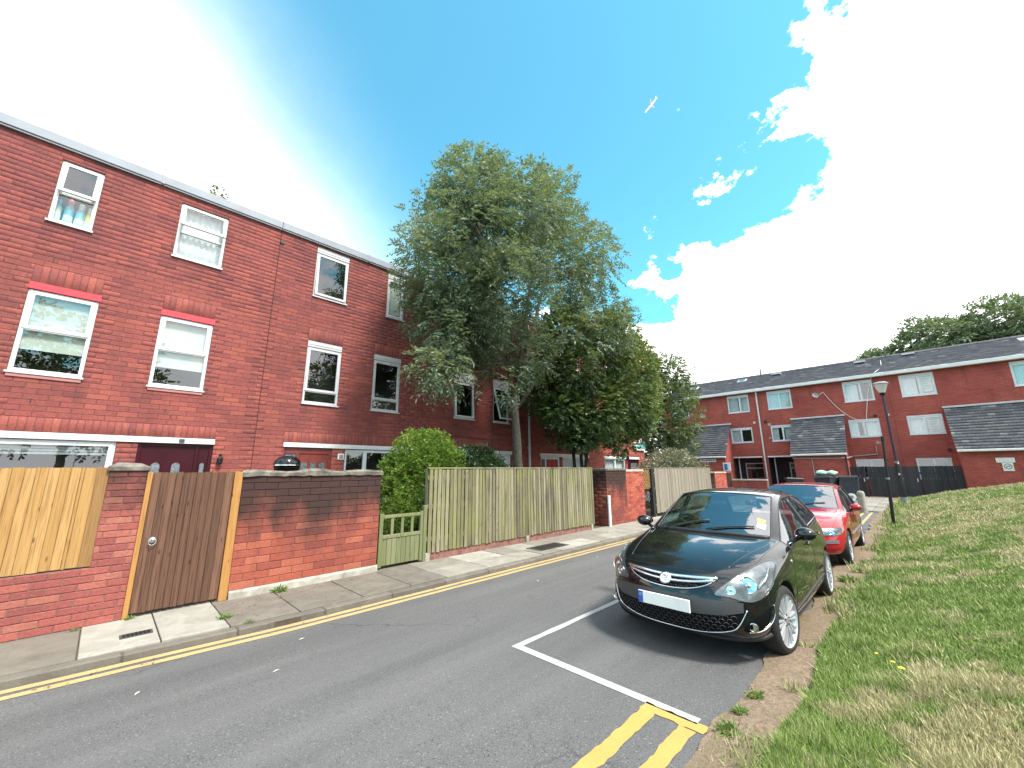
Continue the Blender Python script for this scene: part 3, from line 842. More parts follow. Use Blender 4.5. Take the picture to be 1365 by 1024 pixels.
def window(parent, x0, x1, z0, z1, kind, blind=None, curtain=None, ang=0.0, frame='white_upvc', head=0.0, depth=1.1, split=.45, mull=None, w=.06):
    """a window as a part of its house; y is measured in from the brick face"""
    m = MB(); y0, y1 = .03, .095
    zt = z1-head
    bars(m, x0, x1, z0, zt, w, y0, y1)
    if head: m.rbox(x0, x1, .012, y1, zt+.002, z1, .006); m.rbox(x0+.01, x1-.01, .004, .03, zt+head*.35, zt+head*.55, .004)
    zs = z0+(zt-z0)*(1-split)
    if kind in ('tophung', 'bottom'): m.rbox(x0+w, x1-w, y0+.001, y1, zs-w/2, zs+w/2, .005)
    if kind == 'casement':
        xm = mull if mull else (x0+x1)/2
        m.rbox(xm-w/2, xm+w/2, y0+.001, y1, z0+w, zt-w, .005)
    win = m.build('window', M[frame], parent)
    if kind == 'tophung':
        sash(win, x0+w*.55, x1-w*.55, zs-.005, zt-w*.5, ang, frame); pane(win, x0+w, x1-w, z0+w, zs-w/2, .06)
    elif kind == 'bottom':
        sash(win, x0+w*.55, x1-w*.55, zs-.005, zt-w*.5, ang, frame); pane(win, x0+w, x1-w, z0+w, zs-w/2, .06)
    elif kind == 'single':
        sash(win, x0+w*.55, x1-w*.55, z0+w*.5, zt-w*.5, ang, frame)
    elif kind == 'casement':
        xm = mull if mull else (x0+x1)/2
        pane(win, x0+w, xm-w/2, z0+w, zt-w, .06); pane(win, xm+w/2, x1-w, z0+w, zt-w, .06)
        b = MB(); bars(b, xm+w*.3, x1-w*.5, z0+w*.5, zt-w*.5, .045, .015, .05); b.build('sash', M[frame], win)
    else:
        pane(win, x0+w, x1-w, z0+w, zt-w, .06)
    MB().box(x0-.02, x1+.02, -.035, .04, z0-.035, z0-.003).build('sill', M[frame], win)
    # the unlit room behind the glass, its gloom painted as dark walls
    r = MB(); X0, X1, Z0, Z1 = x0-.25, x1+.25, z0-.3, z1+.15
    r.add([(X0, .13, Z0), (X1, .13, Z0), (X1, .13, Z1), (X0, .13, Z1), (X0, depth, Z0), (X1, depth, Z0), (X1, depth, Z1), (X0, depth, Z1)], [(4, 5, 6, 7), (0, 1, 5, 4), (2, 3, 7, 6), (1, 2, 6, 5), (3, 0, 4, 7)])
    r.build('room', M['unlit_room_wall'], win, recalc=False)
    if blind: MB().box(x0+.03, x1-.03, .115, .119, z1-(z1-z0)*blind, z1-.02).build('blind', M['blind'], win)
    if curtain:
        for a, b in curtain:
            n = 26; P = []
            for i in range(n+1):
                u = a+(b-a)*i/n; P.append((x0+(x1-x0)*u, .15+.018*math.sin(i*1.9)))
            c = MB()
            c.add([(p[0], p[1], z0) for p in P]+[(p[0], p[1], z1) for p in P], [(i, i+1, i+n+2, i+n+1) for i in range(n)])
            c.build('curtain', M['net_curtain'], win, smooth=True)
    return win

# ================================================================== the terrace on the left
YF = 10.8; ZTOP = 7.97
def house_body(e, w, holes, z1, mortar, depth=7.0, side=True):
    m = MB(); holed_wall(m, 0, w, .0, z1, holes)
    m.add([(0, .008, 0), (0, depth, 0), (0, depth, z1), (0, .008, z1)], [(0, 1, 2, 3)])
    m.add([(w, .008, 0), (w, depth, 0), (w, depth, z1), (w, .008, z1)], [(0, 1, 2, 3)])
    m.add([(0, depth, 0), (w, depth, 0), (w, depth, z1), (0, depth, z1)], [(0, 1, 2, 3)])
    m.add([(0, .008, z1), (w, .008, z1), (w, depth, z1), (0, depth, z1)], [(0, 1, 2, 3)])
    return m.build('wall', M[mortar], e, recalc=False)
def door_panel(parent, name, x0, x1, z0, z1, mat, y=.05):
    return MB().rbox(x0, x1, y, y+.045, z0, z1, .004).build(name, M[mat], parent)
def arch_light(parent, cx, z0, w, h, y, frame, n=10):
    P = [(cx-w/2, z0), (cx+w/2, z0)] + [(cx+w/2*math.cos(a), z0+h-w/2+w/2*math.sin(a)) for a in [math.pi*i/n for i in range(n+1)]]
    MB().prism(P, 'y', y-.004, y).build('door_glass', M['glass_obscure'], parent)
    m = MB(); P2 = P[1:]+[P[0]]
    m.tube([(p[0], y-.006, p[1]) for p in P+[P[0]]], .011, 6); m.build('door_moulding', M[frame], parent)
t = NT('glass_obscure'); t.set(Base_Color=t.mix(t.rng(t.noise(t.pos(), 30, 2), .3, .7), (0.05, 0.06, 0.07), (0.16, 0.19, 0.21)), Roughness=.12, Specular_IOR_Level=.8); M['glass_obscure'] = t.mat
def terraced_house(x0, w, label, wins, lint, extra_holes, mat, n_ind, seed):
    e = empty('terraced_house', (x0, YF, 0)); W = Matrix.Translation((x0, YF, 0))
    tag(e, label, 'house', 'brick terrace houses')
    L = lambda h: (h[0]-x0, h[1]-x0, h[2], h[3])
    holes = [L(h) for h in wins]+[L(h) for h in extra_holes]
    if lint: holes.append(L(lint))
    sol = [(h[0]-x0, h[1]-x0, h[3], h[3]+.3) for h in wins if h[3] < 7]
    if lint: sol.append((lint[0]-x0, lint[1]-x0, lint[3]+.01, lint[3]+.31))
    # the body must not show in the lintel slot
    house_body(e, w, [L(h) for h in wins]+[L(h) for h in extra_holes], ZTOP+.12, 'mortar_dark')
    sills = [(h[0]-x0, h[1]-x0, h[2]) for h in wins]
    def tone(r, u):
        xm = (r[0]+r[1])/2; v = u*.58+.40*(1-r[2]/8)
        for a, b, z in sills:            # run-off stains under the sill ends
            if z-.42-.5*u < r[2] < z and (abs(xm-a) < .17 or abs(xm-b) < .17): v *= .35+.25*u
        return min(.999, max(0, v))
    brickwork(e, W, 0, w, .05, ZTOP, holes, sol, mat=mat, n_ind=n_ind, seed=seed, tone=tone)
    # metal edge of the flat roof in two lengths
    for a, b in ((0, w/2), (w/2, w)):
        m = MB(); m.rbox(a+.002, b-.002, -.075, .30, ZTOP+.002, ZTOP+.2, .01); m.rbox(a+.002, b-.002, -.055, -.0, ZTOP-.035, ZTOP-.001, .004); m.build('roof_edge', M['roof_flashing'], e)
    for b in (.002, w/2):
        MB().rbox(b-.03 if b > 1 else .004, b+.03, -.082, -.05, ZTOP-.01, ZTOP+.205, .004).build('flashing_joint', M['roof_flashing'], e)
    if lint:
        a = L(lint); MB().rbox(a[0], a[1], -.03, .05, a[2], a[3], .006).build('lintel', M['white_paint'], e)
    return e
def weeps(e, pts):
    for x, z in pts: MB().box(x-.008, x+.008, -.004, .02, z-.04, z+.04).build('weep_vent', M['black_plastic'], e)
# ---- house A: two top-hung windows on each upper floor, maroon door
A0 = -2.4
wA = [(-1.46, -.88, 6.42, 7.72), (.35, 1.23, 6.42, 7.72), (-1.45, -.56, 3.50, 5.15), (.36, 1.26, 3.50, 5.16)]
gA = [(-2.15, .08, .95, 2.34), (.39, 1.60, .1, 2.34)]
hA = terraced_house(A0, 4.75, 'red brick terrace house with maroon panelled door and pale roller blinds', wA, (-2.38, 1.61, 2.345, 2.46), gA, 'facade_brick', 300, 1)
l = lambda x: x-A0
win = window(hA, l(-1.46), l(-.88), 6.42, 7.72, 'tophung', ang=.13, split=.52)
window(hA, l(.35), l(1.23), 6.42, 7.72, 'tophung', ang=.42, split=.52, curtain=[(.02, .98)])
for a, b in ((-1.45, -.56), (.36, 1.26)):
    wi = window(hA, l(a), l(b), 3.50, 5.02, 'tophung', blind=.72, split=.48)
    MB().rbox(l(a)-.01, l(b)+.02, -.006, .05, 5.025, 5.16, .004).build('lintel_panel', M['red_panel'], hA)
    MB().rbox(l(a), l(b), -.02, .05, 3.40, 3.46, .004).build('sub_sill', M['sill_pink'], hA) if 'sill_pink' in M else None
wi = window(hA, l(-2.15), l(.08), .95, 2.34, 'single', frame='white_upvc')
b = MB(); 
for i in range(4): b.box(l(-2.1), l(.03), .13, .134, 2.28-i*.05-.04, 2.28-i*.05)
b.build('blind', M['net_curtain'], wi)
d = door_panel(hA, 'door', l(.45), l(1.30), .12, 2.30, 'maroon_door')
arch_light(d, l(.70), 1.35, .16, .62, .05, 'maroon_door'); arch_light(d, l(1.02), 1.35, .16, .62, .05, 'maroon_door')
MB().tube([(l(.86), .045, 1.70), (l(.86), .02, 1.72), (l(.86), .02, 1.62)], .02, 8).build('knocker', M['chrome'], d)
m = MB(); m.rbox(l(.39), l(.45), .03, .1, .1, 2.34, .004); m.rbox(l(1.30), l(1.36), .03, .1, .1, 2.34, .004); m.rbox(l(1.54), l(1.60), .03, .1, .1, 2.34, .004); m.rbox(l(.45), l(1.54), .032, .1, 2.28, 2.34, .004)
m.rbox(l(1.36), l(1.54), .05, .09, .1, 1.2, .004)
fr = m.build('door_frame', M['maroon_door'], hA)
sp_ = door_panel(hA, 'side_panel', l(1.362), l(1.538), 1.2, 2.279, 'maroon_door', .052); arch_light(sp_, l(1.45), 1.35, .10, .62, .052, 'maroon_door')
m = MB(); m.lathe([(.0, 1.92), (.05, 1.95), (.055, 2.05), (.02, 2.1), (.03, 2.13), (0, 2.16)], 8, Matrix.Translation((l(1.74), -.07, 0))); m.tube([(l(1.74), .01, 2.10), (l(1.74), -.07, 2.15)], .012, 6); m.rbox(l(1.72), l(1.76), -.01, .01, 1.95, 2.15, .003)
m.build('wall_lantern', M['black_metal'], hA)
MB().rbox(l(1.0), l(1.09), -.045, -.031, 2.37, 2.44, .003).build('house_number_plate', M['dark_grey_plastic'], hA)
weeps(hA, [(l(-1.25), 5.65), (l(-.35), 5.62), (l(.5), 5.6), (l(1.1), 5.6), (l(-1.1), 3.0), (l(.7), 3.0), (l(.8), 2.9)])
# ---- house B: head panels over the windows, red wood door
B0 = 2.35
wB = [(3.27, 4.17, 6.42, 7.88), (5.40, 5.98+.0, 6.42, 7.88), (3.28, 4.18, 3.48, 5.16), (5.12, 6.01, 3.48, 5.16)]
wB[1] = (5.40, 6.0, 6.42, 7.88)
gB = [(3.0, 4.14, .1, 2.345), (4.49, 6.55, .95, 2.34)]
hB = terraced_house(B0, 4.75, 'red brick terrace house with brown-red door behind the long brick garden wall', wB, (2.97, 6.62, 2.35, 2.46), gB, 'facade_brick', 300, 2)
l = lambda x: x-B0
window(hB, l(3.27), l(4.17), 6.42, 7.88, 'single', head=.17, frame='grey_upvc', ang=.05)
window(hB, l(5.40), l(6.0), 6.42, 7.88, 'single', head=.17, frame='grey_upvc', blind=.9)
window(hB, l(3.28), l(4.18), 3.48, 5.16, 'bottom', head=.17, frame='grey_upvc', split=.78)
window(hB, l(5.12), l(6.01), 3.48, 5.16, 'bottom', head=.17, frame='grey_upvc', split=.78)
window(hB, l(4.49), l(6.55), .95, 2.34, 'casement', mull=l(5.05))
d = door_panel(hB, 'door', l(3.36), l(4.08), .12, 2.2, 'red_wood')
for i in range(3):
    a = l(3.43)+i*.215
    MB().box(a, a+.14, .042, .05, 1.72, 1.98).build('door_glass', M['glass_obscure'], d)
    m = MB(); bars(m, a-.02, a+.16, 1.70, 2.0, .02, .036, .05); m.build('door_moulding', M['red_wood'], d)
m = MB(); m.rbox(l(3.0), l(3.05), .03, .1, .1, 2.34, .004); m.rbox(l(3.29), l(3.36), .03, .1, .1, 2.34, .004); m.rbox(l(4.08), l(4.14), .03, .1, .1, 2.34, .004); m.rbox(l(3.05), l(4.08), .031, .1, 2.2, 2.34, .004); m.rbox(l(3.05), l(3.29), .05, .09, .1, 1.75, .004)
fr = m.build('door_frame', M['red_wood'], hB)
MB().box(l(3.05), l(3.29), .055, .06, 1.75, 2.2).build('side_light', M['glass_obscure'], fr)
m = MB(); m.rbox(l(4.30), l(4.46), -.03, .02, 2.06, 2.22, .01); v = m.build('wall_vent', M['white_plastic'], hB)
MB().rbox(l(4.325), l(4.435), -.036, -.025, 2.085, 2.195, .005).build('vent_grille', M['concrete'], v)
weeps(hB, [(l(3.9), 5.75), (l(3.2), 2.95), (l(5.9), 2.95), (l(4.2), 5.6)])
m = MB(); m.lathe([(.05, 0), (.05, .03)], 10, Matrix.Translation((l(2.05+.35), -.002, 7.62)) @ Matrix.Rotation(math.pi/2, 4, 'X')); m.build('overflow_pipe', M['black_plastic'], hB)
m = MB(); m.box(l(2.352), l(2.362), -.003, .01, .1, ZTOP-.04); m.build('movement_joint', M['mortar_pink'], hB)
# ---- house C: open upper window, white door with a fanlight
C0 = 7.10
wC = [(8.08, 8.97, 6.42, 7.88), (9.88, 10.72, 6.42, 7.88), (8.08, 8.97, 3.52, 5.16), (9.88, 10.72, 3.52, 5.16)]
gC = [(7.5, 9.45, .95, 2.33), (9.76, 10.80, .1, 2.33)]
hC = terraced_house(C0, 4.75, 'red brick terrace house with white fanlight door behind the ash tree trunk', wC, (7.4, 10.84, 2.335, 2.46), gC, 'facade_brick', 300, 3)
l = lambda x: x-C0
for a in (8.08, 9.88):
    window(hC, l(a), l(a+.87), 6.42, 7.88, 'single', head=.17)
window(hC, l(8.08), l(8.97), 3.52, 5.16, 'single', head=.36, ang=.06)
window(hC, l(9.88), l(10.72), 3.52, 5.16, 'single', head=.3, ang=.30)
window(hC, l(7.5), l(9.45), .95, 2.33, 'casement')
d = door_panel(hC, 'door', l(9.83), l(10.73), .12, 2.27, 'white_upvc')
P = [(l(10.28)+.32*math.cos(a), 1.82+.32*math.sin(a)) for a in [math.pi*i/16 for i in range(17)]]
fl = MB().prism(P, 'y', .044, .05).build('fanlight', M['glass_obscure'], d)
m = MB()
for i in range(1, 6):
    a = math.pi*i/6; m.tube([(l(10.28)+.09*math.cos(a), .04, 1.82+.09*math.sin(a)), (l(10.28)+.32*math.cos(a), .04, 1.82+.32*math.sin(a))], .012, 5)
m.tube([(l(10.28)+.33*math.cos(math.pi*i/16), .04, 1.82+.33*math.sin(math.pi*i/16)) for i in range(17)], .02, 5); m.tube([(l(10.28)+.09*math.cos(math.pi*i/10), .04, 1.82+.09*math.sin(math.pi*i/10)) for i in range(11)], .02, 5)
m.build('fanlight_bars', M['white_upvc'], d)
m = MB(); bars(m, l(9.76), l(10.80), .1, 2.33, .055, .03, .1); m.build('door_frame', M['white_upvc'], hC)
m = MB(); m.tube([(l(11.80), -.06, .1), (l(11.80), -.06, ZTOP-.05)], .045, 10); dp = m.build('downpipe', M['grey_upvc'], hC)
m = MB()
for z in (.8, 2.6, 4.4, 6.2, 7.6): m.tube([(l(11.80), -.06, z), (l(11.80), -.06, z+.06)], .056, 10); m.box(l(11.80)-.07, l(11.80)+.07, -.03, .005, z+.01, z+.05)
m.build('pipe_bracket', M['grey_upvc'], dp)
m = MB(); m.tube([(l(9.84), -.012, 2.4), (l(9.84), -.012, 7.9)], .008, 6); m.tube([(l(9.84), -.012, 2.85), (l(7.6), -.012, 2.9)], .008, 6); m.build('wall_cable', M['black_plastic'], hC)
# ---- houses D and E beyond the downpipe
D0 = 11.85
wD = [(12.85, 13.75, 6.42, 7.88), (14.6, 15.5, 6.42, 7.88), (12.85, 13.75, 3.5, 5.16), (14.6, 15.5, 3.5, 5.16)]
gD = [(12.55, 13.80, .1, 2.30), (14.0, 15.97, .95, 2.30)]
hD = terraced_house(D0, 4.75, 'red brick terrace house with bright red door behind the dark maple', wD, (12.5, 16.0, 2.30, 2.44), gD, 'facade_brick_lit', 300, 4)
l = lambda x: x-D0
for h in wD: window(hD, l(h[0]), l(h[1]), h[2], h[3], 'bottom', head=.17, split=.75, curtain=[(.05, .95)])
window(hD, l(14.0), l(15.97), .95, 2.30, 'casement', curtain=[(.0, 1.)])
d = door_panel(hD, 'door', l(12.92), l(13.72), .12, 2.2, 'red_door')
for a in (13.02, 13.36):
    m = MB(); bars(m, l(a), l(a+.26), 1.35, 2.0, .03, .036, .05); m.build('door_moulding', M['red_door'], d)
MB().tube([(l(13.33), .045, 1.75), (l(13.33), .02, 1.8)], .03, 8).build('knocker', M['chrome'], d)
m = MB(); m.rbox(l(12.55), l(12.6), .03, .1, .1, 2.3, .004); m.rbox(l(12.86), l(12.92), .03, .1, .1, 2.3, .004); m.rbox(l(13.72), l(13.8), .03, .1, .1, 2.3, .004); m.rbox(l(12.6), l(13.72), .031, .1, 2.2, 2.3, .004)
fr = m.build('door_frame', M['white_upvc'], hD); MB().box(l(12.6), l(12.86), .055, .06, .1, 2.2).build('side_light', M['glass_obscure'], fr)
E0 = 16.6
wE = [(18.0, 18.9, 6.42, 7.88), (19.9, 20.8, 6.42, 7.88), (18.0, 18.9, 3.5, 5.16), (19.9, 20.8, 3.5, 5.16)]
gE = [(17.38, 19.35, .95, 2.30), (19.62, 20.85, .1, 2.30)]
hE = terraced_house(E0, 5.0, 'end terrace house of sunlit red brick with an agent board on its wall', wE, (17.3, 20.9, 2.30, 2.42), gE, 'facade_brick_lit', 300, 5)
l = lambda x: x-E0
for h in wE: window(hE, l(h[0]), l(h[1]), h[2], h[3], 'bottom', head=.2, split=.72, curtain=[(.05, .5)])
window(hE, l(17.38), l(19.35), .95, 2.30, 'casement', curtain=[(.0, 1.)])
d = door_panel(hE, 'door', l(19.9), l(20.8), .12, 2.22, 'maroon_door'); MB().box(l(20.02), l(20.68), .04, .05, 1.2, 2.1).build('door_glass', M['glass_obscure'], d)
m = MB(); m.rbox(l(19.62), l(19.9), .03, .1, .1, 2.3, .004); m.rbox(l(20.8), l(20.85), .03, .1, .1, 2.3, .004); m.rbox(l(19.9), l(20.8), .031, .1, 2.22, 2.3, .004); m.build('door_frame', M['maroon_door'], hE)
m = MB(); m.lathe([(.0, 2.25), (.07, 2.27), (.08, 2.42), (.0, 2.5)], 8, Matrix.Translation((l(19.5), -.1, 0))); m.box(l(19.48), l(19.52), -.1, 0, 2.4, 2.43); m.build('wall_lantern', M['black_metal'], hE)
# bottles standing inside the upper left window
for bx, c1, c2, h, r, lb in ((-1.385, 'bottle_cream', 'bottle_teal', .50, .055, 'cream bottle with teal base inside the upper window'), (-1.24, 'bottle_teal', 'bottle_red', .56, .068, 'teal bottle with orange-red top inside the upper window'), (-1.09, 'bottle_teal', 'bottle_pale', .52, .07, 'teal bottle with pale cap inside the upper window'), (-.965, 'bottle_yellow', 'bottle_pale', .50, .06, 'yellow bottle inside the upper window')):
    e = empty('bottle', (bx, YF+.19, 6.47)); tag(e, lb, 'bottle', 'bottles in the upper window')
    MB().lathe([(r*.95, 0), (r, .02), (r, h*.6), (r*.9, h*.68), (r*.55, h*.76)], 14).build('bottle_body', M[c1], e, smooth=.6)
    MB().lathe([(r*.6, h*.76), (r*.62, h*.95), (r*.5, h)], 14).build('cap', M[c2], e, smooth=.6)
    MB().lathe([(r*1.01, h*.14), (r*1.01, h*.36)], 14).build('label_band', M['bottle_pale'], e, smooth=.6)
m = MB().box(-1.5, -.85, YF+.13, YF+.32, 6.44, 6.468); o = m.build('window_board', M['white_paint'], None); tag(o, 'white window board under the bottles inside the upper window', 'shelf')
# ================================================================== garden boundary along the pavement
def wall_thing(name, label, x0, x1, zb, zt, y, thick, mat, mortar, bl, ch, holes=(), seed=0, body=None, ends='', group='garden walls', tone=None, n_ind=300):
    e = empty(name, (x0, y, 0)); W = Matrix.Translation((x0, y, 0))
    tag(e, label, 'wall', group)
    L = [(h[0]-x0, h[1]-x0, h[2], h[3]) for h in holes]
    m = MB()
    for b in (body or [(x0, x1, zb, zt)]): m.box(b[0]-x0+.001, b[1]-x0-.001, .008, thick, b[2]-.06, b[3])
    m.build('core', M[mortar], e)
    brickwork(e, W, 0, x1-x0, zb, zt, L, (), bl=bl, ch=ch, mat=mat, seed=seed, tone=tone, n_ind=n_ind)
    return e, W
# low wall and pier at the left
gw, W = wall_thing('garden_wall', 'low pinkish-red brick wall and pier carrying the new pine fence panel', -3.2, .39, ZP, 1.78, YW, .22, 'pier_brick', 'mortar_pink', .235, .0785, holes=[(-4, .04, .71, 1.9)], seed=11, body=[(-3.2, .04, ZP, .70), (.04, .39, ZP, 1.78)])
l = lambda x: x+3.2
T = Matrix.Translation((l(.04), .228, 0)) @ Matrix.Rotation(-math.pi/2, 4, 'Z')
brickwork(gw, W, .0, .22, .71, 1.78, (), (), bl=.235, ch=.0785, mat='pier_brick', seed=12, T=T, n_ind=0)
m = MB(); zc = 1.782
m.add([(l(.02), -.02, zc), (l(.41), -.02, zc), (l(.41), .25, zc), (l(.02), .25, zc), (l(.02), -.02, zc+.045), (l(.41), -.02, zc+.04), (l(.41), .25, zc+.045), (l(.02), .25, zc+.05), (l(.10), .08, zc+.10), (l(.32), .07, zc+.085), (l(.32), .17, zc+.09), (l(.12), .16, zc+.10)],
      [(0, 1, 5, 4), (1, 2, 6, 5), (2, 3, 7, 6), (3, 0, 4, 7), (4, 5, 9, 8), (5, 6, 10, 9), (6, 7, 11, 10), (7, 4, 8, 11), (8, 9, 10, 11), (3, 2, 1, 0)])
m.build('coping', M['coping'], gw)
# new pine feather-edge panel standing on the low wall
fp_ = empty('fence_panel', (-1.6, YW+.03, .71)); tag(fp_, 'new yellow pine feather-edge fence panel on the low brick wall', 'fence panel')
edges = [-3.18+.0857*i for i in range(28)]+[-.78, -.70, -.61, -.53, -.44, -.355, -.27, -.19, -.16, -.062]
rr = random.Random(3)
def feather(parent, x0, x1, z0, z1, mat, tone, y=0.0, th=.06, name='board'):
    m = MB(); m.cur = tone
    j = rr.uniform(-.004, .004); k = rr.uniform(-.006, .006); g = rr.uniform(.0015, .003); yy = y+rr.uniform(-.004, .003)
    # rounded plank, proud along its middle, with a dark gap either side
    n = 6; P = [(x0+g+(x1-x0-2*g)*i/n, yy+.010-.013*math.sin(math.pi*(.06+.88*i/n))**.55) for i in range(n+1)]
    vs = [(px, py, z0+k) for px, py in P]+[(px, py, z1+j) for px, py in P]+[(P[0][0], yy+.02, z0+k), (P[-1][0], yy+.02, z0+k), (P[0][0], yy+.02, z1+j), (P[-1][0], yy+.02, z1+j)]
    q = n+1
    m.add(vs, [(i, i+1, q+i+1, q+i) for i in range(n)]+[(2*q, 0, q, 2*q+2), (n, 2*q+1, 2*q+3, q+n), tuple(range(q, 2*q))+(2*q+3, 2*q+2)])
    return m.build(name, M[mat], parent)
ox = 1.6
for i in range(len(edges)-1):
    feather(fp_, edges[i]+ox, edges[i+1]+ox, .005, 1.105, 'new_pine', rr.random())
m = MB(); m.cur = .5; m.rbox(-.062+ox, .06+ox, -.010, .02, .004, 1.11, .003); m.build('end_board', M['end_board'], fp_)
m = MB()
for z in (.1, .55, 1.0): m.rbox(-1.58, .0+ox, .026, .06, z, z+.07, .004)
MB().box(-1.58, .0+ox, .062, .07, .01, 1.09).build('back_panel', M['end_board'], fp_)
m.build('rail', M['new_pine'], fp_)
# gate posts
for x0, x1, lb in ((.388, .437, 'orange pine gate post against the brick pier'), (1.305, 1.402, 'orange pine gate post beside the long brick wall')):
    m = MB(); m.cur = rr.random(); m.rbox(0, x1-x0, 0, .09, 0, 1.68, .003)
    o = m.build('gate_post', M['post_pine'], None, loc=(x0, YW-.015, ZP)); tag(o, lb, 'gate post', 'pine gate posts')
# brown closeboard gate
g = empty('garden_gate', (.44, YW, ZP)); tag(g, 'tall dark brown closeboard gate with silver ring handle', 'gate')
ge = [.442, .52, .59, .668, .742, .81, .882, .96, 1.04, 1.113, 1.202, 1.298]
for i in range(11):
    tn_ = {0: .95, 2: .8, 10: 1.0, 3: .55}.get(i, rr.uniform(.05, .6))
    feather(g, ge[i]-.44, ge[i+1]-.44, .045, 1.675+rr.uniform(-.004, .004), 'brown_board', tn_, .004)
m = MB()
for z in (.2, .85, 1.45): m.rbox(.0, .86, .03, .07, z, z+.09, .004)
MB().box(.0, .86, .072, .08, .05, 1.66).build('back_panel', M['brown_board'], g)
m.build('rail', M['brown_board'], g)
hd = empty('ring_handle', (.10, -.012, .86), parent=g)
MB().lathe([(.0, .0), (.034, .0), (.036, .006), (.03, .012), (.0, .016)], 16, Matrix.Rotation(math.pi/2, 4, 'X')).build('rose', M['chrome'], hd, smooth=.6)
MB().tube([(.036*math.sin(a), -.022, -.036*math.cos(a)-.02) for a in [2*math.pi*i/20 for i in range(21)]], .0055, 8).build('ring', M['chrome'], hd, smooth=True)
# long garden wall
gw2, W = wall_thing('garden_wall', 'long weathered brick garden wall, black-stained top, between brown gate and low green gate', 1.405, 3.53, .18, 1.70, YW, .23, 'wall_brick', 'mortar_wall', .31, .1015, seed=21)
l = lambda x: x-1.405
rr2 = random.Random(8)
n = 24; V = []
for i in range(n+1):
    x = l(1.40)+(3.545-1.40)*i/n; s = rr2.uniform(-.006, .006); t_ = .072+.012*math.sin(i*.7)+(.018 if 9 < i < 14 else 0)
    V += [(x, -.022+s, 1.702-rr2.uniform(0, .018)), (x, -.026+s, 1.702+t_*.6), (x, .02, 1.702+t_), (x, .21, 1.702+t_), (x, .25, 1.702+t_*.5), (x, .25, 1.70)]
m = MB(); m.add(V, [(i*6+j, (i+1)*6+j, (i+1)*6+(j+1) % 6, i*6+(j+1) % 6) for i in range(n) for j in range(6)] + [tuple(range(6)), tuple(n*6+j for j in range(6))]); m.build('coping', M['coping'], gw2)
V = []
for i in range(n+1):
    x = l(1.415)+(3.54-1.415)*i/n; s = rr2.uniform(-.006, .008)
    V += [(x, -.045+s, ZP-.03), (x, -.035+s, .155+rr2.uniform(-.01, .01)), (x, -.01, .182), (x, .10, .182), (x, .10, ZP-.03)]
m = MB(); m.add(V, [(i*5+j, (i+1)*5+j, (i+1)*5+(j+1) % 5, i*5+(j+1) % 5) for i in range(n) for j in range(5)] + [tuple(range(5)), tuple(n*5+j for j in range(5))]); m.build('plinth', M['concrete'], gw2)
# low green wooden gate
g = empty('garden_gate', (3.55, YW+.05, ZP)); tag(g, 'low mossy green wooden gate with open baluster top', 'gate')
GW = 'green_gate_wood'
for a, b, z in ((.01, .08, .93), (.845, .905, .92)):
    m = MB(); m.cur = rr.random(); m.rbox(a, b, -.03, .03, .03, z, .004); m.build('stile', M[GW], g)
for a, b, nm in ((.845, .90, 'top_rail'), (.50, .56, 'mid_rail')):
    m = MB(); m.cur = rr.random(); m.rbox(.08, .845, -.022, .022, a, b, .004); m.build(nm, M[GW], g)
for i in range(3):
    m = MB(); m.cur = rr.random(); a = .24+i*.205; m.rbox(a, a+.055, -.012, .012, .56, .845, .003); m.build('baluster', M[GW], g)
for i in range(8):
    m = MB(); m.cur = rr.random(); a = .082+i*.0953; m.rbox(a, a+.092, -.012, .010, .05, .50, .006); m.build('board', M[GW], g)
m = MB(); m.cur = .4; m.rbox(0, .075, -.04, .04, -.02, 1.02, .006); o = m.build('gate_post', M[GW], None, loc=(4.46, YW+.05, ZP)); tag(o, 'short mossy gate post between low green gate and slat fence', 'gate post')
# weathered slat fence
def slat_fence(x0, x1, z0, z1, y, mat, label, pitch, width, postxs, seed):
    e = empty('slat_fence', (x0, y, ZP)); tag(e, label, 'fence', 'weathered slat fences')
    r3 = random.Random(seed); x = 0.03; 
    while x < x1-x0-.02:
        m = MB(); m.cur = r3.random(); w = width+r3.uniform(-.008, .006); lean = r3.uniform(-.004, .004)
        a, b = z0-ZP+r3.uniform(-.012, .008), z1-ZP+r3.uniform(-.008, .006)
        yy = r3.uniform(-.003, .004)
        m.add([(x, yy, a), (x+w, yy, a), (x+w, .018, a), (x, .018, a), (x+lean, yy, b), (x+w+lean, yy, b), (x+w+lean, .018, b), (x+lean, .018, b)], BOXF)
        m.build('slat', M[mat], e); x += pitch
    for px in postxs:
        m = MB(); m.cur = r3.random(); m.rbox(px-x0-.05, px-x0+.05, .062, .16, -.03, z1-ZP+.0, .005); m.build('post', M[mat], e)
    for z in (.35, .95, 1.5):
        m = MB(); m.cur = r3.random(); m.rbox(0, x1-x0, .02, .06, z, z+.08, .004); m.build('rail', M[mat], e)
    m = MB(); m.cur = r3.random(); m.rbox(-.01, x1-x0+.02, -.008, .075, z1-ZP+.008, z1-ZP+.035, .006); m.build('cap_rail', M[mat], e)
    return e
sf = slat_fence(4.53, 10.2, .22, 1.785, YW, 'weathered_slat', 'long mossy weathered slat fence beside the low green gate',   .0985, .079, (4.6, 7.4, 10.12), 41)
for i, (a, b) in enumerate(((4.62, 7.33), (7.45, 10.08))):
    m = MB(); m.cur = .2+.4*i; m.rbox(a-4.53, b-4.53, .025, .065, -.03, .16, .005); m.build('gravel_board', M['gravel_board'], sf)
for px in (4.57, 7.39, 10.13):
    m = MB(); m.rbox(px-4.53-.05, px-4.53+.05, .0, .07, -.03, .145, .006); m.build('post_stub', M['concrete'], sf)
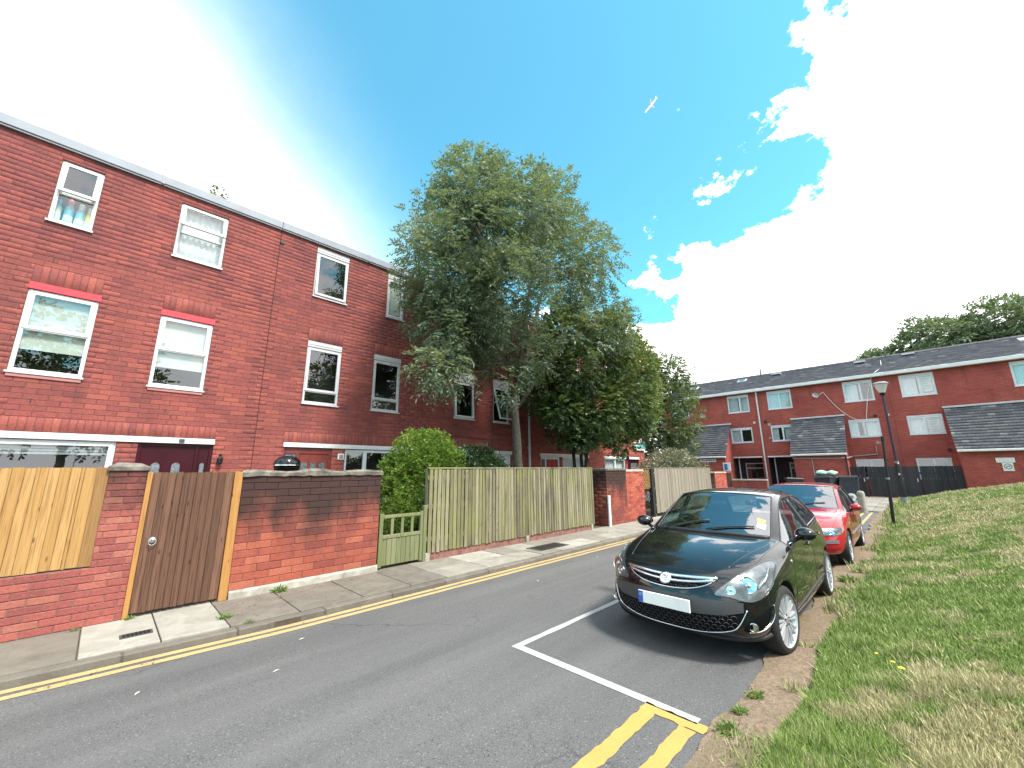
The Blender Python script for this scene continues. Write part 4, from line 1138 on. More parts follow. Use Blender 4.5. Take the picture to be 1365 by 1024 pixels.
# brick walls either side of the far gateway
w2, W = wall_thing('garden_wall', 'grey-stained brick wall at the corner of the far gateway', 11.06, 12.28, ZP, 1.72, YW+.04, .24, 'wall_brick', 'mortar_wall', .31, .1015, seed=31, body=[(11.06, 12.28, ZP, 1.72)])
T = Matrix.Translation((0, 2.2, 0)) @ Matrix.Rotation(-math.pi/2, 4, 'Z')
MB().box(.008, .24, .24, 2.2, ZP-.06, 1.72).build('return_core', M['mortar_wall'], w2)
brickwork(w2, W, 0, 2.2, ZP, 1.72, (), (), bl=.31, ch=.1015, mat='wall_brick', seed=32, T=T, n_ind=0)
MB().rbox(-.02, 1.235, -.025, .27, 1.722, 1.80, .012).build('coping', M['coping'], w2); MB().rbox(-.02, .26, .271, 2.2, 1.722, 1.80, .012).build('coping', M['coping'], w2)
w3, W = wall_thing('garden_wall', 'newer bright red brick wall with pale concrete coping', 12.29, 13.5, ZP, 1.68, YW+.045, .22, 'far_wall_brick', 'mortar_pink', .235, .08, seed=33)
MB().rbox(0, 1.23, -.02, .25, 1.682, 1.76, .01).build('coping', M['slab_pale'], w3)
m = MB(); m.tube([(0, 0, -.02), (.0, 0, .86)], .045, 12); m.tube([(0, 0, .84), (0, 0, .90)], .052, 12); o = m.build('plastic_pipe', M['white_plastic'], None, smooth=.6, loc=(11.02, YW-.04, ZP)); tag(o, 'white plastic pipe standing at the corner of the stained wall', 'pipe')
# trellis gate
g = empty('trellis_gate', (13.52, YW+.15, ZP)); tag(g, 'narrow gate with yellow diagonal trellis over black iron scrollwork', 'gate')
m = MB(); bars(m, 0, .72, .02, 1.68, .03, -.012, .012); m.build('frame', M['black_metal'], g)
for s in (-1, 1):
    for i in range(-8, 9):
        c = .36+i*.13; pts = []
        for tt in (-.36, .36):
            pts.append((c+s*tt, tt+1.35))
        a, b = pts
        # clip to the frame in x
        if a[0] == b[0]: continue
        def at(xv): return a[1]+(b[1]-a[1])*(xv-a[0])/(b[0]-a[0])
        xa, xb = max(.03, min(a[0], b[0])), min(.69, max(a[0], b[0]))
        if xb-xa < .06: continue
        mm = MB(); mm.cur = rr.random(); p = Vector((xa, .004*s, at(xa))); q = Vector((xb, .004*s, at(xb))); d_ = (q-p)
        R_ = Matrix.Translation((p+q)/2) @ Matrix.Rotation(math.atan2(-d_.z, d_.x), 4, 'Y')
        mm.obox(R_, d_.length, .007, .022); mm.build('lath', M['new_pine'], g)
for i in range(6):
    m = MB(); a = .08+i*.112; m.tube([(a, 0, .05), (a, 0, .55)], .007, 6); m.build('iron_bar', M['black_metal'], g)
for cx, cz in ((.2, .78), (.5, .78), (.35, .66), (.2, .64), (.5, .62)):
    m = MB(); m.tube([(cx+.11*(1-i/26)*math.cos(i*.42), 0, cz+.11*(1-i/26)*math.sin(i*.42)) for i in range(24)], .007, 6); m.build('scroll', M['iron_grey'], g)
m = MB(); m.rbox(0, .16, 0, .14, 0, 1.70, .006); o = m.build('gate_post', M['black_plastic'], None, loc=(14.26, YW+.1, ZP)); tag(o, 'thick black gate post between trellis gate and grey slat fence', 'gate post')
slat_fence(14.45, 20.2, .2, 1.78, YW+.08, 'grey_slat', 'grey-brown slat fence beyond the thick black gate post', .098, .088, (14.5, 17.3, 20.1), 42)
w4, W = wall_thing('garden_wall', 'short brick wall end past the grey slat fence', 20.9, 22.6, ZP, 1.55, YW+.1, .22, 'far_wall_brick', 'mortar_pink', .235, .08, seed=35)
MB().rbox(-.02, 1.72, -.02, .25, 1.552, 1.62, .01).build('coping', M['slab_pale'], w4)
# ================================================================== the block across the end of the street
XB = 34.0; EV = 7.56; RZ = 9.45; RD = 4.1
def tiled_plane(parent, x0, x1, ya, za, yb, zb, tw=.3, ex=.22, seed=0, name='slates'):
    """overlapping slates from eave (ya,za) up to (yb,zb)"""
    r3 = random.Random(seed); L = math.hypot(yb-ya, zb-za); dy, dz = (yb-ya)/L, (zb-za)/L; ny, nz = -dz*(1 if yb > ya else -1), dy*(1 if yb > ya else -1)
    if nz < 0: ny, nz = -ny, -nz
    V = []; Fs = []; A = []; rows = max(1, round(L/ex)); ex = L/rows; k = 0
    for i in range(rows):
        x = x0-(tw/2 if i % 2 else 0)
        while x < x1-.01:
            a, b = max(x, x0)+.004, min(x+tw, x1)-.004
            if b-a > .03:
                s0 = i*ex-.01+r3.uniform(-.008, .004); s1 = min((i+1)*ex+.04, L); t0 = .050+r3.uniform(0, .008); t1 = .008
                for (u, s, t_) in ((a, s0, 0), (b, s0, 0), (b, s0, t0), (a, s0, t0), (b, s1, t1), (a, s1, t1)):
                    V.append((u, ya+dy*s+ny*t_, za+dz*s+nz*t_))
                Fs += [(k, k+1, k+2, k+3), (k+3, k+2, k+4, k+5)]; A += [r3.random()]*2; k += 6
            x += tw
    o = np_mesh(name, np.array(V), np.array(Fs), M['slate'], {'rnd': A}, parent); o['kind'] = 'stuff'
    return o
def far_house(ytop, w, label, ups, firsts, grounds, porch, lean, seed):
    e = empty('terraced_house', (XB, ytop, 0), -math.pi/2); tag(e, label, 'house', 'slate-roofed houses across the street end')
    holes = [(a, a+1.5, 6.02, 7.36) for a in ups]+[(a, a+1.5, 3.7, 4.84) for a in firsts]+[(a, a+1.45, 1.1, 2.32) for a in grounds]+([(porch[0], porch[1], .0, 2.56)] if porch else [])
    m = MB(); holed_wall(m, 0, w, 0, EV+.2, holes, y=0, depth=.12)
    D = 8.2
    for xx in (0, w): m.add([(xx, 0, 0), (xx, D, 0), (xx, D, EV+.2), (xx, RD, RZ-.05), (xx, 0, EV+.2)], [(0, 1, 2, 3, 4)])
    m.add([(0, D, 0), (w, D, 0), (w, D, EV+.2), (0, D, EV+.2)], [(0, 1, 2, 3)])
    m.build('wall', M['far_brick'], e, recalc=False)
    r3 = random.Random(seed)
    for a in ups: window(e, a, a+1.5, 6.02, 7.36, 'casement', head=.12, mull=a+.75+r3.choice((-.08, 0, .1)), curtain=r3.choice(([(0, .48), (.52, 1)], [(0, 1)], [(.0, .48)])), depth=.9, w=.085)
    for a in firsts: window(e, a, a+1.5, 3.7, 4.84, 'casement', head=.1, mull=a+.72, curtain=r3.choice(([(0, .48)], [(0, .3), (.55, 1)], [(0, 1)])), depth=.9, w=.085)
    for a in grounds: window(e, a, a+1.45, 1.1, 2.32, 'casement', depth=.9, w=.085)
    # main roof: slates on the street side, plain back slope, ridge and eaves boards
    rf = MB(); rf.add([(0, -.3, EV+.02), (w, -.3, EV+.02), (w, RD, RZ-.02), (0, RD, RZ-.02), (0, D+.3, EV), (w, D+.3, EV)], [(0, 1, 2, 3), (3, 2, 5, 4)]); ro = rf.build('roof', M['slate_plain'], e, recalc=False)
    tiled_plane(ro, 0, w, -.32, EV+.05, RD, RZ, seed=seed)
    rg = random.Random(seed+5); x = 0
    while x < w-.05:
        b = min(x+.45, w); m = MB(); m.cur = rg.uniform(.3, .9); m.tube([(x+.005, RD, RZ+.02+rg.uniform(0, .02)), (b-.005, RD, RZ+.03+rg.uniform(0, .02))], .11, 8); m.build('ridge_tile', M['slate'], ro); x += .45
    MB().rbox(.0, w, -.36, -.27, EV-.12, EV+.10, .02).build('gutter', M['white_paint'], e); MB().rbox(0, w, -.268, .0, EV-.10, EV-.04, .004).build('soffit', M['white_paint'], e)
    if porch:
        p0, p1 = porch; m = MB(); d = 1.3
        m.add([(p0, .0, 0), (p1, .0, 0), (p1, .0, 2.56), (p0, .0, 2.56), (p0, d, 0), (p1, d, 0), (p1, d, 2.56), (p0, d, 2.56)], [(4, 5, 6, 7), (1, 2, 6, 5), (3, 0, 4, 7), (2, 3, 7, 6)])
        po = m.build('porch', M['porch_brick_shaded'], e, recalc=False)
        MB().rbox(p0-.02, p1+.02, -.04, .05, 2.565, 2.66, .006).build('lintel', M['white_paint'], po)
        wx0, wx1 = (p0+.5, p1-.12) if p1-p0 > 1.9 else (p0+1.0, p1-.05)
        m = MB(); bars(m, wx0, wx1, .95, 2.2, .07, d-.06, d-.01); m.rbox(wx0+.07, wx1-.07, d-.058, d-.01, 1.78, 1.84, .004); wf = m.build('porch_window', M['white_upvc'], po)
        MB().box(wx0+.05, wx1-.05, d-.03, d-.025, 1.0, 2.15).build('pane', M['glass_dark'], wf)
        MB().tube([(p0+.28, .5, 0), (p0+.28, .5, 2.56)], .045, 8).build('porch_post', M['white_paint'], po)
    # lean-to with its own slate roof
    a, b, pr = lean; zt, ze = 5.12, 2.86
    m = MB()
    for xx in (a+.05, b-.05): m.add([(xx, 0, 0), (xx, -pr, 0), (xx, -pr, ze-.06), (xx, 0, zt-.14)], [(0, 1, 2, 3)])
    m.add([(a+.05, -pr, 0), (b-.05, -pr, 0), (b-.05, -pr, ze-.02), (a+.05, -pr, ze-.02)], [(0, 1, 2, 3)])
    le = m.build('lean_to', M['far_brick'], e, recalc=False)
    MB().add([(a, .0, zt-.04), (b, .0, zt-.04), (b, -pr-.15, ze-.17+.03), (a, -pr-.15, ze-.17+.03)], [(0, 1, 2, 3)]).build('roof_deck', M['slate_plain'], le)
    tiled_plane(le, a-.06, b+.06, -pr-.2, ze-.16, -.02, zt, .28, .21, seed+9)
    MB().rbox(a-.1, b+.1, -.16, .03, zt+.005, zt+.11, .02).build('lead_flashing', M['flashing_pale'], le)
    MB().rbox(a-.04, b+.04, -pr-.27, -pr-.17, ze-.30, ze-.18, .02).build('gutter', M['white_paint'], le)
    return e
# house 1, 2, 3 from the terrace side towards the grass bank
h1 = far_house(14.9, 7.3, 'slate-roofed red brick house with a name board under its lean-to eaves', (.68, 5.2), (.62, 5.18), (), (5.1, 7.08), (2.2, 5.2, 1.9), 51)
h2 = far_house(7.6, 7.2, 'slate-roofed red brick house whose lean-to stands behind the red car', (.62, 5.02), (.58, 5.0), (5.0,), (.17, 1.95), (1.97, 4.78, 1.9), 52)
h3 = far_house(.4, 7.2, 'slate-roofed red brick house above the grass bank, white notice on lean-to', (.56, 4.95), (.54, 4.95), (.55,), None, (2.2, 5.05, 1.9), 53)
# a fourth one carries the roof on past the edge of the picture
far_house(-6.8, 7.2, 'slate-roofed red brick house beyond the notice lean-to at the block end', (.62, 5.02), (.58, 5.0), (), None, (1.97, 4.78, 1.9), 54)
# fittings of the far houses (local x runs from the terrace towards the bank)
m = MB(); m.tube([(7.26, -.06, 0), (7.26, -.06, EV-.15), (7.26, -.25, EV-.05)], .05, 8); m.build('downpipe', M['white_paint'], h1)
m = MB(); m.tube([(4.72, -1.98, 0), (4.72, -1.98, 2.4), (4.72, -2.1, 2.6)], .045, 8); m.build('downpipe', M['black_plastic'], h2)
m = MB(); m.tube([(1.97, -1.94, 2.42), (4.76, -1.94, 2.36), (4.9, -.05, 2.5), (6.1, -.05, 2.6), (6.1, -.05, 3.1)], .035, 6); m.tube([(3.0, -1.94, 2.4), (3.05, -1.94, .3)], .03, 6); m.build('waste_pipe', M['waste_grey'], h2)
def flat_roof_light(parent, x, y, w=.62, h=.75, tilt=.0):
    z = EV+.05+(y+.32)/(RD+.32)*(RZ-EV-.05); sl = math.atan2(RZ-EV-.05, RD+.32)
    T = Matrix.Translation((x, y, z+.06)) @ Matrix.Rotation(sl+tilt, 4, 'X')
    m = MB(); b = MB(); b.box(-w/2, w/2, -h/2, h/2, -.04, .05); m.add([T @ Vector(v) for v in b.v], b.f); f = m.build('skylight', M['flashing_pale'], parent)
    m = MB(); b = MB(); b.box(-w/2+.06, w/2-.06, -h/2+.06, h/2-.06, .0, .056); m.add([T @ Vector(v) for v in b.v], b.f); m.build('skylight_glass', M['sky_glass'], f)
def vent_pipe(parent, x, y, h):
    z = EV+.05+(y+.32)/(RD+.32)*(RZ-EV-.05); MB().tube([(x, y, z-.05), (x, y, z+h)], .055, 8).build('vent_pipe', M['dark_grey_plastic'], parent)
flat_roof_light(h1, 1.9, 2.6); flat_roof_light(h1, 5.7, 3.0); vent_pipe(h1, 7.0, 3.6, .75)
flat_roof_light(h2, .85, 3.4, tilt=-.5); flat_roof_light(h2, 6.0, 3.3, tilt=-.45)
vent_pipe(h3, .2, 3.7, .8); flat_roof_light(h3, 1.3, 3.6, tilt=-.45); flat_roof_light(h3, 6.3, 3.2)
def dish(parent, x, z, white=True):
    m = MB(); T = Matrix.Translation((x, -.38, z)) @ Matrix.Rotation(math.radians(62), 4, 'X') @ Matrix.Rotation(.5, 4, 'Y')
    m.lathe([(0, 0), (.09, .012), (.15, .04), (.20, .075), (.19, .08), (.14, .045), (0, .012)], 18, T); d = m.build('satellite_dish', M['iron_grey'], parent, smooth=.7)
    m = MB(); m.tube([(x, .02, z-.05), (x, -.3, z-.08), (x, -.38, z)], .02, 6); m.tube([(x, -.36, z-.28), (x+.05, -.72, z-.06)], .012, 6); m.build('dish_arm', M['iron_grey'], d)
dish(h1, 3.35, 5.95); dish(h2, 3.55, 6.62)
def cable(parent, pts, r=.014):
    MB().tube(pts, r, 5).build('cable', M['white_plastic'], parent)
cv = lambda a, b, sag, n=14: [(a[0]+(b[0]-a[0])*i/n, a[1]+(b[1]-a[1])*i/n, a[2]+(b[2]-a[2])*i/n-sag*4*(i/n)*(1-i/n)) for i in range(n+1)]
cable(h2, [(3.75, -.08, 6.7), (3.95, -.05, 6.85)]+cv((4.0, -.04, 6.8), (5.6, -.04, 4.75), .35)); cable(h2, cv((6.55, -.04, 7.5), (5.9, -.04, 4.75), -.25)); cable(h2, [(6.55, -.04, 7.45), (6.75, -.36, 7.7), (7.1, 1.4, 8.3), (7.1, 2.6, 9.0)])
for x, z, mt, pr_ in ((6.9, 5.15, 'white_plastic', h1), (.32, 5.15, 'black_plastic', h2), (6.35, 5.0, 'black_plastic', h2), (6.95, 5.0, 'white_plastic', h2), (2.0, 2.75, 'black_plastic', h3)):
    MB().lathe([(.08, 0), (.08, .1), (.05, .1), (.05, .05)], 10, Matrix.Translation((x, .0, z)) @ Matrix.Rotation(math.pi/2, 4, 'X')).build('flue', M[mt], pr_)
MB().rbox(1.52, 1.80, -.012, .01, 3.12, 3.30, .003).build('air_brick', M['red_panel_dull'], h3)
m = MB(); m.box(.0-.012, .012, -.006, .004, .1, EV-.1); m.build('movement_joint', M['mortar_dark'], h3)
MB().rbox(.45, .62, -.02, .01, 4.85, 5.02, .003).build('wall_patch', M['slab_pale'], h2); MB().rbox(.40, .56, -.016, .01, 3.9, 4.0, .003).build('wall_patch', M['slab_pale'], h2)
# papers taped in two right-hand panes of house 3
for a, z0, z1 in ((1.42, 6.2, 7.1), (1.38, 3.86, 4.66)):
    m = MB(); m.box(a, a+.52, .052, .057, z0, z1); p = m.build('window_paper', M['white_paint'], h3)
    m = MB()
    for i in range(5): m.box(a+.08+.03*(i % 2), a+.44-.05*(i % 3), .049, .0515, z1-.14-i*.14, z1-.10-i*.14)
    m.build('paper_print', M['faint_grey'], p)
# signs
s = empty('wall_sign', (XB-1.93, -3.02, 1.98), -math.pi/2); tag(s, 'pair of white notices, lower one with a ring symbol, on the lean-to wall', 'sign')
MB().rbox(0, .62, -.018, .0, .0, .24, .004).build('upper_panel', M['white_paint'], s)
q = MB().rbox(.17, .53, -.02, -.002, -.42, -.012, .004).build('lower_panel', M['white_paint'], s)
m = MB(); m.tube([(.35+.12*math.cos(2*math.pi*i/24), -.024, -.19+.12*math.sin(2*math.pi*i/24)) for i in range(25)], .014, 6); m.tube([(.27, -.024, -.24), (.43, -.024, -.14)], .012, 6); m.box(.29, .41, -.025, -.019, -.215, -.175); m.build('ring_symbol', M['iron_grey'], q)
s = empty('name_board', (XB-1.93, 11.55, 2.27), -math.pi/2); tag(s, 'long white name board under lean-to eaves behind the pale bush', 'sign')
MB().rbox(0, 1.15, -.03, .0, .0, .22, .004).build('board', M['white_paint'], s)
m = MB(); r3 = random.Random(2); x = .08
while x < 1.05: w_ = r3.choice((.03, .05, .06)); m.box(x, x+w_, -.034, -.029, .07, .15 if r3.random() < .7 else .17); x += w_+.022
m.build('lettering', M['iron_grey'], s)
s = empty('house_sign', (XB-1.93, 9.95, 1.2), -math.pi/2); tag(s, 'blue and white panel above a wooden cabinet beside the recessed porch', 'sign')
m = MB(); m.rbox(.0, .55, -.25, 0, -1.2, .3, .01); m.build('cabinet', M['cabinet_wood'], s); m = MB(); m.rbox(0, .5, -.05, .0, .42, 1.0, .01); m.build('panel', M['white_upvc'], s); MB().rbox(.08, .30, -.06, -.048, .48, .92, .004).build('blue_panel', M['blue_panel'], s)
# charcoal boarded fence with two doors
cf = empty('board_fence', (32.9, 3.15, 0), -math.pi/2); tag(cf, 'charcoal close-boarded fence with two doors in front of the block', 'fence')
x = 0; r3 = random.Random(77)
while x < 5.0:
    if min(abs(x-.93), abs(x-3.25)) > .07:
        m = MB(); m.cur = r3.random(); m.rbox(x+.003, x+.117, -.012, .012, .12, 1.84+r3.uniform(-.004, .004), .003); m.build('board', M['charcoal_board'], cf)
    x += .12
for a in (.93, 2.0, 3.25, 4.2): m = MB(); m.rbox(a-.03, a+.06, -.03, .04, .05, 1.86, .004); m.build('post', M['charcoal_board'], cf)
m = MB(); m.rbox(0, 5.05, .013, .05, .4, .5, .004); m.rbox(0, 5.05, .013, .05, 1.4, 1.5, .004); m.build('rail', M['charcoal_board'], cf)
for a in (.86, 3.18): m = MB(); m.rbox(a, a+.03, -.05, -.012, .95, 1.15, .004); m.build('door_pull', M['white_plastic'], cf)
# brick stub wall and cabinet before the recessed porch
w5 = empty('garden_wall', (31.6, 9.3, 0), -math.pi/2); tag(w5, 'brown brick planter wall before the recessed porch', 'wall')
MB().box(0, 2.1, 0, .22, 0, .95).build('core', M['far_brick'], w5); MB().rbox(-.04, 2.14, -.04, .26, .952, 1.05, .01).build('coping', M['slab_pale'], w5)
# ================================================================== vegetation
def leaf_mesh(name, P, D, size, width, k, spread, mat, seed, parent, tone, droop=.3, jitter=.5):
    """sprays at P growing along D, each with k leaflets (one folded quad each)"""
    rs = np.random.RandomState(seed); n = len(P)
    D = D/np.linalg.norm(D, axis=1)[:, None]
    up = np.tile([0, 0, 1.], (n, 1))+rs.normal(0, .35, (n, 3))
    S = np.cross(D, up); S /= np.linalg.norm(S, axis=1)[:, None]+1e-9
    N = np.cross(S, D)
    j = np.arange(k); side = np.where(j % 2 == 0, 1., -1.); side[-1] = 0
    tt = (j//2+.5)/(k/2)
    base = P[:, None]+D[:, None]*(tt*spread)[None, :, None]
    base[..., 2] -= droop*spread*(tt**2)[None]
    ld = D[:, None]*.55+S[:, None]*(side*.95)[None, :, None]+rs.normal(0, jitter*.5, (n, k, 3))
    ld[..., 2] -= droop*.6
    ld /= np.linalg.norm(ld, axis=2)[..., None]
    nn = N[:, None]+rs.normal(0, jitter, (n, k, 3))
    wv = np.cross(ld, nn); wv /= np.linalg.norm(wv, axis=2)[..., None]+1e-9
    L = size*rs.uniform(.7, 1.25, (n, k, 1)); Wd = width*rs.uniform(.8, 1.2, (n, k, 1))
    v0 = base; v2 = base+ld*L; mid = base+ld*L*.45
    v1 = mid+wv*Wd*.5; v3 = mid-wv*Wd*.5
    V = np.stack([v0, v1, v2, v3], 2).reshape(-1, 3)
    Fq = np.arange(n*k*4).reshape(-1, 4)
    a = np.clip(tone[:, None]+rs.normal(0, .16, (n, k)), 0, 1).ravel()
    return np_mesh(name, V, Fq, M[mat], {'rnd': a}, parent)
def lobes_points(lobes, n, seed, inner=.45, gap=.42, gscale=1.1, clip=None):
    rs = np.random.RandomState(seed); C = np.array([l[0] for l in lobes], float); R = np.array([l[1] if hasattr(l[1], '__len__') else (l[1],)*3 for l in lobes], float)
    wgt = R.prod(1)**(2/3); wgt /= wgt.sum(); P = []; D = []; T = []
    tot = 0
    while tot < n:
        i = rs.choice(len(lobes), n, p=wgt); d = rs.normal(size=(n, 3)); d /= np.linalg.norm(d, axis=1)[:, None]
        r = inner+(1-inner)*rs.rand(n)**.6; p = C[i]+d*R[i]*r[:, None]
        q = fbm(p[:, 0]*gscale+p[:, 2]*.37, p[:, 1]*gscale*1.1+p[:, 2]*gscale, seed)
        ok = q > gap
        if clip is not None: ok &= clip(p)
        P.append(p[ok]); D.append(d[ok]); T.append((q[ok]-.5)*1.1+.42+.22*d[ok][:, 2]+.10*(i[ok] % 3-1)); tot += ok.sum()  # sprays facing up get a lighter tone, sunlit tops painted in
    return np.concatenate(P)[:n], np.concatenate(D)[:n], np.clip(np.concatenate(T)[:n], 0, 1)
def wander(a, b, n, amp, rs):
    a = Vector(a); b = Vector(b); out = []
    for i in range(n+1):
        u = i/n; w = math.sin(math.pi*u)
        out.append(a.lerp(b, u)+Vector((rs.uniform(-amp, amp), rs.uniform(-amp, amp), rs.uniform(-amp, amp)*.5))*w)
    return out
def tone_x(T, P, x0, k): return np.clip(T+k*(P[:, 0]-x0), 0, 1)  # lighter leaf tone along x, painting in the sunlit side of a crown
def tree(name, label, base, fork, lobes, n, leaf, bark, r0, k=9, size=.10, width=.038, spread=.24, seed=1, stems=1, gap=.42, inner=.45, clip=None, twigs=6, group=None, droop=.3, jitter=.5, cat='tree', grad=None):
    rs = random.Random(seed); e = empty(name, base); tag(e, label, cat, group)
    B = Vector(base); m = MB(); fk = Vector(fork)
    for s in range(stems):
        off = Vector((rs.uniform(-.25, .25), rs.uniform(-.2, .2), 0)) if stems > 1 else Vector((0, 0, 0))
        fs = fk+off*2.0; pts = wander(B+off*.4, fs, 6, .05, rs)
        m.tube([p-B for p in pts], [r0*(1.25-.5*i/6)*(1 if stems == 1 else .7) for i in range(7)], 10)
        mine = [lb for li, lb in enumerate(lobes) if stems == 1 or li % stems == s]
        nm = max(3, min(6, len(mine)//3)); limbs = []
        for lm in range(nm):
            c = Vector(mine[(lm*len(mine))//nm][0]); start = fs.lerp(pts[-2], rs.uniform(0, .7)); d = c-start
            mid = start+d*.5+Vector((0, 0, .10*d.length)); q = [start, start.lerp(mid, .5)+Vector((rs.uniform(-.12, .12), rs.uniform(-.1, .1), 0)), mid, mid.lerp(c, .55)+Vector((rs.uniform(-.12, .12), rs.uniform(-.1, .1), .05)), c]
            m.tube([p-B for p in q], [r0*.55, r0*.45, r0*.34, r0*.22, r0*.08], 7); limbs.append(q)
        for c, r in mine:
            rr_ = r if not hasattr(r, '__len__') else max(r); c = Vector(c)
            st = min((q.lerp(q2, t_) for L_ in limbs for q, q2 in zip(L_[1:-1], L_[2:]) for t_ in (0, .5)), key=lambda q: (q-c).length+max(0, q.z-c.z)*.8)
            if (st-c).length > .25: m.tube([p-B for p in wander(st, c, 4, .10, rs)], [r0*.22, r0*.18, r0*.14, r0*.1, r0*.05], 5)
            for t_ in range(twigs):
                d = Vector((rs.gauss(0, 1), rs.gauss(0, 1), rs.gauss(.3, 1))).normalized()
                m.tube([p-B for p in wander(st.lerp(c, rs.uniform(.3, 1)), c+d*rr_*.85, 3, .08, rs)], [r0*.10, r0*.08, r0*.05, r0*.02], 4)
    m.build('trunk', M[bark], e, smooth=True, recalc=False)
    P, D, T = lobes_points(lobes, n, seed, inner, gap, clip=clip)
    if grad: T = tone_x(T, P, *grad)
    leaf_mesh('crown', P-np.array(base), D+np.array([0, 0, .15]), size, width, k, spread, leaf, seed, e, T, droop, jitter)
    return e
def shell_lobes(c, R, n, r, seed, zmin=-1, extra=()):
    rs = random.Random(seed); out = []
    for i in range(n):
        z = 1-2*(i+.5)/n; ph = i*2.39996
        q = math.sqrt(1-z*z); d = Vector((q*math.cos(ph), q*math.sin(ph), z))
        if d.z < zmin: continue
        rr_ = r*rs.uniform(.8, 1.25); f = 1-rr_*.85/max(R)
        out.append(((c[0]+d.x*max(.1, R[0]-rr_*.8), c[1]+d.y*max(.1, R[1]-rr_*.6), c[2]+d.z*(R[2]-rr_*.85)), rr_))
    return out+list(extra)
GZ = .06
# ash in the garden of the third house
L1 = shell_lobes((8.88, 8.0, 7.55), (4.45, 2.35, 4.2), 30, 1.12, 3, -.75, extra=[((5.3, 7.7, 4.2), (.75, .6, .6)), ((13.6, 8.0, 7.9), (1.1, .9, .9)), ((6.3, 7.8, 9.9), .9), ((9.0, 8, 11.5), .75), ((11.2, 8, 11.1), .8), ((6.6, 7.7, 4.2), (.9, .8, .7)), ((8.0, 7.4, 5.0), (1.1, .8, .8)), ((5.9, 7.8, 5.3), 1.0), ((7.3, 7.5, 4.5), .85), ((6.0, 7.7, 6.6), .9), ((10.6, 7.6, 4.9), (1.1, .8, .7))])
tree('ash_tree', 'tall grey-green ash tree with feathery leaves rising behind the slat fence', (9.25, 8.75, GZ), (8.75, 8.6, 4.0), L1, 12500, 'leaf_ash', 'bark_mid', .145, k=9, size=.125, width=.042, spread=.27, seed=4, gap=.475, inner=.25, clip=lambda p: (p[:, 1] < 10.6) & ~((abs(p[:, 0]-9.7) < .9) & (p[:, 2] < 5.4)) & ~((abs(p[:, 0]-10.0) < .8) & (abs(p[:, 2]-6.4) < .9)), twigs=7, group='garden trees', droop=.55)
# dark maple beside it
L2 = shell_lobes((12.9, 8.35, 5.25), (3.45, 2.0, 2.85), 24, .95, 7, -.9, extra=[((10.4, 7.9, 3.7), (.9, .7, .6)), ((15.6, 8.0, 3.6), (.9, .7, .6)), ((15.2, 8.2, 6.9), .9), ((16.4, 8.3, 6.6), .9), ((17.0, 8.3, 5.4), .8), ((16.2, 8.2, 4.2), .8), ((11.3, 7.9, 2.9), (.9, .7, .5)), ((13.9, 7.9, 2.75), (.9, .7, .45)), ((12.6, 7.8, 3.2), (.8, .6, .5))])
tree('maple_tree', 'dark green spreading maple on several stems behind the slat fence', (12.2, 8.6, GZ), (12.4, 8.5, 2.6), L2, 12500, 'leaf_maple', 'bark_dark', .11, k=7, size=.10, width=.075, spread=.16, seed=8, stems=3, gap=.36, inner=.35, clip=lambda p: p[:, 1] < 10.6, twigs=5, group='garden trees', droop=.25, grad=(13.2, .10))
# trees past the end of the terrace and behind the far block
tree('sycamore_tree', 'tall loose tree rising between the agent board wall and the far block', (25.6, 11.6, 0), (25.7, 11.5, 3), shell_lobes((25.8, 11.4, 5.6), (2.6, 2.2, 4.2), 18, 1.2, 9, -.95), 3400, 'leaf_far', 'bark', .16, k=7, size=.16, width=.11, spread=.26, seed=12, gap=.34, inner=.3, twigs=3, group='trees beyond the houses')
for i, (x, y, zc, r, lb) in enumerate(((29.5, 17.3, 4.2, 2.6, 'low dark tree at the corner of the far block past the terrace'), (47, .4, 9.6, 2.4, 'low leafy tree over the far roof behind the roof vent pipe'), (47.5, -3.2, 11.2, 3.1, 'taller leafy tree over the far roof next to the low one'), (48, -7.2, 11.6, 3.3, 'broad leafy tree over the far roof above the papered window'), (47, -12.0, 12.0, 3.4, 'leafy tree over the far roof at the block end'))):
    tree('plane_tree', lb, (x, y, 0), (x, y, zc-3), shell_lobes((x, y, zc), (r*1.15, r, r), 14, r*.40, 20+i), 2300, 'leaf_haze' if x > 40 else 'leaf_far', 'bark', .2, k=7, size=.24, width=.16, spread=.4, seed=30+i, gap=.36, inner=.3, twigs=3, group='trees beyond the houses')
tree('birch_tree', 'tree behind the terrace, its tip showing over the flat roof', (1.4, 19, 0), (1.5, 19, 8), [((1.45, 19, 11.4), (1.0, 1.0, .9)), ((1.62, 19, 12.75), (.28, .3, .75)), ((3.7, 19.2, 12.0), (.3, .3, .5))], 330, 'leaf_far', 'bark', .14, k=7, size=.15, width=.09, spread=.3, seed=45, twigs=4, group='trees beyond the houses')
# trees on the green behind the camera, seen mirrored in windows and paint
for i, (x, y, zc, r, lb) in enumerate(((13.0, -14.5, 7.6, 3.6, 'round tree on the green, mirrored in the first-floor windows'), (20.5, -14.0, 7.0, 3.4, 'smaller round tree on the green, mirrored in the end windows'), (-2.0, -15.0, 7.4, 4.6, 'broad tree on the green, mirrored in the blind windows'))):
    tree('lime_tree', lb, (x, y, 1.2), (x, y, 3.6), shell_lobes((x, y, zc), (r, r, r*1.05), 14, r*.38, 60+i), 1500, 'leaf_far', 'bark', .2, k=7, size=.26, width=.17, spread=.4, seed=70+i, gap=.38, inner=.35, twigs=3, group='trees on the green')
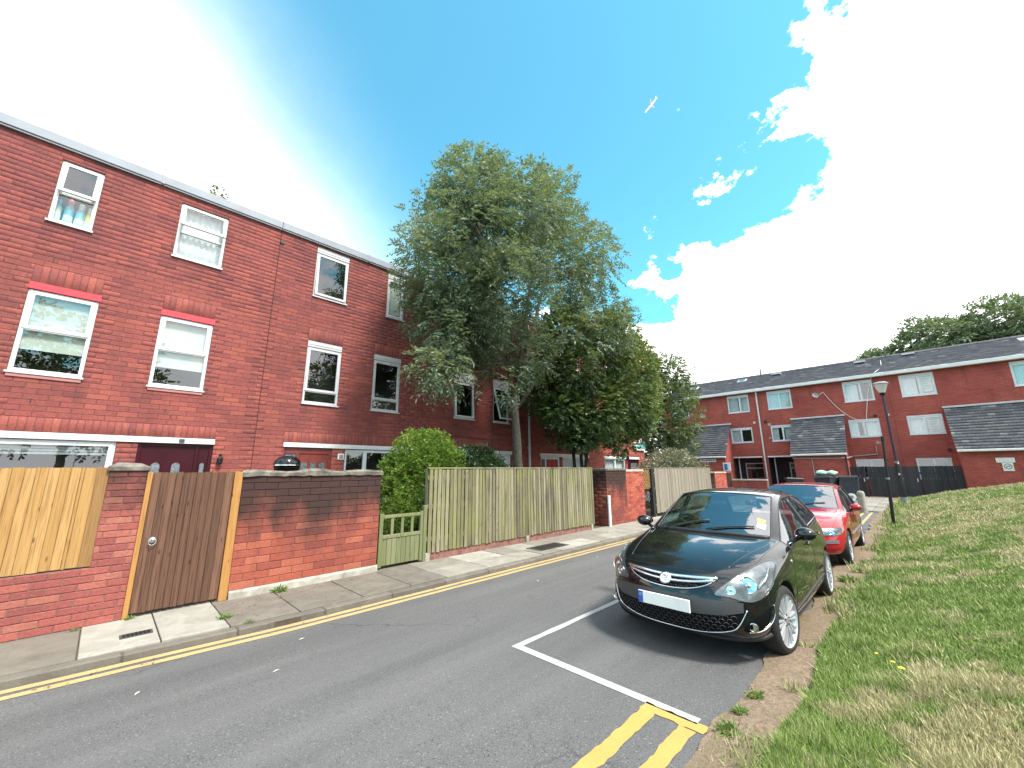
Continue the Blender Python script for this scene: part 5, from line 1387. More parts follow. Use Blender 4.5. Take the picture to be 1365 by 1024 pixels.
# hedge and shrubs in the gardens
def bush(name, label, lobes, n, leaf, size, width, k, spread, seed, group=None, inner=.6, gap=.25, cat='shrub', base_z=GZ, droop=.1, jitter=.6):
    c = lobes[0][0]; base = (c[0], c[1], base_z); e = empty(name, base); tag(e, label, cat, group); rs = random.Random(seed)
    m = MB()
    for l in lobes:
        for _ in range(4):
            q = Vector(l[0])+Vector((rs.uniform(-.3, .3), rs.uniform(-.2, .2), rs.uniform(-.1, .3)))
            m.tube([Vector((rs.uniform(-.15, .15), rs.uniform(-.1, .1), 0)), (q-Vector(base))*.5+Vector((0, 0, .1)), q-Vector(base)], [.022, .016, .006], 5)
    m.build('stem', M['bark_dark'], e, recalc=False)
    P, D, T = lobes_points(lobes, n, seed, inner, gap, 2.0, clip=lambda p: p[:, 2] > base_z+.02)
    leaf_mesh('foliage', P-np.array(base), D+np.array([0, 0, .35]), size, width, k, spread, leaf, seed, e, T, droop, jitter)
    return e
bush('hedge', 'bright yellow-green clipped hedge behind the low green gate', [((5.0, 7.75, 1.25), (.85, .65, 1.0)), ((4.85, 7.7, 2.0), (.6, .5, .62)), ((5.45, 7.8, 1.9), (.5, .5, .5)), ((4.4, 7.75, 1.4), (.42, .45, .75)), ((5.0, 7.7, .5), (.9, .6, .5)), ((5.2, 7.7, 2.2), (.45, .4, .4))], 4600, 'leaf_hedge', .065, .036, 6, .13, 81, cat='hedge', inner=.68, gap=.33)
bush('laurel_shrub', 'dark glossy shrub between the bright hedge and the ash trunk', [((6.6, 8.1, 1.3), (.8, .6, 1.0)), ((7.3, 8.2, 1.5), (.6, .5, .75)), ((6.2, 8.0, 1.6), (.45, .4, .55)), ((6.95, 8.1, 2.0), (.4, .35, .35))], 1500, 'leaf_dark', .11, .05, 6, .14, 82, inner=.5)
bush('young_conifer', 'small soft green bush just inside the low green gate', [((4.25, 7.35, .75), (.28, .25, .75)), ((4.0, 7.4, .5), (.25, .22, .5))], 700, 'leaf_hedge', .06, .014, 7, .14, 83, inner=.3)
bush('fern_clump', 'feathery fern clump by the low green gate post', [((4.62, 7.25, .75), (.26, .22, .55))], 380, 'leaf_weed', .06, .016, 9, .2, 84, inner=.3)
bush('buddleia_bush', 'pale grey-green sprawling bush above the grey slat fence', [((19.3, 8.6, 1.4), (1.3, .9, 1.2)), ((20.9, 8.6, 1.5), (1.4, .9, 1.15)), ((22.6, 8.5, 1.2), (1.2, .8, .9)), ((20.0, 8.6, 2.2), (.7, .6, .5)), ((17.9, 8.6, 1.3), (.8, .7, .95))], 2300, 'leaf_buddleia', .17, .045, 7, .26, 85, inner=.45, droop=.3)
# little weeds in the joints
def weed(x, y, z, r, n, label, seed, leaf='leaf_weed', hgt=1.0):
    rs = np.random.RandomState(seed); e = empty('weed', (x, y, z)); tag(e, label, 'weed', 'weeds in the paving joints')
    a = rs.rand(n)*6.283; q = rs.rand(n)**.5*r
    P = np.stack([np.cos(a)*q*.5, np.sin(a)*q*.5, np.zeros(n)], 1); D = np.stack([np.cos(a)*q*2, np.sin(a)*q*2, np.full(n, r*hgt)], 1)
    leaf_mesh('leaves', P, D, r*.75, r*.22, 5, r*.9, leaf, seed, e, rs.rand(n), .2)
weed(2.02, 6.74, ZP, .075, 34, 'leafy green weed at the foot of the long brick wall', 1)
weed(.47, 6.76, ZP, .04, 14, 'small weed at the foot of the brown gate', 2)
weed(1.25, 6.0, ZP, .055, 18, 'weed in the slab joint before the pine post at the long wall', 3)
weed(1.42, 5.64, ZP, .035, 10, 'tiny weed on the kerb before the long brick wall', 4)
weed(.02, 6.74, ZP, .035, 10, 'tiny weed at the foot of the low pinkish wall', 5)
weed(3.80, 1.14, .02, .055, 26, 'grass tuft on the dirt edge just before the black car', 6, hgt=2)
weed(3.50, 1.17, .02, .045, 20, 'grass tuft on the dirt edge level with the white bay line', 7, hgt=1.6)
weed(3.22, 1.16, .02, .06, 24, 'broad weed on the dirt edge beside the yellow line end', 8)
weed(7.6, 1.05, .02, .08, 40, 'grass tuft between the two parked cars', 9, hgt=1.8)
weed(8.3, 1.0, .03, .09, 40, 'taller grass tuft at the front wheel of the red car', 10, hgt=2)
# ---------------------------------------------------------------- grass blades on the bank
def grass():
    rs = np.random.RandomState(5); N = 720000
    u = rs.rand(N); x = 1.6*(30/1.6)**u
    lo = -.22*x-.5; ey = edge_y(x)-.03
    y = lo+(ey-lo)*rs.rand(N)**.8
    dry = np.clip(dryness(x, y)+rs.normal(0, .30, N), 0, 1)
    keep = (rs.rand(N) < np.where(dry > .6, .75, 1.0)*np.clip(fbm(x*5, y*5, 41)*1.9-.15, .15, 1)) & (x < 31.5)
    x, y, dry = x[keep], y[keep], dry[keep]
    k = 5200; sx = 1.8*(26/1.8)**rs.rand(k); c_ = fbm(sx*2.3, 3, 91); sy = edge_y(sx)+np.abs(rs.normal(0, .10, k)); ok = (c_ > .5) & (sy < 1.22)
    x = np.concatenate([x, sx[ok]]); y = np.concatenate([y, sy[ok]]); dry = np.concatenate([dry, np.clip(rs.normal(.35, .3, ok.sum()), 0, 1)]); n = len(x)
    z = np.where(y > edge_y(x), .012+.05*np.clip((1.3-y)/.4, 0, 1), bank_z(x, y)-.012)
    lush = np.clip((y+.1)/.7, 0, 1)
    h = (.034+.036*lush+.03*(fbm(x*1.7, y*1.7, 51)-.5))*rs.uniform(.6, 1.5, n)*(1+.3*(dry > .6))*np.clip(.75+x*.035, .8, 1.7)*(1+.5*(fbm(x*3.1, y*3.1, 77) > .62))
    w = np.clip(.0010+.00095*x, .0022, .022)*rs.uniform(.7, 1.3, n)
    a = rs.rand(n)*6.283; lean = np.abs(rs.normal(0, .55, n)); b = rs.rand(n)*6.283
    dx, dy = np.cos(a)*w, np.sin(a)*w; lx, ly = np.cos(b)*lean*h, np.sin(b)*lean*h
    V = np.stack([np.stack([x-dx, y-dy, z], 1), np.stack([x+dx, y+dy, z], 1), np.stack([x+lx, y+ly, z+h*(1-.25*np.clip(lean, 0, 1.5))], 1)], 1).reshape(-1, 3)
    o = np_mesh('grass', V, np.arange(n*3).reshape(-1, 3), M['blade'], {'dry': dry, 'rnd': rs.rand(n)})
    o['kind'] = 'stuff'; o['label'] = 'patchy green and straw-dry grass covering the bank'; o['category'] = 'grass'
grass()
def dandelion(x, y, s, label):
    z = float(bank_z(np.array([x]), np.array([y]))[0]); e = empty('dandelion', (x, y, z)); tag(e, label, 'flower', 'yellow flowers on the bank')
    MB().tube([(0, 0, -.01), (.005, 0, .06), (0, .01, .105)], .003, 5).build('stalk', M['leaf_weed'], e)
    m = MB()
    for i in range(14):
        a = i*.449; m.add([(0, .01, .105), (s*math.cos(a-.2)*.7, .01+s*math.sin(a-.2)*.7, .112), (s*math.cos(a), .01+s*math.sin(a), .108), (s*math.cos(a+.2)*.7, .01+s*math.sin(a+.2)*.7, .112)], [(0, 1, 2, 3)])
    m.build('petals', M['petal'], e)
for x, y, s, lb in ((4.28, .28, .024, 'larger yellow flower low on the grass bank'), (4.40, .33, .016, 'small yellow flower beside the larger one on the bank'), (4.62, .44, .014, 'tiny yellow flower nearer the dirt edge')): dandelion(x, y, s, lb)
# ================================================================== cars
def paint_mat(name, col, flake=.0):
    t = NT(name)
    n = t.noise(t.pos(), 600, 2, .5)
    dust = t.noise(t.pos(), 6, 5, .65)
    c = t.mix(t.rng(dust, .45, .85, 0, .025), col, (0.25, 0.23, 0.2))
    t.set(Base_Color=c, Roughness=t.rng(dust, .3, .8, .12, .22), Metallic=flake, Coat_Weight=1.0, Coat_Roughness=.02, Coat_IOR=1.5, Specular_IOR_Level=.12)
    M[name] = t.mat
paint_mat('black_paint', (0.006, 0.0065, 0.008))
paint_mat('red_paint', (0.36, 0.012, 0.020))
simple('tyre', (0.016, 0.016, 0.017), .85, var=.3, scale=20, bump=.2)
simple('alloy', (0.50, 0.51, 0.53), .3, metal=.35, var=.06)
simple('reflector', (0.62, 0.63, 0.64), .22, metal=1.0, var=.25, scale=30)
simple('lamp_grey', (0.16, 0.17, 0.18), .25, metal=.5, var=.35, scale=22)
simple('cabin_dark', (0.025, 0.026, 0.030), .8)
simple('plate_white', (0.78, 0.78, 0.76), .4)
simple('plate_blue', (0.02, 0.10, 0.45), .4)
simple('sticker_yellow', (0.62, 0.50, 0.12), .5)
simple('honeycomb', (0.004, 0.004, 0.005), .6, Specular_IOR_Level=.1)
simple('bumper_grey', (0.10, 0.10, 0.105), .6)
glass_mat('lamp_glass', .05, (.92, .94, .95))
REG = ['body', 'bonnet', 'front_door', 'rear_door', 'windscreen', 'front_window', 'rear_window', 'tailgate_glass', 'front_bumper', 'wheel_arch']
def build_shell(rows, capf, capr, wells, rw):
    """rows: list of 10-point half sections (front to rear); returns evaluated bmesh-ready mesh"""
    V = []; Fc = []; Mi = []; cre = {}
    nr = len(rows)
    idx = {}
    def vid(key, p, side):
        k = (key, side if abs(p[1]) > 1e-6 else 0)
        if k not in idx:
            idx[k] = len(V); V.append((p[0], p[1]*side, p[2]))
        return idx[k]
    def face(keys, mi):
        for s in (1, -1):
            f = [vid(k, p, s) for k, p in keys]
            if s < 0: f = f[::-1]
            Fc.append(f); Mi.append(mi)
    R = lambda i, j: (('r', i, j), rows[i][j])
    def region(i, j):
        if j >= 7 and 3 <= i <= 4: return 4
        if j == 5 and 3 <= i <= 5: return 5
        if j == 5 and 6 <= i <= 7: return 6
        if j >= 7 and i == nr-2: return 7
        if j >= 5 and i <= 2: return 1 if (j >= 6) else 0
        if j in (2, 3, 4) and 3 <= i <= 5: return 2
        if j in (2, 3, 4) and 6 <= i <= 7: return 3
        if j <= 3 and i == 0: return 8
        return 0
    for i in range(nr-1):
        for j in range(9):
            face([R(i, j), R(i+1, j), R(i+1, j+1), R(i, j+1)], region(i, j))
    for cap, i, flip, mi in ((capf, 0, False, 8), (capr, nr-1, True, 0)):
        C = lambda a, b: (('c', i, a, b), cap[a][b])
        g = [[R(i, 0), R(i, 1), R(i, 2), R(i, 3)], [C(0, k) for k in range(4)], [C(1, k) for k in range(4)], [R(i, 9), R(i, 8), R(i, 7), R(i, 6)]]
        fs = []
        for a in range(3):
            for k in range(3): fs.append([g[a][k], g[a][k+1], g[a+1][k+1], g[a+1][k]])
        fs += [[g[1][3], R(i, 4), R(i, 5), g[2][3]], [R(i, 3), R(i, 4), g[1][3]], [g[2][3], R(i, 5), R(i, 6)]]
        for f in fs: face(f[::-1] if flip else f, mi)
    me = bpy.data.meshes.new('cage'); me.from_pydata(V, [], Fc)
    for r in REG: me.materials.append(None)
    me.polygons.foreach_set('material_index', Mi)
    bm = bmesh.new(); bm.from_mesh(me); bmesh.ops.recalc_face_normals(bm, faces=bm.faces)
    cl = bm.edges.layers.float.new('crease_edge')
    pos = {}
    for (k, s), v in idx.items(): pos[v] = (k, s)
    def cr(a, b):
        if a[0] == 'r' and b[0] == 'r':
            if a[2] == b[2]:
                j = a[2]; i = min(a[1], b[1])
                if j in (5, 6) and 2 <= i <= 7: return .55
                if j == 7 and 2 <= i <= 5: return .6
                if j in (6,) and i < 3: return .35
                if j in (3, 1): return .35
            elif a[1] == b[1]:
                if a[1] == 3 and min(a[2], b[2]) >= 5: return .75
                if a[1] == 5 and min(a[2], b[2]) >= 7: return .5
        return 0
    for e in bm.edges:
        (a, _), (b, _2) = pos[e.verts[0].index], pos[e.verts[1].index]
        e[cl] = cr(a, b)
    bm.to_mesh(me); bm.free()
    ob = bpy.data.objects.new('shell_tmp', me); COL.objects.link(ob)
    ss = ob.modifiers.new('s', 'SUBSURF'); ss.levels = 3; ss.render_levels = 3
    cm = MB()
    for u in wells:
        for s in (1, -1):
            cm.lathe([(rw, 0), (rw, .42)], 48, Matrix.Translation((u, s*.60 if s > 0 else -1.02, .315)) @ Matrix.Rotation(-math.pi/2, 4, 'X'))
    cme = cm.mesh('cut')
    for r in REG: cme.materials.append(None)
    cme.polygons.foreach_set('material_index', [9]*len(cme.polygons))
    bm = bmesh.new(); bm.from_mesh(cme); bmesh.ops.recalc_face_normals(bm, faces=bm.faces); bm.to_mesh(cme); bm.free()
    co = bpy.data.objects.new('cut_tmp', cme); COL.objects.link(co)
    dg = bpy.context.evaluated_depsgraph_get()
    full = bpy.data.meshes.new_from_object(ob.evaluated_get(dg))
    bo = ob.modifiers.new('b', 'BOOLEAN'); bo.operation = 'DIFFERENCE'; bo.solver = 'EXACT'; bo.object = co
    dg = bpy.context.evaluated_depsgraph_get(); dg.update()
    out = bpy.data.meshes.new_from_object(ob.evaluated_get(dg))
    bpy.data.objects.remove(ob); bpy.data.objects.remove(co)
    return full, out
def split_regions(me, parent, mats, shut_w=.0028):
    bm = bmesh.new(); bm.from_mesh(me); bm.normal_update()
    vn = {v.index: v.normal.copy() for v in bm.verts}
    parts = {}
    groups = {}
    for f in bm.faces:
        r = f.material_index; side = 0
        c_ = f.calc_center_median()
        if r in (2, 3, 5, 6): side = 1 if c_.y > 0 else -1
        if r == 9: side = (1 if c_.y > 0 else -1)*(1 if c_.x > -1.2 else 2)
        groups.setdefault((r, side), []).append(f)
    for (r, side), fs in sorted(groups.items()):
        ids = {}; vs = []; ff = []
        for f in fs:
            q = []
            for v in f.verts:
                if v.index not in ids: ids[v.index] = len(vs); vs.append(tuple(v.co))
                q.append(ids[v.index])
            ff.append(q)
        m = MB(); m.add(vs, ff); o = m.build(REG[r], M[mats[r]], parent, recalc=False)
        o.data.shade_smooth()
        # keep the shell's own normals so highlights run on across panel gaps
        inv = {b: a for a, b in ids.items()}
        if r != 9: o.data.normals_split_custom_set_from_vertices([vn[inv[i]] for i in range(len(vs))])
        parts[(r, side)] = o
    lines = {}; glass = {4, 5, 6, 7}
    for e in bm.edges:
        if len(e.link_faces) != 2: continue
        a, b = sorted(f.material_index for f in e.link_faces)
        if a == b or 9 in (a, b): continue
        n = (e.verts[0].normal+e.verts[1].normal).normalized(); c = (e.verts[0].co+e.verts[1].co)/2
        g = b if b in glass else (a if a in glass else None); sd = 0 if abs(c.y) < .004 else (1 if c.y > 0 else -1)
        if g:
            lines.setdefault(('window_rubber', g, 0 if g in (4, 7) else sd), MB()).tube([e.verts[0].co-n*.002, e.verts[1].co-n*.002], .0085, 6, False)
        else:
            w_ = max(a, b); lines.setdefault(('shut_line', w_, 0 if w_ in (1, 8) else sd), MB()).tube([e.verts[0].co-n*.0006, e.verts[1].co-n*.0006], shut_w, 5, False)
    for (nm, r, sd), mb in sorted(lines.items()):
        mb.build(nm, M['black_plastic'], parts.get((r, sd)) or parent, smooth=True)
    bm.free()
    return parts
from mathutils.geometry import delaunay_2d_cdt
class Skin:
    def __init__(s, me):
        bm = bmesh.new(); bm.from_mesh(me); s.t = BVHTree.FromBMesh(bm); bm.free()
    def hit(s, a, b, ax):
        """ax 'f' front (y,z), 'l'/'r' sides (u,z), 't' top (u,y)"""
        o, d = {'f': (Vector((2.5, a, b)), Vector((-1, 0, 0))), 'l': (Vector((a, 2.5, b)), Vector((0, -1, 0))), 'r': (Vector((a, -2.5, b)), Vector((0, 1, 0))), 't': (Vector((a, b, 3)), Vector((0, 0, -1)))}[ax]
        p, n, i, dist = s.t.ray_cast(o, d)
        if p is None:
            p, n, i, dist = s.t.find_nearest(o+d*2.0)
        if n.dot(d) > 0: n = -n
        return p, n
    def path(s, pts, ax, off=.003): return [p+n*off for p, n in (s.hit(a, b, ax) for a, b in pts)]
    def patch(s, outline, ax, off, name, mat, parent, step=.02, closed=None):
        out = []; n = len(outline)
        for i in range(n):
            a, b = Vector(outline[i]), Vector(outline[(i+1) % n]); k = max(1, int((b-a).length/step))
            out += [a.lerp(b, j/k) for j in range(k)]
        nb = len(out); xs = [p.x for p in out]; ys = [p.y for p in out]
        x = min(xs)+step/2; pts = list(out)
        def inside(q):
            c = False
            for i in range(nb):
                a, b = out[i], out[(i+1) % nb]
                if (a.y > q.y) != (b.y > q.y) and q.x < (b.x-a.x)*(q.y-a.y)/(b.y-a.y)+a.x: c = not c
            return c
        while x < max(xs):
            y = min(ys)+step/2
            while y < max(ys):
                q = Vector((x, y))
                if inside(q) and min((q-p).length for p in out) > step*.45: pts.append(q)
                y += step
            x += step
        r = delaunay_2d_cdt(pts, [(i, (i+1) % nb) for i in range(nb)], [], 1, 1e-6)
        vs = []; ns = []
        for p in r[0]:
            q, nn = s.hit(p.x, p.y, ax); vs.append(q+nn*off); ns.append(nn)
        m = MB(); k = len(vs)
        m.add(vs+[v-nn*(off+.006) for v, nn in zip(vs, ns)], [tuple(f) for f in r[2]])
        # skirt so the patch has a visible edge
        ec = {}
        for f in r[2]:
            for i in range(len(f)):
                e = (f[i], f[(i+1) % len(f)]); ec[e] = 1
        m.add([], [])
        for (a, b) in list(ec):
            if (b, a) not in ec: m.f.append((b, a, a+k, b+k)); m.a.append(.5); m.m.append(0)
        return m.build(name, M[mat], parent, smooth=.6)
def smoothpoly(pts, n=5, closed=True):
    """Catmull-Rom through the points"""
    out = []; N = len(pts)
    rngs = range(N) if closed else range(N-1)
    for i in rngs:
        g = lambda k: Vector(pts[k % N]) if closed else Vector(pts[max(0, min(N-1, k))])
        p0, p1, p2, p3 = g(i-1), g(i), g(i+1), g(i+2)
        for j in range(n):
            t_ = j/n; out.append(tuple(.5*((2*p1)+(-p0+p2)*t_+(2*p0-5*p1+4*p2-p3)*t_*t_+(-p0+3*p1-3*p2+p3)*t_**3)))
    if not closed: out.append(tuple(pts[-1]))
    return out
def wheel(parent, u, side, R, spokes, yface, double=True, rim_r=.215):
    e = empty('wheel', (u, side*yface, R), 0 if side > 0 else math.pi, parent)
    # local +y points outwards
    T = Matrix.Rotation(-math.pi/2, 4, 'X')
    w = .20
    prof = [(rim_r+.005, -w), (rim_r+.03, -w-.004), (R-.03, -w+.006), (R-.008, -w+.03), (R, -w*.7), (R, -.045), (R-.008, -.02), (R-.03, .002), (R-.065, .008), (rim_r+.016, .004), (rim_r+.006, -.006)]
    ty = MB().lathe(prof, 48, T, False).build('tyre', M['tyre'], e, smooth=.7)
    rim = MB(); rim.lathe([(rim_r+.008, -w+.01), (rim_r-.02, -w+.03), (rim_r-.025, -.09), (rim_r-.012, -.03), (rim_r+.002, -.004), (rim_r+.012, .002), (rim_r+.012, -.006)], 48, T, False)
    ro = rim.build('rim', M['alloy'], e, smooth=.7)
    MB().lathe([(0, -.10), (rim_r-.03, -.10), (rim_r-.03, -.085), (0, -.085)], 32, T).build('brake_disc', M['dark_grey_plastic'], ro, smooth=.6)
    m = MB(); n = spokes
    for i in range(n):
        for dlt in ((-.075, .075) if double else (0,)):
            a0 = 2*math.pi*i/n; a1 = a0+dlt*1.55; a0 = a0+dlt*.9
            r0, r1 = .045, rim_r-.006; w0, w1 = (.0075, .0125) if double else (.026, .036)
            c0 = Vector((math.cos(a0)*r0, .0, math.sin(a0)*r0)); c1 = Vector((math.cos(a1)*r1, .0, math.sin(a1)*r1)); d = (c1-c0).normalized(); p = Vector((-d.z, 0, d.x))
            vs = []
            for c, ww, y0, y1 in ((c0, w0, -.012, -.05), (c0.lerp(c1, .6), w0*1.05, -.006, -.045), (c1, w1, -.004, -.04)):
                vs += [c-p*ww+Vector((0, y1, 0)), c-p*ww*.7+Vector((0, y0, 0)), c+p*ww*.7+Vector((0, y0, 0)), c+p*ww+Vector((0, y1, 0))]
            m.add(vs, [(k*4+j, k*4+(j+1) % 4, k*4+4+(j+1) % 4, k*4+4+j) for k in range(2) for j in range(4)])
    m.lathe([(.062, -.05), (.062, -.014), (.03, -.006)], 24, T); m.build('spokes', M['alloy'], ro, smooth=.5)
    MB().lathe([(.031, -.012), (.031, -.003), (.0, -.001)], 20, T).build('centre_cap', M['iron_grey'], ro, smooth=.5)
    for i in range(5):
        a = 2*math.pi*i/5+.3; MB().lathe([(.009, -.02), (.009, -.004), (0, -.003)], 8, Matrix.Translation((math.cos(a)*.048, 0, math.sin(a)*.048)) @ T).build('wheel_bolt', M['black_metal'], ro)
    return e
def side_mirror(parent, u, y, z, side, mat, s=1.0):
    m = MB(); V = []; n = 14; prof = [(-.075, .2), (-.06, .75), (-.02, 1.0), (.03, .98), (.065, .75), (.085, .35)]
    for du, k in prof:
        for i in range(n):
            a = 2*math.pi*i/n; V.append((u+du*s, side*(y+.105*k*math.cos(a)*s*(1 if math.cos(a) > 0 else .9)), z+.068*k*math.sin(a)*s))
    m.add(V, [(i*n+j, i*n+(j+1) % n, (i+1)*n+(j+1) % n, (i+1)*n+j) for i in range(len(prof)-1) for j in range(n)]+[tuple(range(n)), tuple((len(prof)-1)*n+i for i in range(n))])
    o = m.build('door_mirror', M[mat], parent, smooth=True)
    MB().tube([(u+.0, side*(y-.06), z-.05), (u+.02, side*(y-.13), z-.085), (u+.04, side*(y-.17), z-.09)], [.022, .026, .03], 8).build('mirror_stalk', M['black_plastic'], o, smooth=True)
    g = MB(); V = [(u-.078*s, side*(y+.085*math.cos(2*math.pi*i/16)*s), z+.052*math.sin(2*math.pi*i/16)*s) for i in range(16)]; g.add(V, [tuple(range(16))]); g.build('mirror_glass', M['glass_dark'], o)
    return o
def cabin(parent, u_dash, zd, right_hand=True):
    m = MB(); m.rbox(u_dash-.35, u_dash+.15, -.66, .66, zd-.35, zd-.03, .06); m.build('dashboard', M['cabin_dark'], parent, smooth=.6)
    for y in (-.34, .34):
        m = MB(); m.rbox(u_dash-1.25, u_dash-.75, y-.23, y+.23, .42, .58, .05)
        T = Matrix.Translation((u_dash-1.22, y, .56)) @ Matrix.Rotation(-.25, 4, 'Y'); b = MB(); b.rbox(-.08, .06, -.23, .23, 0, .58, .05); b.rbox(-.06, .04, -.13, .13, .62, .80, .04); m.add([T @ Vector(v) for v in b.v], b.f)
        m.build('seat', M['cabin_dark'], parent, smooth=.6)
    m = MB(); m.rbox(u_dash-2.05, u_dash-1.95, -.6, .6, .42, 1.0, .05); m.build('rear_seat', M['cabin_dark'], parent, smooth=.6)
    y = -.36 if right_hand else .36; c = Vector((u_dash-.42, y, zd-.02)); T = Matrix.Translation(c) @ Matrix.Rotation(math.radians(-65), 4, 'Y')
    m = MB(); m.tube([T @ Vector((.185*math.cos(2*math.pi*i/28), .185*math.sin(2*math.pi*i/28), 0)) for i in range(29)], .016, 8)
    for a in (0, 2.3, -2.3): m.tube([T @ Vector((0, 0, -.02)), T @ Vector((.18*math.cos(a+math.pi), .18*math.sin(a+math.pi), 0))], .018, 6)
    m.lathe([(.07, -.05), (.075, -.01), (.04, .01)], 14, T); m.build('steering_wheel', M['black_plastic'], parent, smooth=.6)
def honeycomb(sk, outline, parent, name, off=.006, step=.042):
    """raised lattice bars over a dark grille patch"""
    ys = [p[0] for p in outline]; zs = [p[1] for p in outline]; nb = len(outline)
    def inside(a, b):
        c = False
        for i in range(nb):
            p, q = outline[i], outline[(i+1) % nb]
            if (p[1] > b) != (q[1] > b) and a < (q[0]-p[0])*(b-p[1])/(q[1]-p[1])+p[0]: c = not c
        return c
    m = MB(); r = 0; z = min(zs)+step*.4
    while z < max(zs):
        y = min(ys)+(step*.6 if r % 2 else 0)
        while y < max(ys):
            a = [(y-step*.42, z), (y-step*.2, z+step*.28), (y+step*.2, z+step*.28), (y+step*.42, z)]
            if all(inside(*p) for p in a): m.tube(sk.path(a, 'f', off), .0042, 5, False)
            y += step*1.2
        z += step*.56; r += 1
    return m.build(name, M['black_plastic'], parent, smooth=True)
def mir(pts, s): return [(p[0]*s, p[1]) for p in pts]

# ---------------------------------------------------------------- black five-door hatchback
HB = [
 [(.77, 0, .19), (.755, .25, .19), (.69, .50, .195), (.57, .70, .215), (.37, .835, .42), (.37, .79, .70), (.50, .67, .755), (.63, .50, .775), (.705, .25, .785), (.725, 0, .79)],
 [(.2, 0, .17), (.2, .35, .17), (.2, .62, .18), (.2, .79, .23), (.18, .868, .50), (.13, .835, .80), (.25, .70, .85), (.33, .50, .875), (.39, .25, .885), (.41, 0, .89)],
 [(-.15, 0, .17), (-.15, .35, .17), (-.15, .66, .18), (-.15, .81, .22), (-.17, .872, .54), (-.20, .848, .865), (-.12, .73, .915), (-.05, .52, .945), (0, .26, .96), (.02, 0, .965)],
 [(-.45, 0, .17), (-.45, .35, .17), (-.45, .68, .18), (-.45, .825, .22), (-.45, .870, .57), (-.50, .850, .905), (-.52, .755, .965), (-.49, .675, .985), (-.36, .34, 1.0), (-.32, 0, 1.005)],
 [(-.85, 0, .17), (-.85, .35, .17), (-.85, .68, .18), (-.85, .83, .22), (-.85, .866, .60), (-.85, .842, .935), (-.87, .690, 1.165), (-.82, .630, 1.195), (-.72, .33, 1.225), (-.69, 0, 1.235)],
 [(-1.22, 0, .17), (-1.22, .35, .17), (-1.22, .68, .18), (-1.22, .832, .22), (-1.22, .866, .62), (-1.22, .832, .962), (-1.24, .620, 1.365), (-1.21, .570, 1.400), (-1.11, .32, 1.435), (-1.08, 0, 1.445)],
 [(-1.62, 0, .17), (-1.62, .35, .17), (-1.62, .68, .18), (-1.62, .832, .22), (-1.62, .866, .64), (-1.62, .828, .985), (-1.62, .612, 1.392), (-1.62, .55, 1.438), (-1.62, .30, 1.478), (-1.62, 0, 1.488)],
 [(-2.15, 0, .17), (-2.15, .35, .17), (-2.15, .68, .18), (-2.15, .832, .22), (-2.15, .868, .66), (-2.15, .824, 1.015), (-2.15, .605, 1.378), (-2.15, .54, 1.425), (-2.15, .30, 1.465), (-2.15, 0, 1.475)],
 [(-2.55, 0, .18), (-2.55, .35, .18), (-2.55, .66, .19), (-2.55, .82, .24), (-2.55, .868, .68), (-2.58, .812, 1.075), (-2.52, .60, 1.33), (-2.55, .52, 1.39), (-2.6, .29, 1.43), (-2.6, 0, 1.44)],
 [(-2.95, 0, .22), (-2.95, .33, .22), (-2.93, .58, .23), (-2.90, .76, .28), (-2.90, .835, .68), (-2.90, .76, 1.05), (-2.82, .60, 1.25), (-2.84, .52, 1.33), (-2.90, .29, 1.375), (-2.91, 0, 1.385)],
 [(-3.12, 0, .26), (-3.10, .25, .26), (-3.05, .48, .27), (-2.98, .68, .30), (-2.98, .78, .62), (-2.98, .70, .93), (-3.02, .60, .98), (-3.05, .48, .985), (-3.08, .25, .99), (-3.09, 0, .99)]]
HB_F = [[(.84, 0, .40), (.825, .25, .40), (.755, .50, .40), (.61, .70, .41)], [(.815, 0, .62), (.80, .25, .62), (.73, .50, .62), (.57, .69, .61)]]
HB_R = [[(-3.17, 0, .45), (-3.16, .25, .45), (-3.12, .48, .45), (-3.05, .68, .46)], [(-3.15, 0, .75), (-3.14, .25, .75), (-3.11, .48, .75), (-3.04, .65, .75)]]
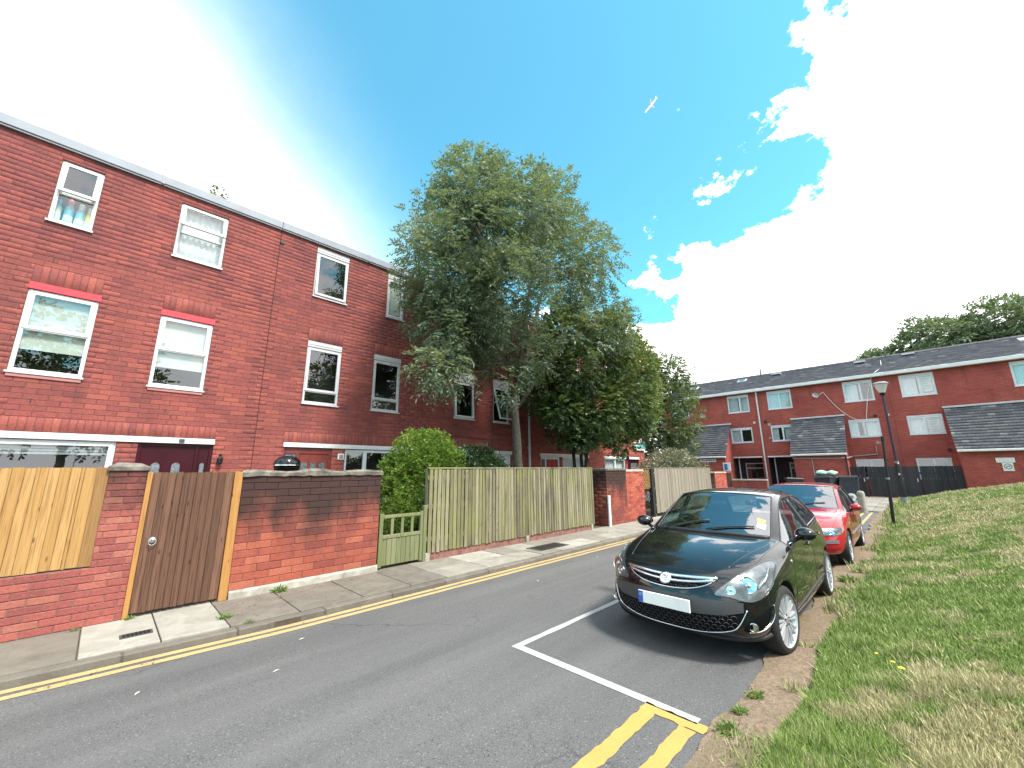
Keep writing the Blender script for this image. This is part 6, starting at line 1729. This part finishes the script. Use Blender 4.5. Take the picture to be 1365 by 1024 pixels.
def black_car(loc, rz):
    e = empty('parked_car', loc, rz); tag(e, 'glossy black five-door hatchback parked in the white-lined bay, blanked number plate', 'car', 'parked cars')
    full, me = build_shell(HB, HB_F, HB_R, (0, -2.511), .352)
    mats = ['black_paint']*4+['car_glass']*4+['black_paint', 'black_plastic']
    parts = split_regions(me, e, mats); sk = Skin(full); bp = parts[(8, 0)]
    body = parts[(0, 0)]
    for u in (0, -2.511):
        for s in (1, -1):
            w_ = wheel(e, u, s, .308, 10, .842, True, .222)
            if u == 0: w_.rotation_euler.z -= math.radians(7)
    cabin(e, -.48, 1.0)
    # upper grille with badge
    top = smoothpoly([(-.455, .728), (-.25, .722), (0, .716), (.25, .722), (.455, .728)], 5, False); bot = smoothpoly([(.455, .728), (.36, .668), (.2, .628), (0, .616), (-.2, .628), (-.36, .668), (-.455, .728)], 5, False)
    ol = top[:-1]+bot[:-1]
    sk.patch(ol, 'f', .003, 'upper_grille', 'honeycomb', bp); honeycomb(sk, ol, bp, 'grille_mesh')
    m = MB(); pts = [p for p in top]; m.tube(sk.path(pts, 'f', .006), .017, 8); m.build('chrome_bar', M['chrome'], bp, smooth=True)
    m = MB(); m.tube(sk.path(smoothpoly([(-.42, .708), (-.22, .684), (0, .676), (.22, .684), (.42, .708)], 6, False), 'f', .012), .0125, 8); m.build('chrome_bar', M['chrome'], bp, smooth=True)
    m = MB(); m.tube(sk.path(bot, 'f', .004), .006, 6); m.build('grille_trim', M['chrome'], bp, smooth=True)
    p, n = sk.hit(0, .684, 'f'); T = Matrix.Translation(p+n*.012) @ n.to_track_quat('Z', 'Y').to_matrix().to_4x4()
    bd = MB().lathe([(.058, -.01), (.06, .006), (.05, .012), (.047, .006), (0, .006)], 28, T).build('badge', M['chrome'], bp, smooth=.6)
    m = MB(); m.tube([T @ Vector(v) for v in ((-.036, .012, .01), (-.01, .022, .012), (.02, .014, .012), (.004, .0, .013), (-.018, -.012, .012), (.004, -.024, .012), (.034, -.014, .01))], [.004, .008, .009, .008, .009, .008, .004], 6); m.tube([T @ Vector(v) for v in ((.012, .016, .012), (.030, .026, .01))], .005, 5); m.build('badge_emblem', M['chrome'], bd, smooth=True)
    # lower grille, side panels, chrome lip, number plate
    lo = smoothpoly([(-.66, .485), (-.50, .455), (-.25, .445), (0, .443), (.25, .445), (.50, .455), (.66, .485)], 4, False)[:-1]+smoothpoly([(.66, .485), (.60, .37), (.52, .315), (.3, .275), (0, .268), (-.3, .275), (-.52, .315), (-.60, .37), (-.66, .485)], 4, False)[:-1]
    sk.patch(lo, 'f', .003, 'lower_grille', 'honeycomb', bp, .03); honeycomb(sk, lo, bp, 'grille_mesh', step=.05)
    m = MB(); m.tube(sk.path(smoothpoly([(.665, .49), (.605, .37), (.525, .312), (.3, .270), (0, .262), (-.3, .270), (-.525, .312), (-.605, .37), (-.665, .49)], 6, False), 'f', .004), .0055, 6); m.build('chrome_lip', M['chrome'], bp, smooth=True)
    sk.patch([(-.64, .55), (-.64, .475), (-.5, .445), (0, .425), (.5, .445), (.64, .475), (.64, .55), (.5, .562), (0, .575), (-.5, .562)], 'f', .012, 'bumper_insert', 'bumper_satin', bp, .03)
    m = MB(); m.rbox(.858, .872, -.26, .26, .438, .55, .004); pl = m.build('number_plate', M['plate_white'], bp)
    MB().rbox(.8735-.004, .8745, -.258, -.208, .441, .547, .002).build('plate_band', M['plate_blue'], pl)
    m = MB(); m.tube([(.875, -.233+.010*math.cos(2*math.pi*i/12), .515+.010*math.sin(2*math.pi*i/12)) for i in range(13)], .0018, 4); m.build('star_ring', M['sticker_yellow'], pl)
    # lower skirt
    m = MB(); pts = sk.path(smoothpoly([(-.80, .245), (-.6, .215), (-.3, .200), (0, .197), (.3, .200), (.6, .215), (.80, .245)], 6, False), 'f', .002); m.tube(pts, .022, 8); m.build('front_skirt', M['black_plastic'], bp, smooth=True)
    for s in (1, -1):
        # headlamp: dark bezel, reflector bowls, clear cover
        hl = smoothpoly(mir([(.435, .612), (.55, .594), (.64, .565), (.71, .560), (.772, .60), (.806, .68), (.810, .77), (.79, .832), (.742, .845), (.66, .80), (.54, .715)], s), 4)
        h = sk.patch(hl, 'f', .004, 'headlight', 'lamp_grey', e, .022)
        for cy, cz, rr_ in ((.675, .69, .074), (.56, .652, .045)):
            p, n = sk.hit(s*cy, cz, 'f'); n = (n+Vector((1.2, 0, 0))).normalized(); T = Matrix.Translation(p+n*.004) @ n.to_track_quat('Z', 'Y').to_matrix().to_4x4()
            MB().lathe([(rr_, .012), (rr_*.95, .016), (rr_*.6, .006), (rr_*.35, .004), (rr_*.33, .018), (0, .024)], 24, T).build('reflector', M['reflector'], h, smooth=.8)
        p1 = sk.path(mir([(.735, .66), (.77, .72), (.775, .79)], s), 'f', .008); m = MB(); m.tube(p1, .016, 8); m.build('indicator', M['reflector'], h, smooth=True)
        m = MB(); m.tube(sk.path(hl+[hl[0]], 'f', .004), .0045, 5); m.build('lamp_seal', M['black_plastic'], h, smooth=True)
        sk.patch(hl, 'f', .024, 'lamp_cover', 'lamp_glass', h, .03)
        # fog lamp pocket with chrome edge
        fo = smoothpoly(mir([(.635, .315), (.72, .318), (.775, .36), (.80, .43), (.805, .505), (.755, .46), (.69, .40), (.645, .36)], s), 3)
        fg = sk.patch(fo, 'f', .003, 'fog_pocket', 'honeycomb', e, .022)
        m = MB(); m.tube(sk.path(smoothpoly(mir([(.66, .308), (.735, .315), (.79, .365), (.815, .44), (.815, .515)], s), 5, False), 'f', .005), .0055, 6); m.build('chrome_edge', M['chrome'], fg, smooth=True)
        p, n = sk.hit(s*.695, .353, 'f'); n = (n+Vector((1.5, 0, 0))).normalized(); T = Matrix.Translation(p) @ n.to_track_quat('Z', 'Y').to_matrix().to_4x4()
        MB().lathe([(.040, .0), (.040, .016), (.034, .018), (.028, .008), (0, .004)], 20, T).build('fog_lamp', M['reflector'], fg, smooth=.6)
        side_mirror(e, -.72, .955, 1.035, s, 'black_paint', 1.05)
        ax = 'l' if s > 0 else 'r'
        for u, z, r in ((-1.42, .845, 2), (-2.20, .875, 3)):
            d = parts[(r, s)]; pp = sk.path([(u+.10, z-.004), (u+.04, z+.004), (u-.04, z+.005), (u-.10, z)], ax, .016); m = MB(); m.tube(pp, [.010, .014, .014, .010], 8); m.build('door_handle', M['black_paint'], d, smooth=True)
            q, n = sk.hit(u, z+.01, ax); MB().tube([q+n*.004+Vector((.06, 0, .012)), q+n*.004+Vector((-.06, 0, .012))], .005, 5).build('handle_trim', M['chrome'], d)
        m = MB(); m.tube(sk.path([(-.56, .935)]+[(-.56-.1*i, .928+.0078*i*1.0) for i in range(1, 20)], ax, .004), .006, 6); m.build('belt_trim', M['chrome'], body, smooth=True)
        q, n = sk.hit(-.42, .78, ax); MB().lathe([(.022, 0), (.02, .006), (0, .008)], 12, Matrix.Translation(q) @ n.to_track_quat('Z', 'Y').to_matrix().to_4x4()).build('side_repeater', M['reflector'], body, smooth=.6)
        # B pillar cover and a kink line along the flank
        m = MB(); m.tube(sk.path([(-1.60, .985+.04*i) for i in range(10)], ax, .001), .030, 6); m.build('pillar_cover', M['black_plastic'], body, smooth=True)
        m = MB(); m.tube(sk.path([(-.42-.1*i, .30+.004*i) for i in range(18)], ax, .0), .014, 6); m.build('sill_trim', M['black_plastic'], body, smooth=True)
    # wipers, cowl, permit stickers
    m = MB()
    def ws(u, y): return sk.hit(u, y, 't')
    for a, b in (((-.40, -.50), (-.52, .02)), ((-.37, .02), (-.56, .50))):
        pts = []
        for i in range(7):
            t_ = i/6; q, n = ws(a[0]+(b[0]-a[0])*t_, a[1]+(b[1]-a[1])*t_); pts.append(q+n*.016)
        MB().tube(pts, .010, 6).build('wiper', M['black_plastic'], e, smooth=True)
    m = MB(); pts = []
    for i in range(25):
        y = -.66+1.32*i/24; q, n = ws(-.335-.33*abs(y)**1.7*.9, y); pts.append(q+n*.002)
    m.tube(pts, .022, 6); m.build('scuttle_panel', M['black_plastic'], e, smooth=True)
    wsn = parts[(4, 0)]
    for (u0, y0, sx, sy, mt) in ((-.70, .545, .05, .085, 'sticker_yellow'), (-.62, .56, .075, .085, 'plate_white')):
        vs = []
        for du, dy in ((-1, -1), (1, -1), (1, 1), (-1, 1)):
            q, n = ws(u0+du*sx/2, y0+dy*sy/2); vs.append(q+n*.0015)
        MB().add(vs, [(0, 1, 2, 3)]).build('permit_sticker', M[mt], wsn)
    m = MB(); m.rbox(-1.0, -.95, -.09, .09, 1.27, 1.33, .02); m.build('rear_view_mirror', M['black_plastic'], e)
    # bonnet creases
    for s in (1, -1):
        m = MB(); m.tube([p+Vector((0, 0, -.0025)) for p in sk.path([(.52-.07*i, s*(.50+.016*i)) for i in range(14)], 't', .0)], .006, 6); m.build('bonnet_crease', M['black_paint'], parts[(1, 0)], smooth=True)
    return e
simple('bumper_satin', (0.040, 0.041, 0.045), .45)
black_car((4.91, 1.94, 0), math.radians(179.6))

# ---------------------------------------------------------------- red hatchback parked behind it
GF = [
 [(.80, 0, .21), (.79, .25, .21), (.74, .50, .215), (.63, .70, .23), (.42, .835, .42), (.42, .80, .66), (.56, .69, .70), (.68, .50, .715), (.735, .25, .722), (.75, 0, .725)],
 [(.2, 0, .18), (.2, .35, .18), (.2, .62, .19), (.2, .80, .24), (.18, .866, .50), (.16, .835, .78), (.22, .72, .825), (.26, .52, .845), (.29, .26, .855), (.30, 0, .86)],
 [(-.15, 0, .18), (-.15, .35, .18), (-.15, .66, .19), (-.15, .815, .23), (-.17, .868, .54), (-.20, .842, .84), (-.16, .74, .885), (-.12, .53, .91), (-.08, .27, .92), (-.07, 0, .925)],
 [(-.50, 0, .18), (-.50, .35, .18), (-.50, .68, .19), (-.50, .83, .23), (-.50, .866, .57), (-.56, .845, .885), (-.60, .77, .93), (-.58, .70, .945), (-.48, .35, .955), (-.45, 0, .96)],
 [(-.95, 0, .18), (-.95, .35, .18), (-.95, .68, .19), (-.95, .832, .23), (-.95, .866, .60), (-.95, .835, .915), (-.97, .70, 1.14), (-.93, .645, 1.165), (-.84, .34, 1.185), (-.81, 0, 1.19)],
 [(-1.34, 0, .18), (-1.34, .35, .18), (-1.34, .68, .19), (-1.34, .832, .23), (-1.34, .866, .61), (-1.34, .828, .93), (-1.36, .635, 1.325), (-1.33, .585, 1.36), (-1.24, .33, 1.385), (-1.21, 0, 1.392)],
 [(-1.70, 0, .18), (-1.70, .35, .18), (-1.70, .68, .19), (-1.70, .832, .23), (-1.70, .866, .62), (-1.70, .825, .945), (-1.70, .625, 1.35), (-1.70, .57, 1.395), (-1.70, .31, 1.428), (-1.70, 0, 1.436)],
 [(-2.2, 0, .18), (-2.2, .35, .18), (-2.2, .68, .19), (-2.2, .832, .23), (-2.2, .866, .63), (-2.2, .82, .955), (-2.2, .62, 1.345), (-2.2, .56, 1.39), (-2.2, .31, 1.425), (-2.2, 0, 1.432)],
 [(-2.62, 0, .19), (-2.62, .35, .19), (-2.62, .66, .20), (-2.62, .82, .25), (-2.62, .862, .64), (-2.62, .81, .965), (-2.60, .61, 1.31), (-2.62, .545, 1.36), (-2.66, .30, 1.40), (-2.66, 0, 1.41)],
 [(-3.02, 0, .22), (-3.02, .33, .22), (-3.0, .58, .23), (-2.98, .77, .28), (-2.98, .84, .64), (-2.98, .78, .96), (-2.88, .61, 1.24), (-2.90, .53, 1.30), (-2.96, .30, 1.34), (-2.97, 0, 1.35)],
 [(-3.2, 0, .26), (-3.18, .25, .26), (-3.14, .48, .27), (-3.08, .70, .30), (-3.08, .80, .60), (-3.08, .73, .88), (-3.10, .62, .93), (-3.12, .48, .935), (-3.14, .25, .94), (-3.15, 0, .94)]]
GF_F = [[(.865, 0, .42), (.855, .25, .42), (.80, .50, .42), (.67, .71, .43)], [(.80, 0, .60), (.79, .25, .60), (.735, .50, .60), (.61, .70, .60)]]
GF_R = [[(-3.27, 0, .45), (-3.26, .25, .45), (-3.22, .48, .45), (-3.14, .70, .46)], [(-3.22, 0, .72), (-3.21, .25, .72), (-3.18, .48, .72), (-3.12, .68, .72)]]
def red_car(loc, rz):
    e = empty('parked_car', loc, rz); tag(e, 'bright red older hatchback parked behind the black one', 'car', 'parked cars')
    full, me = build_shell(GF, GF_F, GF_R, (0, -2.511), .35)
    mats = ['red_paint']*4+['car_glass']*4+['red_paint', 'black_plastic']
    parts = split_regions(me, e, mats); sk = Skin(full); bp = parts[(8, 0)]; body = parts[(0, 0)]
    for u in (0, -2.511):
        for s in (1, -1): wheel(e, u, s, .312, 7, .838, False, .205)
    cabin(e, -.62, .955)
    gr = [(-.36, .665), (.36, .665), (.37, .60), (-.37, .60)]
    g = sk.patch(gr, 'f', .004, 'grille', 'honeycomb', bp, .03)
    for z in (.617, .645): m = MB(); m.tube(sk.path([(-.36, z), (-.18, z), (0, z), (.18, z), (.36, z)], 'f', .008), .006, 6); m.build('grille_bar', M['black_plastic'], g, smooth=True)
    p, n = sk.hit(0, .632, 'f'); T = Matrix.Translation(p+n*.008) @ n.to_track_quat('Z', 'Y').to_matrix().to_4x4()
    MB().lathe([(.05, 0), (.05, .008), (.042, .010), (.04, .004), (0, .004)], 24, T).build('badge', M['chrome'], g, smooth=.6)
    # bumper strip and lower intake
    st = [(-.74, .50), (-.74, .445), (-.5, .435), (0, .43), (.5, .435), (.74, .445), (.74, .50), (.5, .49), (0, .485), (-.5, .49)]
    sk.patch(st, 'f', .012, 'bumper_strip', 'bumper_grey', bp, .03)
    sk.patch([(-.45, .37), (.45, .37), (.42, .27), (-.42, .27)], 'f', .004, 'lower_intake', 'honeycomb', bp, .035)
    m = MB(); m.rbox(.877, .888, -.26, .26, .505-.10, .505+.011, .003); m.build('number_plate', M['plate_white'], bp)
    m = MB(); m.tube(sk.path([(-.78, .25), (-.5, .225), (0, .22), (.5, .225), (.78, .25)], 'f', .0), .02, 6); m.build('front_skirt', M['black_plastic'], bp, smooth=True)
    for s in (1, -1):
        hl = smoothpoly(mir([(.40, .585), (.55, .572), (.68, .572), (.765, .59), (.79, .64), (.775, .69), (.70, .695), (.55, .693), (.40, .675)], s), 3)
        h = sk.patch(hl, 'f', .004, 'headlight', 'lamp_grey', e, .022)
        for cy, cz, rr_ in ((.66, .632, .048), (.53, .630, .045)):
            p, n = sk.hit(s*cy, cz, 'f'); n = (n+Vector((1.2, 0, 0))).normalized(); T = Matrix.Translation(p+n*.004) @ n.to_track_quat('Z', 'Y').to_matrix().to_4x4()
            MB().lathe([(rr_, .012), (rr_*.95, .016), (rr_*.6, .006), (rr_*.35, .004), (rr_*.33, .018), (0, .024)], 20, T).build('reflector', M['reflector'], h, smooth=.8)
        m = MB(); m.tube(sk.path(hl+[hl[0]], 'f', .004), .004, 5); m.build('lamp_seal', M['black_plastic'], h, smooth=True)
        sk.patch(hl, 'f', .022, 'lamp_cover', 'lamp_glass', h, .03)
        side_mirror(e, -.80, .945, .985, s, 'red_paint', 1.0)
        ax = 'l' if s > 0 else 'r'
        for u, z, r in ((-1.48, .80, 2), (-2.28, .81, 3)):
            d = parts[(r, s)]; m = MB(); m.tube(sk.path([(u+.10, z), (u+.04, z+.006), (u-.04, z+.006), (u-.10, z)], ax, .016), [.010, .014, .014, .010], 8); m.build('door_handle', M['red_paint'], d, smooth=True)
        m = MB(); m.tube(sk.path([(-.45-.1*i, .50) for i in range(21)], ax, .004), .016, 6); m.build('side_moulding', M['bumper_grey'], body, smooth=True)
        m = MB(); m.tube(sk.path([(-1.69, .95+.04*i) for i in range(10)], ax, .001), .026, 6); m.build('pillar_cover', M['black_plastic'], body, smooth=True)
        q, n = sk.hit(-.34, .72, ax); MB().rbox(q.x-.025, q.x+.025, q.y-.006, q.y+.006, q.z-.012, q.z+.012, .004).build('side_repeater', M['sticker_yellow'], body)
    for a, b in (((-.53, -.52), (-.66, .0)), ((-.50, .0), (-.68, .48))):
        pts = []
        for i in range(7):
            t_ = i/6; q, n = sk.hit(a[0]+(b[0]-a[0])*t_, a[1]+(b[1]-a[1])*t_, 't'); pts.append(q+n*.014)
        MB().tube(pts, .009, 6).build('wiper', M['black_plastic'], e, smooth=True)
    return e
red_car((9.95, 1.90, 0), math.radians(180.3))
# ================================================================== street furniture and small things
def gz(x, y): return float(bank_z(np.array([x]), np.array([y]))[0])
# lamp post with an upturned conical lantern
z0 = gz(25.3, .52)-.03
e = empty('street_lamp', (25.3, .52, z0)); tag(e, 'tall black street lamp with pale conical lantern on the grass edge', 'street lamp')
m = MB(); m.tube([(0, 0, 0), (0, 0, .35)], .125, 14); m.build('base_sleeve', M['pole_grey'], e, smooth=.6)
m = MB(); m.tube([(0, 0, .35), (0, 0, 1.8)], .105, 14); m.tube([(0, 0, 1.8), (0, 0, 1.86)], [.105, .065], 14); m.build('lower_pole', M['black_metal'], e, smooth=.6)
m = MB(); m.tube([(0, 0, 1.86), (0, 0, 4.95)], [.062, .05], 12); m.build('pole', M['pole_brown'], e, smooth=.6)
m = MB(); m.tube([(0, 0, 1.84), (0, 0, 1.92)], .075, 12); m.build('collar', M['pole_grey'], e, smooth=.6)
m = MB(); m.lathe([(.06, 4.95), (.10, 5.0), (.12, 5.06), (.08, 5.09)], 16); m.build('lantern_neck', M['black_metal'], e, smooth=.6)
m = MB(); m.lathe([(.10, 5.09), (.17, 5.25), (.25, 5.47), (.27, 5.50)], 20); m.build('lantern_bowl', M['lantern_glass'], e, smooth=.6)
m = MB(); m.lathe([(.30, 5.50), (.30, 5.53), (.20, 5.60), (0, 5.63)], 20); m.build('lantern_cap', M['pole_grey'], e, smooth=.6)
for i, (a, z) in enumerate(((1.0, 1.35), (2.5, 1.15), (4.0, 1.5))):
    m = MB(); T = Matrix.Rotation(a+2.2, 4, 'Z') @ Matrix.Translation((.106, 0, z)); b = MB(); b.box(-.002, .004, -.03, .03, -.04, .04); m.add([T @ Vector(v) for v in b.v], b.f); m.build('sticker', M['white_paint'], e)
# thin leaning post
z0 = gz(15.9, .66)-.02
e = empty('thin_post', (15.9, .66, z0)); e.rotation_euler = (math.radians(3.2), math.radians(0), 0); tag(e, 'thin black post with a small camera bracket on the grass edge', 'post')
MB().tube([(0, 0, 0), (0, 0, 1.35)], .042, 10).build('lower_tube', M['black_metal'], e, smooth=.6); MB().tube([(0, 0, 1.35), (0, 0, 2.45)], .034, 10).build('upper_tube', M['black_metal'], e, smooth=.6); MB().tube([(0, 0, 1.33), (0, 0, 1.38)], .046, 10).build('joint_band', M['pole_grey'], e, smooth=.6)
m = MB(); m.tube([(0, 0, 2.38), (-.03, .12, 2.36)], .014, 6); m.rbox(-.06, 0, .08, .15, 2.33, 2.40, .01); m.build('bracket', M['pole_grey'], e)
m = MB(); m.tube([(0, 0, 2.40), (0, 0, 2.56)], .045, 10); m.build('post_cap', M['black_metal'], e, smooth=.6)
# concrete bollard
m = MB(); m.lathe([(.13, -.05), (.13, .72), (.12, .79), (.085, .84), (.0, .86)], 16); o = m.build('bollard', M['concrete'], None, smooth=.6, loc=(21.7, 1.70, .0)); tag(o, 'round-topped concrete bollard at the end of the yellow lines', 'bollard')
# bins behind the red car
def wheelie_bin(x, y, rz, label, mat='bin_dark', s=1.0):
    e = empty('wheelie_bin', (x, y, 0), rz); tag(e, label, 'bin', 'wheelie bins before the far block')
    m = MB(); V = []
    for z, w, d in ((.10, .24, .26), (.98, .30, .34)):
        V += [(-w*s, -d*s, z*s), (w*s, -d*s, z*s), (w*s, d*s, z*s), (-w*s, d*s, z*s)]
    m.add(V, BOXF[:2]+tuple((i, (i+1) % 4, (i+1) % 4+4, i+4) for i in range(4))); m.build('bin_body', M[mat], e)
    m = MB(); m.add([(-.32*s, -.37*s, .985*s), (.32*s, -.37*s, .985*s), (.32*s, .40*s, 1.01*s), (-.32*s, .40*s, 1.01*s), (-.28*s, -.33*s, 1.03*s), (.28*s, -.33*s, 1.03*s), (.28*s, .36*s, 1.08*s), (-.28*s, .36*s, 1.08*s)], BOXF); m.build('lid', M[mat], e)
    for sx in (-1, 1): MB().lathe([(.03, -.03), (.10, -.03), (.10, .03), (.03, .03)], 14, Matrix.Translation((sx*.25*s, .30*s, .10)) @ Matrix.Rotation(math.pi/2, 4, 'Y')).build('bin_wheel', M['black_plastic'], e)
    MB().tube([(-.24*s, .42*s, .97*s), (.24*s, .42*s, .97*s)], .018, 6).build('handle', M['black_plastic'], e)
    return e
wheelie_bin(27.6, 3.45, 1.2, 'dark wheelie bin under the pale green sack', s=1.28); wheelie_bin(27.9, 2.55, 1.6, 'dark wheelie bin beside the charcoal fence corner', s=1.28); wheelie_bin(29.8, 5.3, .4, 'black wheelie bin with lid ajar by the lean-to wall', 'black_plastic', 1.15)
def sack(x, y, z, r, seed, label, mat):
    rs = random.Random(seed); m = MB(); n = 14; rows = 9; V = []
    for i in range(rows):
        t_ = i/(rows-1); rr_ = math.sin(math.pi*min(.98, max(.02, t_)))**.6*r
        for j in range(n):
            a = 2*math.pi*j/n; k = rr_*(1+rs.uniform(-.13, .13)); V.append((math.cos(a)*k*1.25, math.sin(a)*k, t_*r*1.1+rs.uniform(-.02, .02)))
    m.add(V, [(i*n+j, i*n+(j+1) % n, (i+1)*n+(j+1) % n, (i+1)*n+j) for i in range(rows-1) for j in range(n)]+[tuple(range(n))[::-1], tuple((rows-1)*n+j for j in range(n))])
    o = m.build('refuse_sack', M[mat], None, smooth=True, loc=(x, y, z)); tag(o, label, 'bag', 'refuse sacks on the bins')
sack(27.55, 3.62, 1.36, .27, 3, 'pale green plastic sack on the wheelie bin, rounder of the two', 'sack_green'); sack(27.6, 3.18, 1.36, .25, 4, 'pale green plastic sack on the wheelie bin, peaked at one side', 'sack_green2')
# round white thing on a short stem beside the bollard
e = empty('round_reflector', (24.5, 2.25, .03)); tag(e, 'small round white disc on a stem beside the concrete bollard', 'reflector')
MB().tube([(0, 0, 0), (0, 0, .3)], .02, 6).build('stem', M['white_plastic'], e); MB().lathe([(.0, -.02), (.17, -.02), (.17, .02), (0, .02)], 18, Matrix.Translation((0, 0, .42)) @ Matrix.Rotation(math.pi/2, 4, 'Y')).build('disc', M['white_plastic'], e, smooth=.6); MB().lathe([(.0, -.025), (.07, -.025), (.07, .0), (0, .0)], 14, Matrix.Translation((-.005, 0, .42)) @ Matrix.Rotation(math.pi/2, 4, 'Y')).build('disc_centre', M['pole_grey'], e)
# white gas bottle and black boxes at the foot of the notice wall
e = empty('garden_box', (31.2, -3.75, gz(31.2, -3.75))); tag(e, 'white pot beside a long black box under the notices', 'box'); MB().lathe([(.0, 0), (.17, .0), (.22, .45), (.14, .50), (.17, .62), (0, .64)], 14, Matrix.Translation((0, .55, 0))).build('white_pot', M['white_plastic'], e, smooth=.6); MB().rbox(-.3, .3, -1.3, .3, 0, .5, .03).build('black_box', M['bin_dark'], e)
# kettle barbecue lid above the long wall
e = empty('kettle_barbecue', (2.2, 7.65, GZ)); tag(e, 'black domed barbecue lid showing above the long brick garden wall', 'barbecue')
MB().lathe([(.205, 1.80), (.21, 1.82), (.195, 1.88), (.14, 1.94), (.06, 1.965), (0, 1.97)], 24).build('lid', M['black_gloss'], e, smooth=.7); MB().lathe([(.0, 1.55), (.10, 1.58), (.18, 1.68), (.205, 1.795)], 24).build('bowl', M['black_gloss'], e, smooth=.7)
MB().tube([(-.06, 0, 1.96), (-.06, 0, 2.0), (.06, 0, 2.0), (.06, 0, 1.96)], .012, 6).build('lid_handle', M['black_plastic'], e); MB().lathe([(.208, 1.795), (.216, 1.80), (.216, 1.812), (.208, 1.815)], 24).build('rim_band', M['chrome'], e, smooth=.6)
for i in range(3): MB().tube([(.14*math.cos(i*2.1), .14*math.sin(i*2.1), 1.6), (.3*math.cos(i*2.1), .3*math.sin(i*2.1), 0)], .014, 6).build('leg', M['chrome'], e)
# estate agent board on the end house
e = empty('agent_board', (20.3, YF-.06, 2.8)); tag(e, 'white and teal agent board fixed to the end terrace wall', 'sign')
MB().rbox(0, 1.25, -.02, .0, .0, .42, .004).build('lower_board', M['white_paint'], e); MB().rbox(.02, 1.23, -.026, -.018, .11, .40, .002).build('teal_panel', M['teal'], e); MB().rbox(.62, 1.22, -.02, .0, .425, .80, .004).build('upper_board', M['white_paint'], e)
m = MB(); x = .14; r3 = random.Random(4)
for i in range(9): w_ = r3.choice((.07, .09, .10)); m.box(x, x+w_-.025, -.031, -.027, .19, .30 if i not in (0, 6) else .34); x += w_+.012
m.build('lettering', M['white_paint'], e); m = MB(); m.box(.74, .84, -.024, -.019, .55, .72); m.tube([(.95+.05*math.cos(k*.6), -.022, .62+.07*math.sin(k*.6)) for k in range(9)], .012, 5); m.build('emblem', M['faint_grey'], e)
# airliner crossing the blue gap
d = (_F + _r*((868-682.5)/527.3) - _u*((140-512)/527.3)).normalized()
e = empty('airliner', Vector((0, 0, EYE))+d*1400); tag(e, 'small white airliner crossing the blue gap in the sky', 'airplane')
fw = (-_r*.62-_u*.66+_F*.35).normalized(); up_ = (Vector((0, 0, 1))-fw*fw.z).normalized(); lf = up_.cross(fw)
e.rotation_euler = Matrix((fw, lf, up_)).transposed().to_euler()
MB().tube([(23, 0, 0), (21.5, 0, -.2), (18, 0, 0), (-10, 0, 0), (-19, 0, .9), (-23, 0, 1.6)], [.2, 1.3, 2.1, 2.1, 1.3, .3], 14).build('fuselage', M['plane_white'], e, smooth=.8)
for s in (1, -1):
    MB().add([(5, s*1.8, -.9), (-3, s*1.8, -.9), (-6.5, s*17, .4), (-4.7, s*17, .4), (5, s*1.8, -.4), (-3, s*1.8, -.5), (-6.5, s*17, .55), (-4.7, s*17, .6)], BOXF).build('wing', M['plane_grey'], e)
    MB().tube([(4.4, s*5.8, -2.2), (3.6, s*5.8, -2.2), (.6, s*5.8, -2.0)], [1.0, 1.15, .7], 12).build('engine', M['plane_grey'], e, smooth=.6)
    MB().add([(-18.5, s*.6, 1.0), (-21.5, s*.6, 1.2), (-23, s*6.2, 1.7), (-21.6, s*6.2, 1.7), (-18.5, s*.6, 1.3), (-21.5, s*.6, 1.4), (-23, s*6.2, 1.85), (-21.6, s*6.2, 1.85)], BOXF).build('tailplane', M['plane_grey'], e)
MB().add([(-16.5, -.15, 1.6), (-21.5, -.15, 1.8), (-23.5, -.1, 8), (-21.5, -.1, 8), (-16.5, .15, 1.6), (-21.5, .15, 1.8), (-23.5, .1, 8), (-21.5, .1, 8)], BOXF).build('tail_fin', M['plane_white'], e)
# dry leaves lying in the gutter and on the slabs
r3 = random.Random(12); m = MB()
for i in range(240):
    if i < 150: x = r3.uniform(1.2, 3.6); y = r3.uniform(6.45, 6.76) if r3.random() < .6 else r3.uniform(5.65, 6.4)
    else: x = r3.uniform(-.8, 12); y = r3.uniform(5.33, 5.49)
    z = ZP+.004 if y > 5.6 else .008
    a = r3.uniform(0, 6.28); s = r3.uniform(.008, .022); m.cur = r3.random()
    m.add([(x+s*math.cos(a+k)*q, y+s*math.sin(a+k)*q, z+r3.uniform(0, .010)) for k, q in ((0, 1), (1.57, .45), (3.14, 1), (4.71, .45))], [(0, 1, 2, 3)])
o = m.build('leaf_litter', M['dry_leaf']); o['kind'] = 'stuff'; o['label'] = 'dry leaf litter along the wall foot and the gutter'; o['category'] = 'leaves'
for x, y, a in ((1.35, 4.35, .3), (.45, 4.75, 1.0), (1.75, 4.93, .2), (5.2, 4.6, 1.4), (7.4, 4.9, .5)):
    lb = 'pale fallen leaf lying on the grey asphalt'
    m = MB(); m.add([(-.035, 0, .002), (0, -.011, .007), (.035, 0, .003), (0, .011, .006)], [(0, 1, 2, 3)]); o = m.build('fallen_leaf', M['pale_leaf'], None, loc=(x, y, .004)); o.rotation_euler = (0, 0, a); tag(o, lb, 'leaf', 'fallen leaves on the road')
